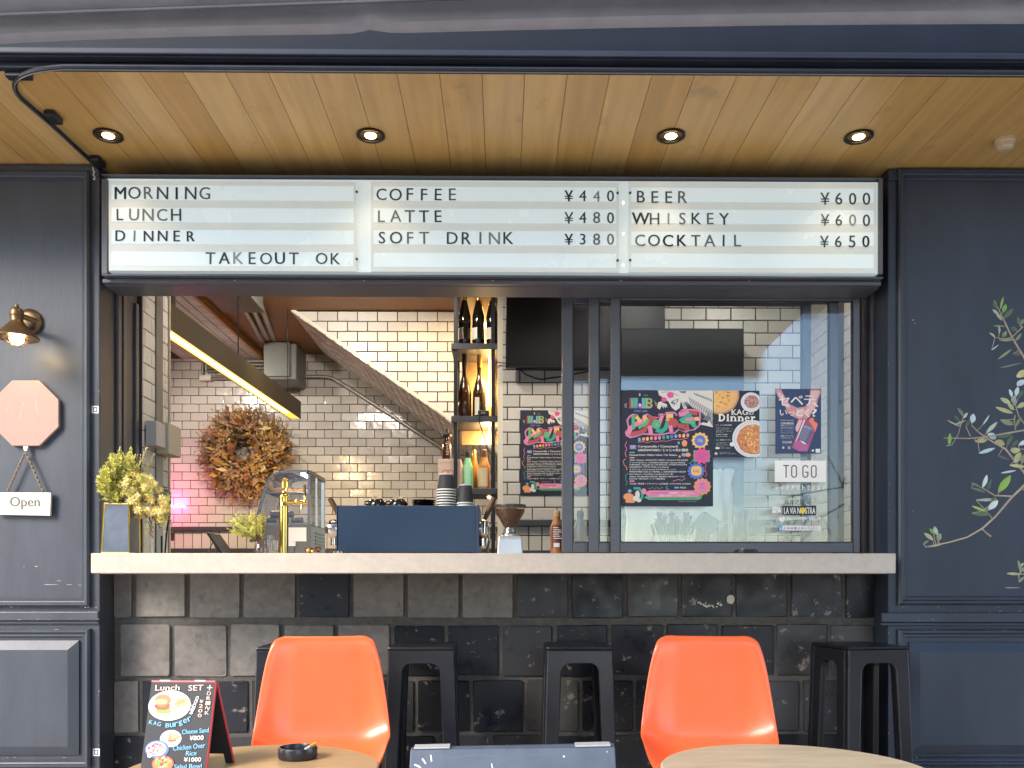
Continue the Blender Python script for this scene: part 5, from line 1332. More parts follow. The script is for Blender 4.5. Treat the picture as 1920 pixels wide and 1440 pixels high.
    b.use(TEAL); rect(b, sh, 900, 745, 1085, 880, L+1); b.use(HOTP); disc(b, sh, 995, 810, 88, 84, L+2, 64, 0, 10, .14); b.use(PURP); text(b, sh, 'GARAGE', 945, 780, 1045, 800, L+3, bold=.02); text(b, sh, 'BAR', 965, 808, 1025, 835, L+3, bold=.02)
    b.use(BLUE); disc(b, sh, 932, 980, 92, 88, L+1, 64, 0, 14, .1); b.use(YEL); disc(b, sh, 934, 978, 62, 58, L+2, 40, 0, 4, -.05); b.use(RED); text(b, sh, 'KAG', 900, 962, 966, 996, L+3, bold=.01)
    b.use(ORANGE); disc(b, sh, 1000, 1155, 94, 92, L+1, 64, 0, 12, .07); b.use(PINK); disc(b, sh, 1000, 1155, 72, 70, L+2, 48, 0, 8, .08); b.use(PURP); text(b, sh, 'ART', 975, 1115, 1022, 1142, L+3, bold=.01); text(b, sh, 'CAFE', 970, 1155, 1028, 1178, L+3, bold=.01)
    # ornaments, little fruit, mushrooms, ribbon
    for k, pts in ((PINK, [(150, 650), (130, 690), (150, 730), (130, 780), (145, 820)]), (ORANGE, [(135, 845), (108, 870), (120, 910), (150, 940), (150, 970)]), (TEAL, [(165, 1005), (135, 1030), (140, 1080), (155, 1110), (140, 1140)]), (HOTP, [(1045, 895), (1030, 960), (1050, 1010), (1035, 1050)]), (PINK, [(670, 1095), (730, 1075), (770, 1085), (810, 1065)]), (GREEN, [(895, 850), (870, 890), (850, 895)])):
        b.use(k); stroke(b, sh, pts, 6, L+1)
    b.use(ORANGE); disc(b, sh, 800, 668, 32, 36, L+1, 20, .15); b.use(SKYB); disc(b, sh, 735, 662, 12, 18, L+1, 9, .3); disc(b, sh, 790, 798, 24, 20, L+1, 16, .3); b.use(ORANGE); disc(b, sh, 840, 796, 30, 24, L+1, 18, .2); disc(b, sh, 745, 815, 14, 14, L+1, 10, .3)
    b.use(SKYB); stroke(b, sh, [(610, 1150), (592, 1165), (600, 1185), (622, 1182)], 6, L+1)
    for i in range(9): b.use((PINK, GREEN, ORANGE, GREEN)[i % 4]); disc(b, sh, 405+i*18, 1178-(i % 3)*5, 5, None, L+1, 8)
    b.use(GREEN); poly(b, sh, [(345, 1280), (385, 1250), (960, 1250), (1000, 1240), (990, 1290), (960, 1305), (400, 1305)], L+1)
    b.use(PINK); poly(b, sh, [(360, 1235), (385, 1205), (420, 1198), (900, 1198), (960, 1215), (975, 1240), (950, 1272), (400, 1275)], L+2)
    b.use(PURP); text(b, sh, 'Special Ticket', 430, 1216, 620, 1240, L+3, bold=.015); b.use(WHITE); text(b, sh, '駐車場無し・ごめんなさい', 630, 1216, 905, 1240, L+3, bold=.015); text(b, sh, '入場時に別途ドリンク代必要です', 500, 1246, 850, 1268, L+3, bold=.012)
    b.use(NAVY); text(b, sh, 'MC BOUNCER FOOD SHOP DRINK MUSIC LIQUID', 410, 1282, 920, 1296, L+3)
    b.use(TEAL); stroke(b, sh, [(235, 1175), (290, 1175), (320, 1215), (325, 1270), (300, 1310)], 26, L+1)
    b.use(ORANGE); disc(b, sh, 170, 1270, 58, 42, L+2, 26, .1); disc(b, sh, 205, 1320, 38, 20, L+2, 16, .2); disc(b, sh, 155, 1322, 22, 18, L+2, 16, .2); b.use(SKYB); disc(b, sh, 185, 1205, 22, 18, L+1, 12, .3)
    b.use(BONE); disc(b, sh, 270, 1250, 26, 50, L+3, 22, .12); disc(b, sh, 245, 1290, 26, 28, L+3, 20, .15); disc(b, sh, 285, 1310, 28, 22, L+3, 20, .15); b.use(PINK); disc(b, sh, 345, 1210, 26, 34, L+1, 18, .25)
    for i in range(11): b.use((SKYB, PINK, ORANGE, GREEN)[i % 4]); disc(b, sh, 735+i*19, 1322, 5, None, L+1, 8)
    obj('artwork', b, t)
    return t
concert(1163.5, 731.5, 1337, 949.5, 3.6285, 'large colourful concert poster taped inside the front sash')
concert(975.5, 769, 1104, 928.5, YR-.012, 'smaller concert poster on the near tiled wall behind the sashes')

t = thing('dinner_poster', 'dark blue dinner poster with pizza and pasta plates', 'poster', at(1380, 857, 3.6375))
sh = sheet_px((90, 82, 1003, 1402), 1338.3, 732.5, 1424, 857, 3.6285, .00025)
CLIP = (90, 82, 1003, 1402)
b = MB(NAVY); a, c = sh(90, 82), sh(1003, 1402); b.box((a.x, 3.6285, c.z), (c.x, 3.6297, a.z)); obj('paper', b, t)
b = MB(); rnd = random.Random(9); random.seed(12)
crust, cheese, char, sauce_k = ink('crust', (.55, .26, .10)), ink('cheese', (.82, .46, .14)), ink('char', (.20, .08, .03)), ink('sauce', (.62, .22, .07))
plate = ink('plate', (.70, .68, .70)); ham = ink('ham', (.50, .24, .20)); pcream = ink('plate shade', (.5, .48, .52))
b.use(crust); disc(b, sh, 200, 160, 398, 392, 1, 60, .02, clip=CLIP); b.use(ink('crust light', (.75, .42, .2))); disc(b, sh, 190, 150, 375, 368, 2, 60, .02, clip=CLIP)
b.use(cheese); disc(b, sh, 170, 130, 330, 310, 3, 50, .05, clip=CLIP)
for i in range(70):
    x, y = 92+random.random()*330, 84+random.random()*330
    if math.hypot(x-170, y-130) < 300: b.use((crust, char, sauce_k, ink('cheese light', (.9, .62, .3)))[i % 4]); disc(b, sh, x, y, random.uniform(5, 22), random.uniform(4, 14), 4, 9, .5, clip=CLIP)
b.use(plate); disc(b, sh, 835, 310, 205, 195, 1, 50, clip=CLIP); b.use(pcream); disc(b, sh, 845, 300, 150, 135, 2, 40, clip=CLIP); b.use(ham); disc(b, sh, 845, 300, 140, 125, 3, 34, .12, clip=CLIP)
for i in range(60):
    a = random.random()*6.28; q = math.sqrt(random.random())*125; b.use((char, ink('ham light', (.68, .4, .33)), ink('grey blue', (.12, .13, .2)), ham)[i % 4]); disc(b, sh, 845+q*math.cos(a), 300+q*.88*math.sin(a), random.uniform(8, 26), random.uniform(6, 14), 4, 8, .6, clip=CLIP)
b.use(plate); disc(b, sh, 860, 1040, 400, 372, 1, 70, clip=CLIP); b.use(pcream); disc(b, sh, 870, 1045, 375, 345, 2, 60, clip=CLIP); b.use(plate); disc(b, sh, 872, 1046, 365, 336, 3, 60, clip=CLIP)
b.use(sauce_k); disc(b, sh, 880, 1050, 330, 300, 4, 50, .05, clip=CLIP)
for i in range(240):
    a = random.random()*6.28; q = math.sqrt(random.random())*300; x, y = 880+q*math.cos(a)*1.05, 1050+q*.95*math.sin(a)
    if x > 985: continue
    b.use((char, cheese, ink('cheese light', (.9, .62, .3)), crust, ham)[i % 5 if q > 170 else (1, 2, 2, 1, 3)[i % 5]])
    w = random.uniform(18, 60); an = random.random()*3.1; stroke(b, sh, [(max(92, min(998, x-w/2*math.cos(an))), y-w/2*math.sin(an)), (max(92, min(998, x+w/2*math.cos(an))), y+w/2*math.sin(an))], random.uniform(6, 15), 5+(i % 3))
b.use(WHITE)
def serif(ch, x0, y0, x1, y1, w):
    """slab-serif letters drawn from stems and feet"""
    H = y1-y0
    def st(x, ya, yb): rect(b, sh, x, ya, x+w, yb, 8); rect(b, sh, x-w*.45, yb-H*.07, x+w*1.45, yb, 8)
    if ch == 'D':
        st(x0, y0, y1); rect(b, sh, x0-w*.45, y0, x0+w, y0+H*.07, 8); pts = [(x0+w*.8+ (x1-x0-w*1.4)*math.sin(a), (y0+y1)/2-(H/2-H*.06)*math.cos(a)) for a in [i*math.pi/12 for i in range(13)]]; stroke(b, sh, pts, w*.85, 8)
    if ch == 'i': st(x0, y0+H*.33, y1); rect(b, sh, x0-w*.4, y0+H*.33, x0+w, y0+H*.41, 8); disc(b, sh, x0+w/2, y0+H*.14, w*.62, None, 8, 14)
    if ch == 'n':
        st(x0, y0+H*.33, y1); rect(b, sh, x0-w*.4, y0+H*.33, x0+w, y0+H*.41, 8); st(x1-w*1.3, y0+H*.52, y1); stroke(b, sh, [(x0+w*.8, y0+H*.5), (x0+w*1.5, y0+H*.39), (x1-w*1.3, y0+H*.39), (x1-w*.8, y0+H*.56)], w*.6, 8)
    if ch == 'e': text(b, sh, 'e', x0, y0+H*.33, x1, y1, 8, bold=.03)
    if ch == 'r': st(x0, y0+H*.33, y1); rect(b, sh, x0-w*.4, y0+H*.33, x0+w, y0+H*.41, 8); stroke(b, sh, [(x0+w*.8, y0+H*.52), (x0+w*1.6, y0+H*.4), (x1, y0+H*.4)], w*.7, 8); disc(b, sh, x1-w*.3, y0+H*.45, w*.6, None, 8, 12)
for ch, x0, x1 in (('D', 190, 320), ('i', 352, 385), ('n', 425, 545), ('n', 575, 690), ('e', 712, 800), ('r', 836, 905)): serif(ch, x0, 548, x1, 692, 34)
text(b, sh, 'KAG', 445, 455, 765, 565, 8, bold=.02); text(b, sh, 'の', 785, 490, 880, 565, 8, bold=.02)
for x in (448, 520): rect(b, sh, x-8, 556, x+46, 566, 8)
b.use(HOTP); text(b, sh, '01', 130, 752, 186, 788, 6, bold=.02); b.use(TEAL); text(b, sh, '02', 130, 1048, 200, 1086, 6, bold=.01)
b.use(WHITE); text(b, sh, 'かごの夜の晩餐', 215, 754, 445, 782, 6, bold=.01); text(b, sh, '本場スペシャル', 215, 1048, 428, 1076, 6, bold=.02)
b.use(GREYT)
for i, (w, y) in enumerate(((390, 815), (480, 838), (380, 862), (450, 884), (270, 908), (402, 1108), (345, 1132), (380, 1156), (300, 1180))): text(b, sh, ('当店自慢のピザとパスタをぜひご賞味', 'ください 季節の野菜とチーズ', '石窯で焼き上げた', '香ばしい生地')[i % 4], 130, y, w, y+15, 6)
b.use(WHITE); text(b, sh, '¥1980 / ¥2480', 130, 945, 360, 965, 6, bold=.02); text(b, sh, '税込 open 18:00', 130, 982, 360, 1002, 6, bold=.01)
b.use(WHITE); rect(b, sh, 125, 1208, 202, 1244, 6); b.use(GREYT); text(b, sh, 'ご予約・お問合せ', 215, 1212, 425, 1236, 6); text(b, sh, 'カジュアルダイニング', 205, 1300, 410, 1322, 6); text(b, sh, '営業時間 11:30 - 23:00 年中無休', 205, 1328, 520, 1346, 6); disc(b, sh, 135, 1335, 30, 26, 6, 16)
b.use(WHITE); disc(b, sh, 450, 1150, 44, 42, 6, 24); b.use(GREYT); text(b, sh, '付', 432, 1132, 468, 1168, 7)
obj('artwork', b, t)

t = thing('drink_poster', 'blue poster of a hand gripping a tilted red vape box', 'poster', at(1496, 851, 3.6375))
sh = sheet_px((145, 95, 1022, 1342), 1454, 729, 1539.5, 850.5, 3.6285, .00025)
b = MB(ink('poster blue', (.03, .055, .14))); a, c = sh(145, 95), sh(1022, 1342); b.box((a.x, 3.6285, c.z), (c.x, 3.6297, a.z)); obj('paper', b, t)
b = MB(); S1, S2, S3 = ink('rose skin', (.60, .28, .30)), ink('light rose', (.74, .46, .46)), ink('deep rose', (.36, .10, .14))
b.use(S1); poly(b, sh, [(155, 100), (250, 105), (320, 240), (420, 390), (560, 460), (700, 440), (770, 400), (800, 240), (820, 110), (900, 97), (1010, 110), (1018, 170), (960, 300), (940, 420), (860, 520), (800, 640), (740, 680), (600, 690), (500, 640), (380, 560), (330, 430), (210, 270), (150, 160)], 1)
b.use(S2); poly(b, sh, [(820, 120), (1000, 130), (930, 300), (900, 440), (820, 560), (760, 640), (700, 560), (780, 420), (830, 260)], 2); poly(b, sh, [(560, 500), (690, 470), (720, 560), (620, 660), (520, 600)], 2); poly(b, sh, [(180, 150), (250, 180), (330, 320), (430, 450), (380, 470), (300, 380), (200, 240)], 2)
b.use(S3); stroke(b, sh, [(830, 130), (920, 105), (1010, 135)], 10, 3); stroke(b, sh, [(520, 640), (600, 690), (700, 660)], 8, 3)
b.use(S2); poly(b, sh, [(590, 690), (700, 700), (600, 900), (548, 925), (525, 850)], 2)
b.use(ink('berry', (.38, .08, .17))); poly(b, sh, [(680, 660), (960, 770), (900, 920), (760, 1300), (600, 1300), (455, 1225)], 3); b.use(ink('coral', (.80, .22, .14))); poly(b, sh, [(780, 700), (820, 650), (885, 660), (880, 710), (960, 770), (905, 930), (880, 860)], 4)
b.use(ink('highlight', (.78, .62, .64))); poly(b, sh, [(690, 680), (722, 690), (500, 1225), (482, 1225)], 5)
b.use(ink('label blue', (.11, .12, .24))); poly(b, sh, [(700, 765), (885, 850), (775, 1110), (740, 1160), (660, 1100), (560, 1075)], 5)
b.use(ink('plum', (.45, .12, .28))); poly(b, sh, [(545, 1085), (640, 1095), (740, 1170), (790, 1160), (758, 1300), (600, 1300), (470, 1230)], 6); b.use(WHITE); poly(b, sh, [(610, 1090), (680, 1110), (745, 1165), (680, 1150)], 7)
b.use(GREYT); text(b, sh, 'REMEDY', 690, 820, 860, 880, 7, bold=.02, rot=-20)
for i in range(7): stroke(b, sh, [(668-i*13, 870+i*30), (800-i*12, 920+i*28)], 6, 7)
b.use(WHITE)
for ch, x0, y0, x1, y1 in (('セ', 205, 225, 410, 425), ('ベ', 435, 225, 670, 405), ('テ', 695, 225, 900, 420)): text(b, sh, ch, x0, y0, x1, y1, 8, bold=.025)
stroke(b, sh, [(880, 370), (950, 435)], 30, 8)
for ch, x0, y0, x1, y1 in (('い', 225, 500, 365, 610), ('っ', 400, 535, 505, 615), ('と', 545, 480, 670, 620), ('く', 715, 490, 790, 640), ('?', 850, 478, 935, 630)): text(b, sh, ch, x0, y0, x1, y1, 8, bold=.018)
text(b, sh, 'CBD配合', 245, 738, 495, 782, 6, bold=.03)
for i, (y, h, s_) in enumerate(((692, 22, '香り高い大人のための'), (795, 22, '新感覚リラックスアイテム'), (838, 16, '自然由来の成分を贅沢に'), (862, 10, '使用しています毎日の生活に'), (885, 10, '取り入れてゆったりと'), (908, 10, '使用しています毎日の生活に'), (935, 10, '自然由来の成分を贅沢に'), (958, 10, '取り入れてゆったり'), (990, 26, '相談しカップル'), (1030, 24, 'いまスタンダード'), (1080, 8, '詳しくは'), (1105, 34, '特別会員募集'), (1152, 8, '数量限定'))):
    ins = 30 if y in (1080, 1105, 1152) else 0
    b.use(WHITE if h > 12 else GREYT); text(b, sh, s_, 243+ins, y, 492-ins, y+h, 6, bold=.015)
disc(b, sh, 295, 1230, 24, 26, 6, 12, .3); stroke(b, sh, [(380, 1205), (430, 1255)], 14, 6); stroke(b, sh, [(430, 1205), (380, 1255)], 14, 6); b.use(WHITE); poly(b, sh, [(830, 1285), (870, 1262), (885, 1285), (870, 1310)], 6); rect(b, sh, 916, 1252, 1000, 1326, 6)
obj('artwork', b, t)

# stickers on the outer face of the pane
YK = 3.6295
t = thing('card_sign', 'white TO GO card stuck on the poster pane', 'sign', at(1501, 904, YK))
sh = sheet_px((0, 0, 1000, 420), 1452.5, 863.5, 1549, 904, YK, .0003)
b = MB(mat('white card', (.86, .83, .79), .6)); a, c = sh(0, 0), sh(1000, 420); b.box((a.x, YK, c.z), (c.x, YK+.0005, a.z)); obj('card', b, t)
b = MB(ink('taupe type', (.16, .11, .085)))
w = 24; y0, y1 = 98, 325
stroke(b, sh, [(172, y0), (272, y0)], w, 1); stroke(b, sh, [(221, y0), (221, y1)], w, 1)
def oval(x0, x1, a0=0, a1=360):
    r = (x1-x0)/2; pts = []
    for i in range(41):
        a = R(a0 + (a1-a0)*i/40); x = (x0+x1)/2 + r*math.cos(a); y = math.sin(a)*r
        pts.append((x, (y1-r + y) if y > 0 else (y0+r + y)))
    return pts
stroke(b, sh, oval(330, 422), w, 1); stroke(b, sh, oval(714, 804), w, 1)
g = oval(548, 644, -20, -360+8) ; stroke(b, sh, g, w, 1); stroke(b, sh, [(600, 228), (644, 228), (644, 285)], w, 1)
obj('lettering', b, t)
wst = mat('white vinyl', (.85, .83, .8), .6); kst = mat('black vinyl', (.015, .015, .018), .5)
b = MB(wst); sh = sheet_px((1440, 860, 1560, 1000), 1440, 860, 1560, 1000, YK, .0003)
text(b, sh, 'テイクアウトできます', 1453.2, 910, 1548.5, 918, 1, bold=.035, spacing=1.28)
o = obj('takeout_lettering', b); tag(o, 'line of white Japanese lettering under the TO GO card', 'sticker')
b = MB(kst); text(b, sh, '烏合之衆', 1470.5, 936, 1509, 946, 1, bold=.01, spacing=1.1)
o = obj('brush_lettering', b); tag(o, 'small black brush-style kanji sticker above the black banner sticker', 'sticker')
t = thing('banner_sticker', 'black banner sticker reading LA VIA NOSTRA', 'sticker', at(1498, 965, YK))
b = MB(kst); rect(b, sh, 1468, 949, 1529.5, 965.5, 1); b.use(mat('brown sticker edge', (.12, .08, .07), .5)); rect(b, sh, 1467, 948.2, 1530.5, 966.3, 0); obj('backing', b, t)
b = MB(wst)
for s_, x0, x1 in (('LA', 1470, 1479), ('VIA', 1481, 1492.5), ('N', 1495, 1500.5), ('STRA', 1509.5, 1528.5)): text(b, sh, s_, x0, 951.5, x1, 963.5, 2, bold=.03)
b.use(mat('yellow vinyl', (.85, .66, .02), .5)); disc(b, sh, 1505, 957, 5.3, 5.3, 2, 20); poly(b, sh, [(1502.5, 960), (1507.5, 960), (1505, 966)], 2)
b.use(mat('olive print', (.25, .2, .05), .6)); disc(b, sh, 1503.4, 956, .8, None, 3, 8); disc(b, sh, 1506.4, 956, .8, None, 3, 8); obj('lettering', b, t)
b = MB(wst); poly(b, sh, [(1447, 962), (1465, 961), (1462, 951), (1449, 950)], 0)
b.use(GREYT); text(b, sh, 'PIZZA', 1450, 953, 1461, 956.5, 1, bold=.01); disc(b, sh, 1457, 959, 1.5, None, 1, 10)
o = obj('shop_sticker', b); tag(o, 'small white smudged sticker left of the black banner sticker', 'sticker')
t = thing('plug_sticker', 'white power plug symbol with OK on the pane', 'sticker', at(1473, 980, YK)); b = MB(wst)
poly(b, sh, [(1460.5, 970), (1471.5, 970), (1471.5, 975), (1468.5, 978.5), (1463.5, 978.5), (1460.5, 975)], 0); rect(b, sh, 1462.6, 965.5, 1463.7, 970, 0); rect(b, sh, 1468.2, 965.5, 1469.3, 970, 0); rect(b, sh, 1464.8, 978.5, 1467, 981.5, 0); obj('plug_symbol', b, t)
b = MB(wst); text(b, sh, 'OK', 1475.3, 969.5, 1484, 976, 0, bold=.04); obj('lettering', b, t)
t = thing('wifi_sticker', 'white Wi-Fi symbol sticker with lettering on the pane', 'sticker', at(1518, 980, YK)); b = MB(wst)
for r in (3.2, 6, 8.8): stroke(b, sh, [(1506 + r*math.cos(R(a)), 977.5 - r*.9*math.sin(R(a))) for a in range(38, 143, 8)], 1.5, 0)
disc(b, sh, 1506, 977.6, 1.3, None, 0, 10); obj('signal_symbol', b, t)
b = MB(wst); text(b, sh, 'Wi-Fi', 1516.5, 969, 1538, 976.3, 0, bold=.04); obj('lettering', b, t)
t = thing('payment_sticker', 'white strip sticker of payment card marks with a blue end', 'sticker', at(1500, 995, YK)); b = MB(wst); rect(b, sh, 1460.5, 985.8, 1539.5, 994.8, 0); obj('backing', b, t)
b = MB(mat('sky vinyl', (.08, .42, .78), .5)); rect(b, sh, 1460.3, 985.6, 1466.5, 995, 1); b.use(wst); disc(b, sh, 1463.4, 990.6, 1.3, None, 2, 10); poly(b, sh, [(1461.6, 993.6), (1463.4, 989), (1465.2, 993.6)], 2)
for i, k in enumerate((GREYT, RED, PINK, BLUE, GREYT, PINK, YEL)): b.use(k); x = 1469.5+i*6.6; rect(b, sh, x, 988.8, x+4.2, 992.2, 1)
b.use(ORANGE); rect(b, sh, 1476, 988.6, 1480.4, 992.2, 2)
for i, k in enumerate((RED, GREEN, HOTP, GREYT)): b.use(k); rect(b, sh, 1515.5+i*4.6, 987.6, 1518+i*4.6, 989.2, 1); b.use((SKYB, TEAL, PINK, GREYT)[i]); rect(b, sh, 1515.5+i*4.6, 990.6, 1518+i*4.6, 992.6, 1)
obj('card_marks', b, t)

# ------------------------------------------------------------------ left wall: lamp, plaque, board, stickers
t = thing('wall_lamp', 'bronze wall lamp with a flared shade and glowing bulb', 'wall lamp', at(60, 605, YP))
bz = mat('aged bronze', (.17, .105, .05), .38, metal=.75, var=.25, vs=18)
c = at(56, 604, YP-.002); b = MB(bz); M = Matrix.Rotation(R(90), 3, 'X')
b.lathe((c.x, YP-.0005, c.z), [(.052, 0), (.052, .008), (.046, .016), (.03, .022), (0, .023)], 30, M); obj('wall_plate', b, t, smooth=True)
YL = 3.36; k = YL/FPX; c = at(31.5, 635, YL)
b = MB(bz); b.tube([(at(56, 600, YP).x, YP-.02, Z(600, YL)), (at(50, 598, YL).x, YL+.06, Z(596, YL)), (c.x, YL, Z(592, YL))], .011, 10); obj('arm', b, t, smooth=True)
zz = lambda py: Z(py, YL) - c.z
b = MB(bz); b.lathe(c, [(38*k, zz(637)), (38.5*k, zz(635)), (34*k, zz(630)), (22*k, zz(618)), (13*k, zz(608)), (11*k, zz(604)), (11*k, zz(596)), (12*k, zz(595)), (12*k, zz(586)), (9*k, zz(582)), (3.5*k, zz(579)), (3.5*k, zz(574)), (0, zz(573))], 36)
obj('lamp_shade', b, t, smooth=True)
b = MB(bronze_in); b.lathe(c, [(37.5*k, zz(636.8)), (33*k, zz(631)), (21*k, zz(619)), (12*k, zz(610))], 36); obj('shade_lining', b, t, smooth=True)
b = MB(mat('glowing bulb', (1, .9, .7), .4, emit=(1, .80, .5), es=7)); b.ball(at(31.5, 634, YL), 12.5*k, 12, (1, 1, 1)); obj('bulb', b, t, smooth=True)
b = MB(bz)
for rr, zc in ((20, 641), (12, 648)):
    b.tube([c + V((rr*k*math.cos(a), rr*k*math.sin(a), zz(zc))) for a in [i*math.pi/12 for i in range(25)]], .0013, 5)
for i in range(5):
    a = i*math.pi*2/5; b.tube([c + V((r*k*math.cos(a), r*k*math.sin(a), zz(y))) for r, y in ((22, 622), (23, 634), (20, 642), (12, 648), (2, 650))], .0013, 5)
obj('bulb_cage', b, t, smooth=True)
lamp('wall_lamp_glow', 'POINT', at(32, 640, YL), .6, (1, .72, .38), .03)

t = thing('plaque', 'blank octagonal pinkish wooden plaque on the left wall', 'plaque', at(48, 836, YP))
b = MB(mat('pink wood', (.36, .225, .175), .55, var=.08, vs=90, bump=.1, bs=300)); c = at(48, 774.5, 3.48); r = m(61, 3.48)/math.cos(R(22.5))
pts = [(c.x + r*math.cos(R(22.5+45*i)), c.z + r*math.sin(R(22.5+45*i))) for i in range(8)]; b.prism(pts, 3.48, 3.497); obj('board', b, t, bevel=.002)
b = MB(mat('faint scratch', (.56, .45, .40), .6)); sh = sheet_px((0, 700, 110, 850), 0, 700, 110, 850, 3.4795)
stroke(b, sh, [(45, 753), (36, 785)], .7, 0); stroke(b, sh, [(67, 752), (70, 776)], .7, 0); stroke(b, sh, [(10, 770), (16, 762)], .6, 0); obj('scratch', b, t)
t = thing('open_board', 'small white Open board hanging from twine below the plaque', 'sign', at(42, 966, YP))
b = MB(mat('warm white board', (.64, .60, .52), .55, var=.03)); p = [at(-8, 923, 3.475), at(95.5, 923.5, 3.475), at(94, 967, 3.475), at(-8, 965, 3.475)]
b.hexa([V((q.x, 3.475, q.z)) for q in p] + [V((q.x, 3.488, q.z)) for q in p]); obj('board', b, t, bevel=.0015)
b = MB(mat('brown type', (.12, .10, .08), .6)); sh = sheet_px((0, 920, 100, 970), 0, 920, 100, 970, 3.4745); text(b, sh, 'Open', 19, 931.5, 74.5, 955.5, 0, bold=.035); obj('lettering', b, t)
b = MB(mat('jute twine', (.20, .15, .10), .9, var=.3, vs=200, bump=.4, bs=300))
for x1, y1 in ((14, 921), (82, 925)):
    pts = []
    for i in range(31):
        q = i/30; pts.append(at(47.5+(x1-47.5)*q + 1.0*math.sin(i*1.9), 847+(y1-847)*q, 3.479 + .002*math.cos(i*1.9)))
    b.tube(pts, .0042, 6)
obj('twine', b, t, smooth=True)
b = MB(wst); p = [at(43, 836.5, 3.476), at(52, 836.5, 3.476), at(50, 845, 3.476), at(45, 845, 3.476)]; b.hexa([V((q.x, 3.476, q.z)) for q in p] + [V((q.x, 3.485, q.z)) for q in p]); obj('peg', b, t, bevel=.001)
for (px, py, lab) in ((178.5, 768, 'small white square symbol sticker on the wall edge beside the window'), (180.5, 1410.5, 'small white square symbol sticker low on the wall edge')):
    sh = sheet_px((-7, -7, 7, 7), px-7, py-7, px+7, py+7, YP-.0008)
    t = thing('square_sticker', lab, 'sticker', at(px, py+7, YP)); b = MB(wst); rect(b, sh, -6.3, -7, 6.3, 7, 0); obj('backing', b, t)
    b = MB(kst); stroke(b, sh, [(-3, -3.6), (3.2, -4), (2.6, 3.8), (-2.6, 3.6), (-3, -3.6)], 1.5, 1); stroke(b, sh, [(-4.5, -5.2), (-3, -3.6)], 1.2, 1); stroke(b, sh, [(4.2, 5.2), (2.6, 3.8)], 1.2, 1); obj('symbol', b, t)

# ------------------------------------------------------------------ stools and chairs
stm = mat('black lacquered stool', (.009, .0085, .011), .33, var=.2, vs=25, spec=.45)
def make_stool():
    t = thing('bar_stool', 'x', 'stool', (0, 0, 0), 'black stools along the tiled wall')
    H, wt, dt, wb, db, th = .775, .247, .27, .285, .31, .026
    b = MB(stm); b.box((-wt/2, -dt/2, H-.012), (wt/2, dt/2, H)); obj('seat', b, t, bevel=.006)
    def panel(w0, w1, d0, d1, nm):
        n = 8; lw0, lw1 = .058, .045
        def P(x, z, back):
            q = (H-.0125-z)/(H-.0125); dd = d0 + (d1-d0)*q
            return V((x, -dd/2 + (th if back else 0), z))
        hw = lambda z: (w0 + (w1-w0)*(H-.0125-z)/(H-.0125))/2
        zt = H-.062; r = .032
        outer, inner = [], []
        zs = [0, .25, .5, zt-r]
        for z in zs: outer.append((-hw(z), z)); inner.append((-hw(z)+(lw1+(lw0-lw1)*z/H), z))
        ixl = -hw(zt)+lw0
        for i in range(1, 5):
            a = R(180 - 90*i/4); inner.append((ixl + r + r*math.cos(a), zt - r + r*math.sin(a))); outer.append((-hw(H-.0125)*(1-.0*i) if i < 4 else -hw(H-.0125)+.03, zt-r+(H-.0125-zt+r)*i/4 if i < 4 else H-.0125))
        outer[-2] = (-hw(H-.0125), H-.0125)
        outer += [(-x, z) for x, z in outer[::-1]]; inner += [(-x, z) for x, z in inner[::-1]]
        b = MB(stm)
        for i in range(len(outer)-1):
            q = [outer[i], outer[i+1], inner[i+1], inner[i]]
            b.hexa([P(x, z, False) for x, z in q] + [P(x, z, True) for x, z in q])
        return b
    for ang, (w0, w1, d0, d1) in ((0, (wt, wb, dt, db)), (180, (wt, wb, dt, db)), (90, (dt-.054, db-.054, wt, wb)), (270, (dt-.054, db-.054, wt, wb))):
        b = panel(w0, w1, d0, d1, ''); M = Matrix.Rotation(R(ang), 4, 'Z'); b.v = [M @ p for p in b.v]
        # weld the strips so that the panel reads as one moulded piece
        me = b.mesh('leg_frame'); bm = bmesh.new(); bm.from_mesh(me); bmesh.ops.remove_doubles(bm, verts=bm.verts[:], dist=.0005)
        bad = [f for f in bm.faces if any(g is not f and set(g.verts) == set(f.verts) for e in f.edges for g in e.link_faces)]
        bmesh.ops.delete(bm, geom=list(set(bad)), context='FACES_ONLY'); bmesh.ops.recalc_face_normals(bm, faces=bm.faces[:]); bm.to_mesh(me); bm.free()
        o = bpy.data.objects.new('leg_frame', me); COL.objects.link(o); o.parent = t
        bv = o.modifiers.new('bevel', 'BEVEL'); bv.width = .005; bv.segments = 2; bv.limit_method = 'ANGLE'; bv.angle_limit = R(40)
    b = MB(stm)
    for y in (-1, 1): b.box((-.105, y*(.135)-.009, .20), (.105, y*.135+.009, .235))
    obj('foot_bar', b, t, bevel=.003)
    return t
st0 = make_stool()
YSt = 3.36
def stool(i, px, rz, lab, Y=YSt):
    loc = (X(px, Y-.13), Y, 0)
    if i == 0: st0.location = loc; st0.rotation_euler = (0, 0, R(rz)); st0['label'] = lab
    else: dup(st0, loc, R(rz), lab)
stool(0, 788.5, 1, 'black stool just right of the left orange chair')
stool(1, 541, 2, 'black stool mostly hidden behind the left orange chair')
stool(2, 1087.5, 0, 'black stool between the folding board and the right orange chair')
stool(3, 1636, 10, 'black stool turned sideways before the right panelled wall')

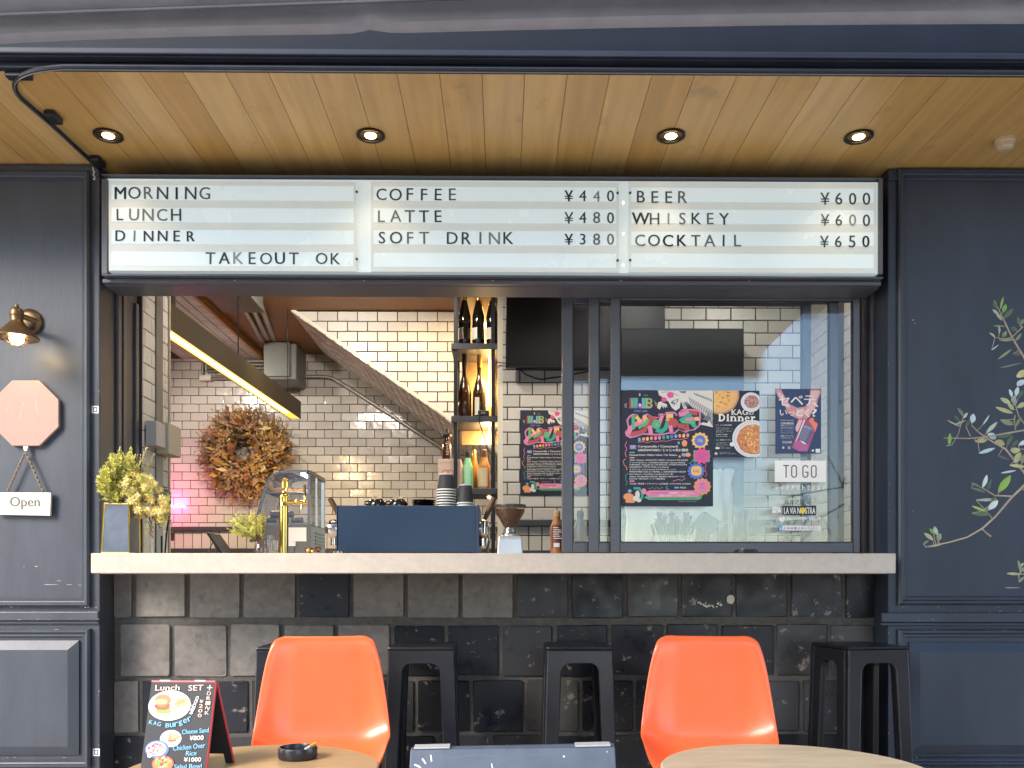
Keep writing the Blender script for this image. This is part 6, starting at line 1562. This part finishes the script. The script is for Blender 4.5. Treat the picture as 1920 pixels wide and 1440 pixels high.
org = mat('glossy orange shell', (.80, .122, .036), .3, spec=.45, coat=.15, var=.06, vs=5, bump=.02, bs=90)
def make_chair():
    t = thing('shell_chair', 'x', 'chair', (0, 0, 0), 'orange shell chairs at the small tables')
    # centre line from the top of the back to the front of the seat: (y, z, half width, edge curl)
    prof = [(.026, .828, .140, .002), (.014, .825, .163, .006), (.006, .814, .178, .012), (.001, .796, .186, .018), (-.001, .74, .203, .024), (-.004, .66, .217, .028), (-.010, .58, .229, .034), (-.018, .52, .236, .042), (-.034, .475, .238, .056), (-.070, .445, .236, .068), (-.12, .432, .230, .070), (-.20, .430, .222, .056), (-.29, .440, .214, .036), (-.36, .448, .204, .020), (-.40, .440, .185, .010), (-.415, .425, .16, .004)]
    n = 17; vs = []
    for i, (y, z, hw, cl) in enumerate(prof):
        a = prof[max(i-1, 0)]; c = prof[min(i+1, len(prof)-1)]
        d = V((0, c[0]-a[0], c[1]-a[1])).normalized(); nn = V((0, d.z, -d.y))     # towards the sitter
        if nn.y > 0 and i < 7: nn = -nn
        if i >= 9 and nn.z < 0: nn = -nn
        if 7 <= i < 9: nn = V((0, -abs(nn.y), abs(nn.z)))
        for j in range(n):
            u = -1 + 2*j/(n-1)
            e = abs(u)
            q = cl*(max(0, e-.35)/.65)**2.2
            ex = hw*(u if e < .8 else math.copysign(.8 + (e-.8)*(1-.25*(e-.8)/.2), u))
            lip = 0
            if e > .93 and i > 0: lip = -.010*(e-.93)/.07
            vs.append(V((ex, y, z)) + nn*(q + lip))
    fs = [(i*n+j, i*n+j+1, (i+1)*n+j+1, (i+1)*n+j) for i in range(len(prof)-1) for j in range(n-1)]
    b = MB(org); b.grid(vs, fs); o = obj('seat_shell', b, t, smooth=True, ang=180)
    so = o.modifiers.new('solid', 'SOLIDIFY'); so.thickness = .007; so.offset = 0
    su = o.modifiers.new('smooth', 'SUBSURF'); su.levels = 2; su.render_levels = 2
    b = MB(chrome)
    for sx in (-1, 1):
        b.tube([(sx*.15, -.30, .425), (sx*.2, -.36, .20), (sx*.22, -.38, 0)], .009, 8); b.tube([(sx*.15, -.06, .425), (sx*.2, .02, .2), (sx*.22, .06, 0)], .009, 8); b.tube([(sx*.15, -.30, .425), (sx*.15, -.06, .425)], .008, 8)
    b.tube([(-.15, -.18, .425), (.15, -.18, .425)], .008, 8)
    obj('leg_frame', b, t, smooth=True)
    return t
ch0 = make_chair()
YCh = 2.97
ch0.location = (X(607, YCh)+.0, YCh, 0); ch0.rotation_euler = (0, 0, R(7)); ch0['label'] = 'glossy orange shell chair behind the table with the ashtray'
dup(ch0, (X(1326, YCh), YCh, 0), R(-9), 'glossy orange shell chair behind the empty wooden table')

# ------------------------------------------------------------------ round tables, ashtray, boards
tb_l = mat('honey veneer', (.46, .29, .135), .42, var=.12, vs=14, stretch=(1, 8, 1), spec=.4)
tb_r = mat('pale worn veneer', (.50, .39, .25), .4, var=.16, vs=7, stretch=(1.2, 5, 1), spec=.5)
ZT = .62
def table(xc, yc, r, ma, lab):
    t = thing('cafe_table', lab, 'table', (xc, yc, 0))
    b = MB(ma); b.lathe((xc, yc, 0), [(r-.004, ZT-.022), (r, ZT-.018), (r, ZT-.003), (r-.003, ZT), (0, ZT)], 96); obj('table_top', b, t, smooth=True, ang=30)
    b = MB(blk); b.lathe((xc, yc, 0), [(.19, 0), (.19, .012), (.03, .022), (.027, ZT-.05), (.09, ZT-.03), (.09, ZT-.0225)], 24); obj('pedestal', b, t, smooth=True)
table(-.535, 1.862, .268, tb_l, 'small round honey coloured table holding the lunch board')
table(.622, 1.846, .282, tb_r, 'small round pale wooden table in front of the right orange chair')
zt = ZT + .0006
c = V((X(565, 2.0), 1.965, zt)); t = thing('ashtray', 'round black ashtray on the left table', 'ashtray', c)
k = m(36.5, 1.94)
b = MB(mat('black melamine', (.016, .016, .022), .3)); b.lathe(c, [(k*.93, 0), (k, .004), (k, .022), (k*.97, .026), (k*.9, .026), (k*.86, .022), (k*.84, .008), (0, .007)], 40); obj('bowl', b, t, smooth=True)
t = thing('cigarette', 'cigarette stub resting on the ashtray rim', 'cigarette', c + V((.03, 0, .026)))
p = c + V((k*.52, -.022, .024)); q = c + V((k*.86, .012, .031)); b = MB(mat('cigarette paper', (.75, .66, .5), .7)); b.tube([p, p+(q-p)*.35], .0036, 8); obj('paper_tube', b, t, smooth=True)
b = MB(mat('orange filter', (.72, .40, .08), .7)); b.tube([p+(q-p)*.36, q], .0038, 8); obj('filter', b, t, smooth=True)

# lunch board on the left table
t = thing('lunch_board', 'little red-edged folding chalkboard with lunch menu on the left table', 'menu board', (-.73, 1.87, ZT))
YA = 1.88
TLp, TRp = at(284, 1279, YA+.005), at(403.5, 1279.5, YA-.012+.0)
BLp, BRp = at(263.5, 1452, YA-.030), at(384.5, 1452, YA-.062)
BLp.z = zt
BRp = BLp + (TRp-TLp)
RT2 = at(405, 1279.5, YA-.010); RB2 = at(437, 1442, YA+.03); RB2.z = zt
U_, V_ = TRp-TLp, BLp-TLp; Nn = V_.cross(U_).normalized()
if Nn.y > 0: Nn = -Nn
cb = mat('charcoal board', (.026, .025, .027), .6, var=.15, vs=40); redp = mat('red lacquer edge', (.50, .02, .03), .35)
th = .006
b = MB(cb); b.hexa([p for p in (BLp, BRp, TRp, TLp)] + [p - Nn*th for p in (BLp, BRp, TRp, TLp)]); obj('front_board', b, t)
bk = [RB2 + (TLp-TRp), RB2, RT2, RT2 + (TLp-TRp)]; N2 = V((-Nn.x, -Nn.y, Nn.z))
b = MB(mat('dark board back', (.012, .009, .009), .7)); cut = lambda u, v: bk[0].lerp(bk[1], u).lerp(bk[3].lerp(bk[2], u), v)
for (u0, u1, v0, v1) in ((0, 1, .12, .995), (0, .12, 0, .1195), (.88, 1, 0, .1195)):
    q = [cut(u0, v0), cut(u1, v0), cut(u1, v1), cut(u0, v1)]; b.hexa(q + [p + N2*th for p in q])
obj('back_board', b, t)
b = MB(redp); b.tube([BRp - Nn*th*.5, TRp - Nn*th*.5], .0032, 6); b.tube([TLp - Nn*th*.5 + V((0, 0, .001)), TRp - Nn*th*.5 + V((0, 0, .001))], .0034, 6); b.tube([RT2 + N2*th*.5, RB2 + N2*th*.5], .0032, 6); obj('red_edge', b, t)
for u in (.13, .68): p = TLp - Nn*th*.5 + U_*u + V((0, -.001, .0035)); obj('hinge', MB(wst).tube([p, p+U_*.16], .0018, 6), t)
# author coordinates: 100 wide, 140 tall over the full front face
sh = Sheet((0, 0, 100, 130), TLp, U_, V_, Nn, .0003)
ck, cp, cbl = mat('white chalk', (.78, .76, .74), .8), mat('peach chalk', (.78, .56, .46), .8), mat('light blue chalk', (.22, .52, .72), .8)
b = MB(); random.seed(31)
def hand(s_, x0, y0, x1, y1, k, rot=0, bold=.02): b.use(k); text(b, sh, s_, x0, y0, x1, y1, 6, bold=bold, rot=rot)
hand('Lunch', 8, 4, 46, 12.5, cp, 1); hand('SET', 60, 4, 83, 12.5, cp, 2); hand('+', 89, 4, 97, 12, cp)
for i, ch in enumerate('DRINK'): hand(ch, 90, 14+i*7.2, 96, 19.4+i*7.2, cp, rng.uniform(-20, 10))
for i, ch in enumerate('¥200'): hand(ch, 79.5, 26+i*7, 85.5, 31+i*7, cp, rng.uniform(-15, 5))
for i, ch in enumerate('¥1000'): hand(ch, 68+i*1.6-2, 43-i*5.4, 74+i*1.6-2, 48-i*5.4, ck, 65)
KY = [66, 67.5, 69, 70, 71, 70.5, 69, 66.5, 63.5, 60]
for i, ch in enumerate('KAG Burger'):
    if ch != ' ': b.use(cbl); text(b, sh, ch, 5+i*6.6, KY[i]/1.1-3, 10.6+i*6.6, KY[i]/1.1+(5 if ch == 'g' else 3.2), 6, bold=.02, rot=(-6, -4, -2, 0, 4, 10, 16, 22, 28, 32)[i])
hand('Cheese Sand', 58, 69, 102-3, 76, cbl, 5); hand('¥800', 71, 79, 92, 86, ck, 3); hand('Chicken Over', 47, 92, 96, 99.5, cbl, 6); hand('Rice', 68, 101.5, 84, 108.5, cbl, 2); hand('¥1000', 66, 111, 92, 117.5, ck, 2); hand('Salad Bowl', 52, 121, 94, 127, cbl, 2)
bun, fries, lettuce, pork, wp = ink('bun', (.62, .20, .08)), ink('fries', (.82, .46, .10)), ink('lettuce', (.25, .42, .06)), ink('meat', (.45, .06, .05)), ink('plate white', (.80, .82, .82))
b.use(wp); disc(b, sh, 33, 35, 33, 22.5, 1, 50); b.use(ink('plate line', (.4, .45, .5))); 
stroke(b, sh, [(33+31*math.cos(a), 35+21*math.sin(a)) for a in [i*math.pi/24 for i in range(49)]], .5, 2)
b.use(lettuce); disc(b, sh, 24, 43, 12, 4.5, 2, 20, .25); b.use(pork); disc(b, sh, 22, 36, 12.5, 6, 3, 22, .08); b.use(ink('tomato', (.7, .1, .05))); disc(b, sh, 24, 38, 10, 3.4, 4, 18, .1); b.use(bun); disc(b, sh, 21.5, 27.5, 12.5, 9.5, 5, 28, .03); b.use(ink('bun light', (.8, .4, .2))); disc(b, sh, 20, 29.5, 10, 4, 6, 20, .06)
for i in range(34):
    b.use((fries, ink('fries light', (.88, .62, .28)), ORANGE)[i % 3]); x, y = random.gauss(50, 6), random.gauss(31, 5); a = random.uniform(-1.2, .6); stroke(b, sh, [(x-5*math.cos(a), y-4*math.sin(a)), (x+5*math.cos(a), y+4*math.sin(a))], 1.5, 3+(i % 3))
b.use(wp); disc(b, sh, 41, 84, 16.5, 12.5, 1, 40); b.use(ink('toast', (.70, .26, .10))); poly(b, sh, [(38, 76), (58, 80), (44, 90), (36, 88)], 2); b.use(pork); stroke(b, sh, [(37, 88), (50, 87)], 1.6, 3); b.use(ink('bun light', (.8, .4, .2))); poly(b, sh, [(40, 78), (54, 80.5), (44, 86)], 3)
b.use(BLUE); disc(b, sh, 22, 100, 18.5, 13, 3, 40); b.use(wp); disc(b, sh, 21, 99.5, 15.5, 10.5, 4, 40)
for i in range(60): b.use((pork, PINK, ORANGE, wp)[i % 4]); a = random.random()*6.28; q = math.sqrt(random.random()); disc(b, sh, 21+13*q*math.cos(a), 99+9*q*math.sin(a), random.uniform(.8, 2.4), None, 5, 7, .4)
b.use(wp); disc(b, sh, 12, 109, 3.5, None, 6, 14)
b.use(RED); disc(b, sh, 34, 121, 17, 12, 5, 36); b.use(ink('sauce', (.62, .22, .07))); disc(b, sh, 34, 121, 15, 10.5, 6, 36)
for i in range(50): b.use((lettuce, ORANGE, ink('fries light', (.88, .62, .28)), GREEN, pork)[i % 5]); a = random.random()*6.28; q = math.sqrt(random.random()); disc(b, sh, 34+13*q*math.cos(a), 120+9*q*math.sin(a), random.uniform(.9, 2.6), None, 7, 7, .4)
obj('chalk_menu', b, t)

# folding floor board between the tables
YB2 = 2.38
t = thing('folding_board', 'grey-blue folding floor chalkboard with white hinges between the tables', 'chalkboard', (X(961, YB2), YB2, 0))
bb = mat('blue grey chalkboard', (.075, .095, .13), .55, var=.22, vs=9)
tl, tr = at(769.5, 1406, YB2-.012), at(1153, 1401, YB2-.012)
bl_, br_ = V((tl.x-.012, YB2-.2, .0)), V((tr.x+.012, YB2-.2, .0))
b = MB(bb); q = [bl_, br_, tr, tl]; b.hexa(q + [p + V((0, .022, .004)) for p in q]); obj('front_leaf', b, t, bevel=.003)
tl2, tr2 = at(773, 1400, YB2+.02), at(1150, 1392.5, YB2+.02)
b = MB(bb); q = [bl_+V((0, .43, 0)), br_+V((0, .43, 0)), tr2+V((0, .0, 0)), tl2+V((0, 0, 0))]; b.hexa(q + [p + V((0, -.022, .0)) for p in q]); obj('rear_leaf', b, t, bevel=.003)
for x0, x1, y0, y1 in ((776, 843, 1404.5, 1403), (1079, 1145, 1400.5, 1399)):
    p, q = at(x0, y0, YB2-.012), at(x1, y1, YB2-.012); b = MB(mat('worn hinge', (.42, .41, .40), .5)); b.hexa([p, q, q+V((0, .03, .003)), p+V((0, .03, .003)), p+V((0, 0, .004)), q+V((0, 0, .004)), q+V((0, .03, .007)), p+V((0, .03, .007))]); obj('hinge', b, t)
sh = Sheet((769.5, 1404, 1153, 1404+ (tl.z-0)/YB2*FPX), tl, tr-tl, bl_-tl, (0, -1, .3), .0004)
for pts, w in (([(808, 1414), (810, 1424)], 2.4), ([(793, 1420), (799, 1428)], 2.6), ([(779, 1430), (787, 1433), (791, 1437)], 3), ([(922, 1430), (924, 1438)], 2), ([(790, 1450), (800, 1462), (812, 1455)], 3)):
    b = MB(ck); stroke(b, sh, pts, w, 1); obj('chalk_stroke', b, t)
for x, y, r in ((1057, 1419, 1.8), (1138, 1412, 1), (860, 1438, 1)):
    b = MB(ck); disc(b, sh, x, y, r, None, 1, 10); obj('chalk_dot', b, t)
b = MB(mat('chalk smear', (.10, .125, .165), .7)); stroke(b, sh, [(840, 1420), (870, 1416), (900, 1414), (930, 1418), (945, 1426)], 1.6, 1); stroke(b, sh, [(960, 1424), (1000, 1416), (1030, 1414)], 1.2, 1); stroke(b, sh, [(1040, 1432), (1090, 1422)], .8, 1)
obj('chalk_smear', b, t)

# ------------------------------------------------------------------ olive tree at the right
YO = 2.72
oz = lambda x, y, dy=0: at(x/2.482+1640, y/2.482+540, YO+dy)
t = thing('olive_tree', 'olive tree reaching slender grey-green branches in from the right', 'tree', (X(2150, YO), YO, 0))
bark = mat('pale olive bark', (.36, .28, .20), .8, var=.2, vs=30)
tp_ = V((X(2150, YO), YO, 0))
b = MB(bark); b.tube([tp_+V((0, 0, .3)), tp_+V((.02, 0, .7)), tp_+V((-.02, .02, 1.1)), tp_+V((-.03, .0, 1.5)), tp_+V((-.05, 0, 1.95))], [.03, .026, .022, .016, .008], 10); obj('trunk', b, t, smooth=True)
BR = [([(555, 58), (575, 95), (598, 140), (630, 212), (668, 278), (700, 330), (770, 450), (900, 640)], .0008, .0032), ([(322, 698), (440, 700), (520, 693), (600, 678), (695, 662), (900, 640)], .0012, .0028),
      ([(452, 640), (480, 668), (520, 697), (560, 722), (610, 750), (655, 808), (695, 858), (800, 1000)], .0012, .0028), ([(243, 1204), (300, 1192), (345, 1184), (430, 1160), (500, 1120), (560, 1066), (640, 972), (700, 915), (800, 850), (950, 760)], .0014, .0034),
      ([(455, 912), (500, 930), (560, 966), (640, 969)], .001, .002), ([(500, 1121), (520, 1140), (541, 1156)], .0016, .002), ([(515, 1030), (548, 1075)], .001, .0015), ([(655, 545), (672, 600), (720, 660), (800, 740)], .0012, .0024), ([(650, 605), (655, 660)], .001, .0015),
      ([(535, 212), (560, 230), (600, 237), (640, 228), (690, 180)], .0008, .0013), ([(400, 640), (390, 680), (360, 730), (335, 735)], .0008, .0012), ([(430, 655), (445, 690)], .001, .0012), ([(620, 1330), (720, 1332), (900, 1300)], .001, .002), ([(680, 925), (705, 950)], .001, .0015), ([(635, 745), (740, 755)], .001, .0018)]
b = MB(bark)
for pts, r0, r1 in BR:
    n = len(pts); b.tube([oz(x, y, .03*math.sin(i*1.3)) for i, (x, y) in enumerate(pts)], [(r0 + (r1-r0)*i/(n-1))*1.25 for i in range(n)], 6)
obj('branches', b, t, smooth=True)
LV = [(590,70,52,16,80),(605,95,40,20,70),(555,75,38,22,120),(620,120,52,24,50),(560,115,46,15,150),(575,140,42,24,155),(665,155,42,16,120),(685,158,28,18,70),(583,175,46,15,172),(577,195,40,15,95),(605,215,32,20,60),(650,190,32,24,140),(665,230,42,16,55),(548,218,30,12,140),(610,245,58,16,-5),(568,272,58,7,35),(600,310,64,13,40),(665,305,42,22,0),(640,357,115,7,14),
 (680,400,46,36,35),(682,440,46,32,40),(632,490,38,20,110),(660,482,42,32,85),(685,490,44,22,50),(612,525,52,24,142),(655,520,46,36,80),(628,555,44,20,150),(605,568,84,20,-18),(682,545,44,26,30),(650,605,36,14,80),(615,625,62,26,-20),(672,622,44,22,60),(402,577,48,22,115),(385,605,34,16,130),(430,590,44,18,40),(460,605,46,32,70),(435,625,42,20,60),(400,625,62,12,20),(360,630,54,7,-35),(345,705,54,22,95),(515,615,50,11,60),(540,650,62,20,50),(500,710,64,24,8),(545,690,44,34,-30),(530,755,90,20,18),(610,685,74,22,15),(585,720,48,32,-20),(625,710,52,20,70),(650,725,42,18,50),(655,755,44,32,0),(600,790,54,11,-20),(665,790,54,32,60),(625,855,74,11,10),(660,830,64,18,-10),(690,795,40,24,80),(690,720,44,22,30),
 (510,900,58,22,75),(540,915,64,15,65),(595,910,86,38,65),(480,942,64,16,-18),(520,985,96,16,2),(472,917,44,11,-28),(548,1010,54,32,50),(482,1028,64,14,-25),(490,1052,76,24,-5),(515,1030,34,22,100),(550,985,36,20,60),(285,1130,42,26,112),(255,1155,50,24,132),(260,1130,34,18,140),(245,1182,42,12,28),(290,1197,112,9,8),(300,1160,36,26,70),(675,1292,52,20,95),(648,1330,64,14,-3),(690,1310,34,22,30),(690,1355,44,11,40),(685,1288,20,14,60)]
lf = [mat('olive leaf', (.19, .22, .11), .45, var=.2, vs=30), mat('grey green leaf', (.32, .37, .27), .5, var=.15, vs=30), mat('silver leaf', (.50, .57, .54), .5), mat('yellow green leaf', (.40, .40, .19), .5, var=.2, vs=30), mat('fresh green leaf', (.20, .36, .05), .45), mat('dark olive leaf', (.08, .12, .065), .45)]
b = MB(); rng = random.Random(77)
for i, (x, y, ln, wd, an) in enumerate(LV):
    b.use(lf[rng.choices(range(6), (3, 4, 3, 4, 1, 3))[0]] if not (x, y) in ((605, 95), (345, 705)) else lf[4])
    a = R(an); d = V((math.cos(a), rng.uniform(-.5, .5), math.sin(a))); ln_ = ln/2.482*YO/FPX; wd_ = wd/2.482*YO/FPX*.82
    p = oz(x - math.cos(a)*ln/2, y + math.sin(a)*ln/2, rng.uniform(-.02, .02)); b.leaf(p, d, (rng.uniform(-.5, .5), -1, rng.uniform(-.4, .4)), ln_*1.05, wd_*1.15, rng.uniform(-.12, .12))
for i in range(420):        # the rest of the crown, mostly beyond the edge of the picture
    p = V((X(2045, YO) + rng.random()*.7, YO + rng.uniform(-.3, .3), rng.uniform(1.05, 2.3)))
    b.use(lf[rng.randrange(6)]); b.leaf(p, (rng.uniform(-1, 1), rng.uniform(-1, 1), rng.uniform(-.6, 1)), (rng.uniform(-1, 1), -1, rng.uniform(-1, 1)), rng.uniform(.03, .055), rng.uniform(.010, .018), .1)
bp = MB(bark); pool = []
for pts, r0, r1 in BR:
    for (xa, ya), (xb, yb) in zip(pts, pts[1:]):
        for q in range(12): pool.append((xa+(xb-xa)*q/12, ya+(yb-ya)*q/12))
for x, y, ln, wd, an in LV:
    bx, by = x - math.cos(R(an))*ln/2, y + math.sin(R(an))*ln/2
    c = min(pool, key=lambda p: math.hypot(p[0]-bx, p[1]-by)); d = math.hypot(c[0]-bx, c[1]-by)
    if 3 < d < 75: bp.tube([oz(c[0], c[1]), oz((c[0]+bx)/2, (c[1]+by)/2+2), oz(bx, by)], [.0012, .001, .0008], 5)
obj('leaf_stalks', bp, t, smooth=True)
obj('leaves', b, t, smooth=True)
b = MB(mat('dark planter', (.04, .04, .045), .6)); b.lathe(tp_, [(.15, 0), (.2, .34), (.19, .35), (.17, .33), (0, .32)], 28)
o = obj('planter', b, smooth=True); tag(o, 'dark planter pot under the olive tree', 'planter')

# ------------------------------------------------------------------ the street behind the camera (seen as reflections and as light)
def block(name, label, x0, x1, y0, y1, h, wallm, glassm, nx, nz, wx=1.5, wz=1.6):
    t = thing(name, label, 'building', ((x0+x1)/2, y1, 0))
    b = MB(wallm); b.box((x0, y0, 0), (x1, y1, h)); b.box((x0-.1, y0-.1, h), (x1+.1, y1+.12, h+.4)); obj('walls', b, t)
    for i in range(nx):
        for j in range(nz):
            cx = x0 + (i+.5)*(x1-x0)/nx; cz = 1.9 + j*3.2
            b = MB(glassm); b.box((cx-wx/2, y1-.05, cz-wz/2), (cx+wx/2, y1+.03, cz+wz/2)); o = obj('window', b, t)
            b = MB(wallm); b.box((cx-wx/2-.08, y1+.0, cz-wz/2-.12), (cx+wx/2+.08, y1+.12, cz-wz/2-.001)); obj('sill', b, o)
palebl = mat('pale rendered wall', (.30, .31, .34), .85, var=.1); dkgl = mat('distant window', (.03, .04, .05), .15)
block('street_building', 'pale building across the street seen only in reflections', -17.5, 1.5, -22, -15, 9.6, palebl, dkgl, 7, 3)
block('street_building', 'tall dark building across the street to the right', 11.5, 30, -20, -9.5, 16, mat('dark brick wall', (.13, .10, .09), .85, var=.2), dkgl, 6, 5)

t = thing('paper_bags', 'rumpled pale paper bags stacked behind the straws in the window', 'bags', (X(1270, 4.35), 4.4, ZK))
bgm = mat('pale bag paper', (.55, .53, .48), .6, var=.1, bump=.12, bs=9)
rng = random.Random(14)
for px0, px1, top, y in ((1176, 1262, 935, 4.30), (1258, 1352, 925, 4.34), (1330, 1374, 880, 4.38)):
    b = MB(bgm); nx, nz = 10, 8; vs = []
    for j in range(nz):
        for i in range(nx):
            p = at(px0 + (px1-px0)*i/(nx-1) + rng.uniform(-3, 3), 0, y); z = ZK+.001 + (Z(top, y)-ZK)*j/(nz-1) + (rng.uniform(-.005, .005) if j else 0)
            vs.append(V((p.x, y + rng.uniform(-.008, .008), z)))
    n = len(vs); vs += [p + V((0, .05, 0)) for p in vs]
    fs = [(j*nx+i, j*nx+i+1, (j+1)*nx+i+1, (j+1)*nx+i) for j in range(nz-1) for i in range(nx-1)]
    fs += [tuple(q+n for q in f[::-1]) for f in fs]
    rim = [i for i in range(nx)] + [j*nx+nx-1 for j in range(1, nz)] + [(nz-1)*nx+i for i in range(nx-2, -1, -1)] + [j*nx for j in range(nz-2, 0, -1)]
    fs += [(a, a+n, c+n, c) for a, c in zip(rim, rim[1:]+rim[:1])]
    b.grid(vs, fs); obj('bag', b, t, smooth=True, ang=60)
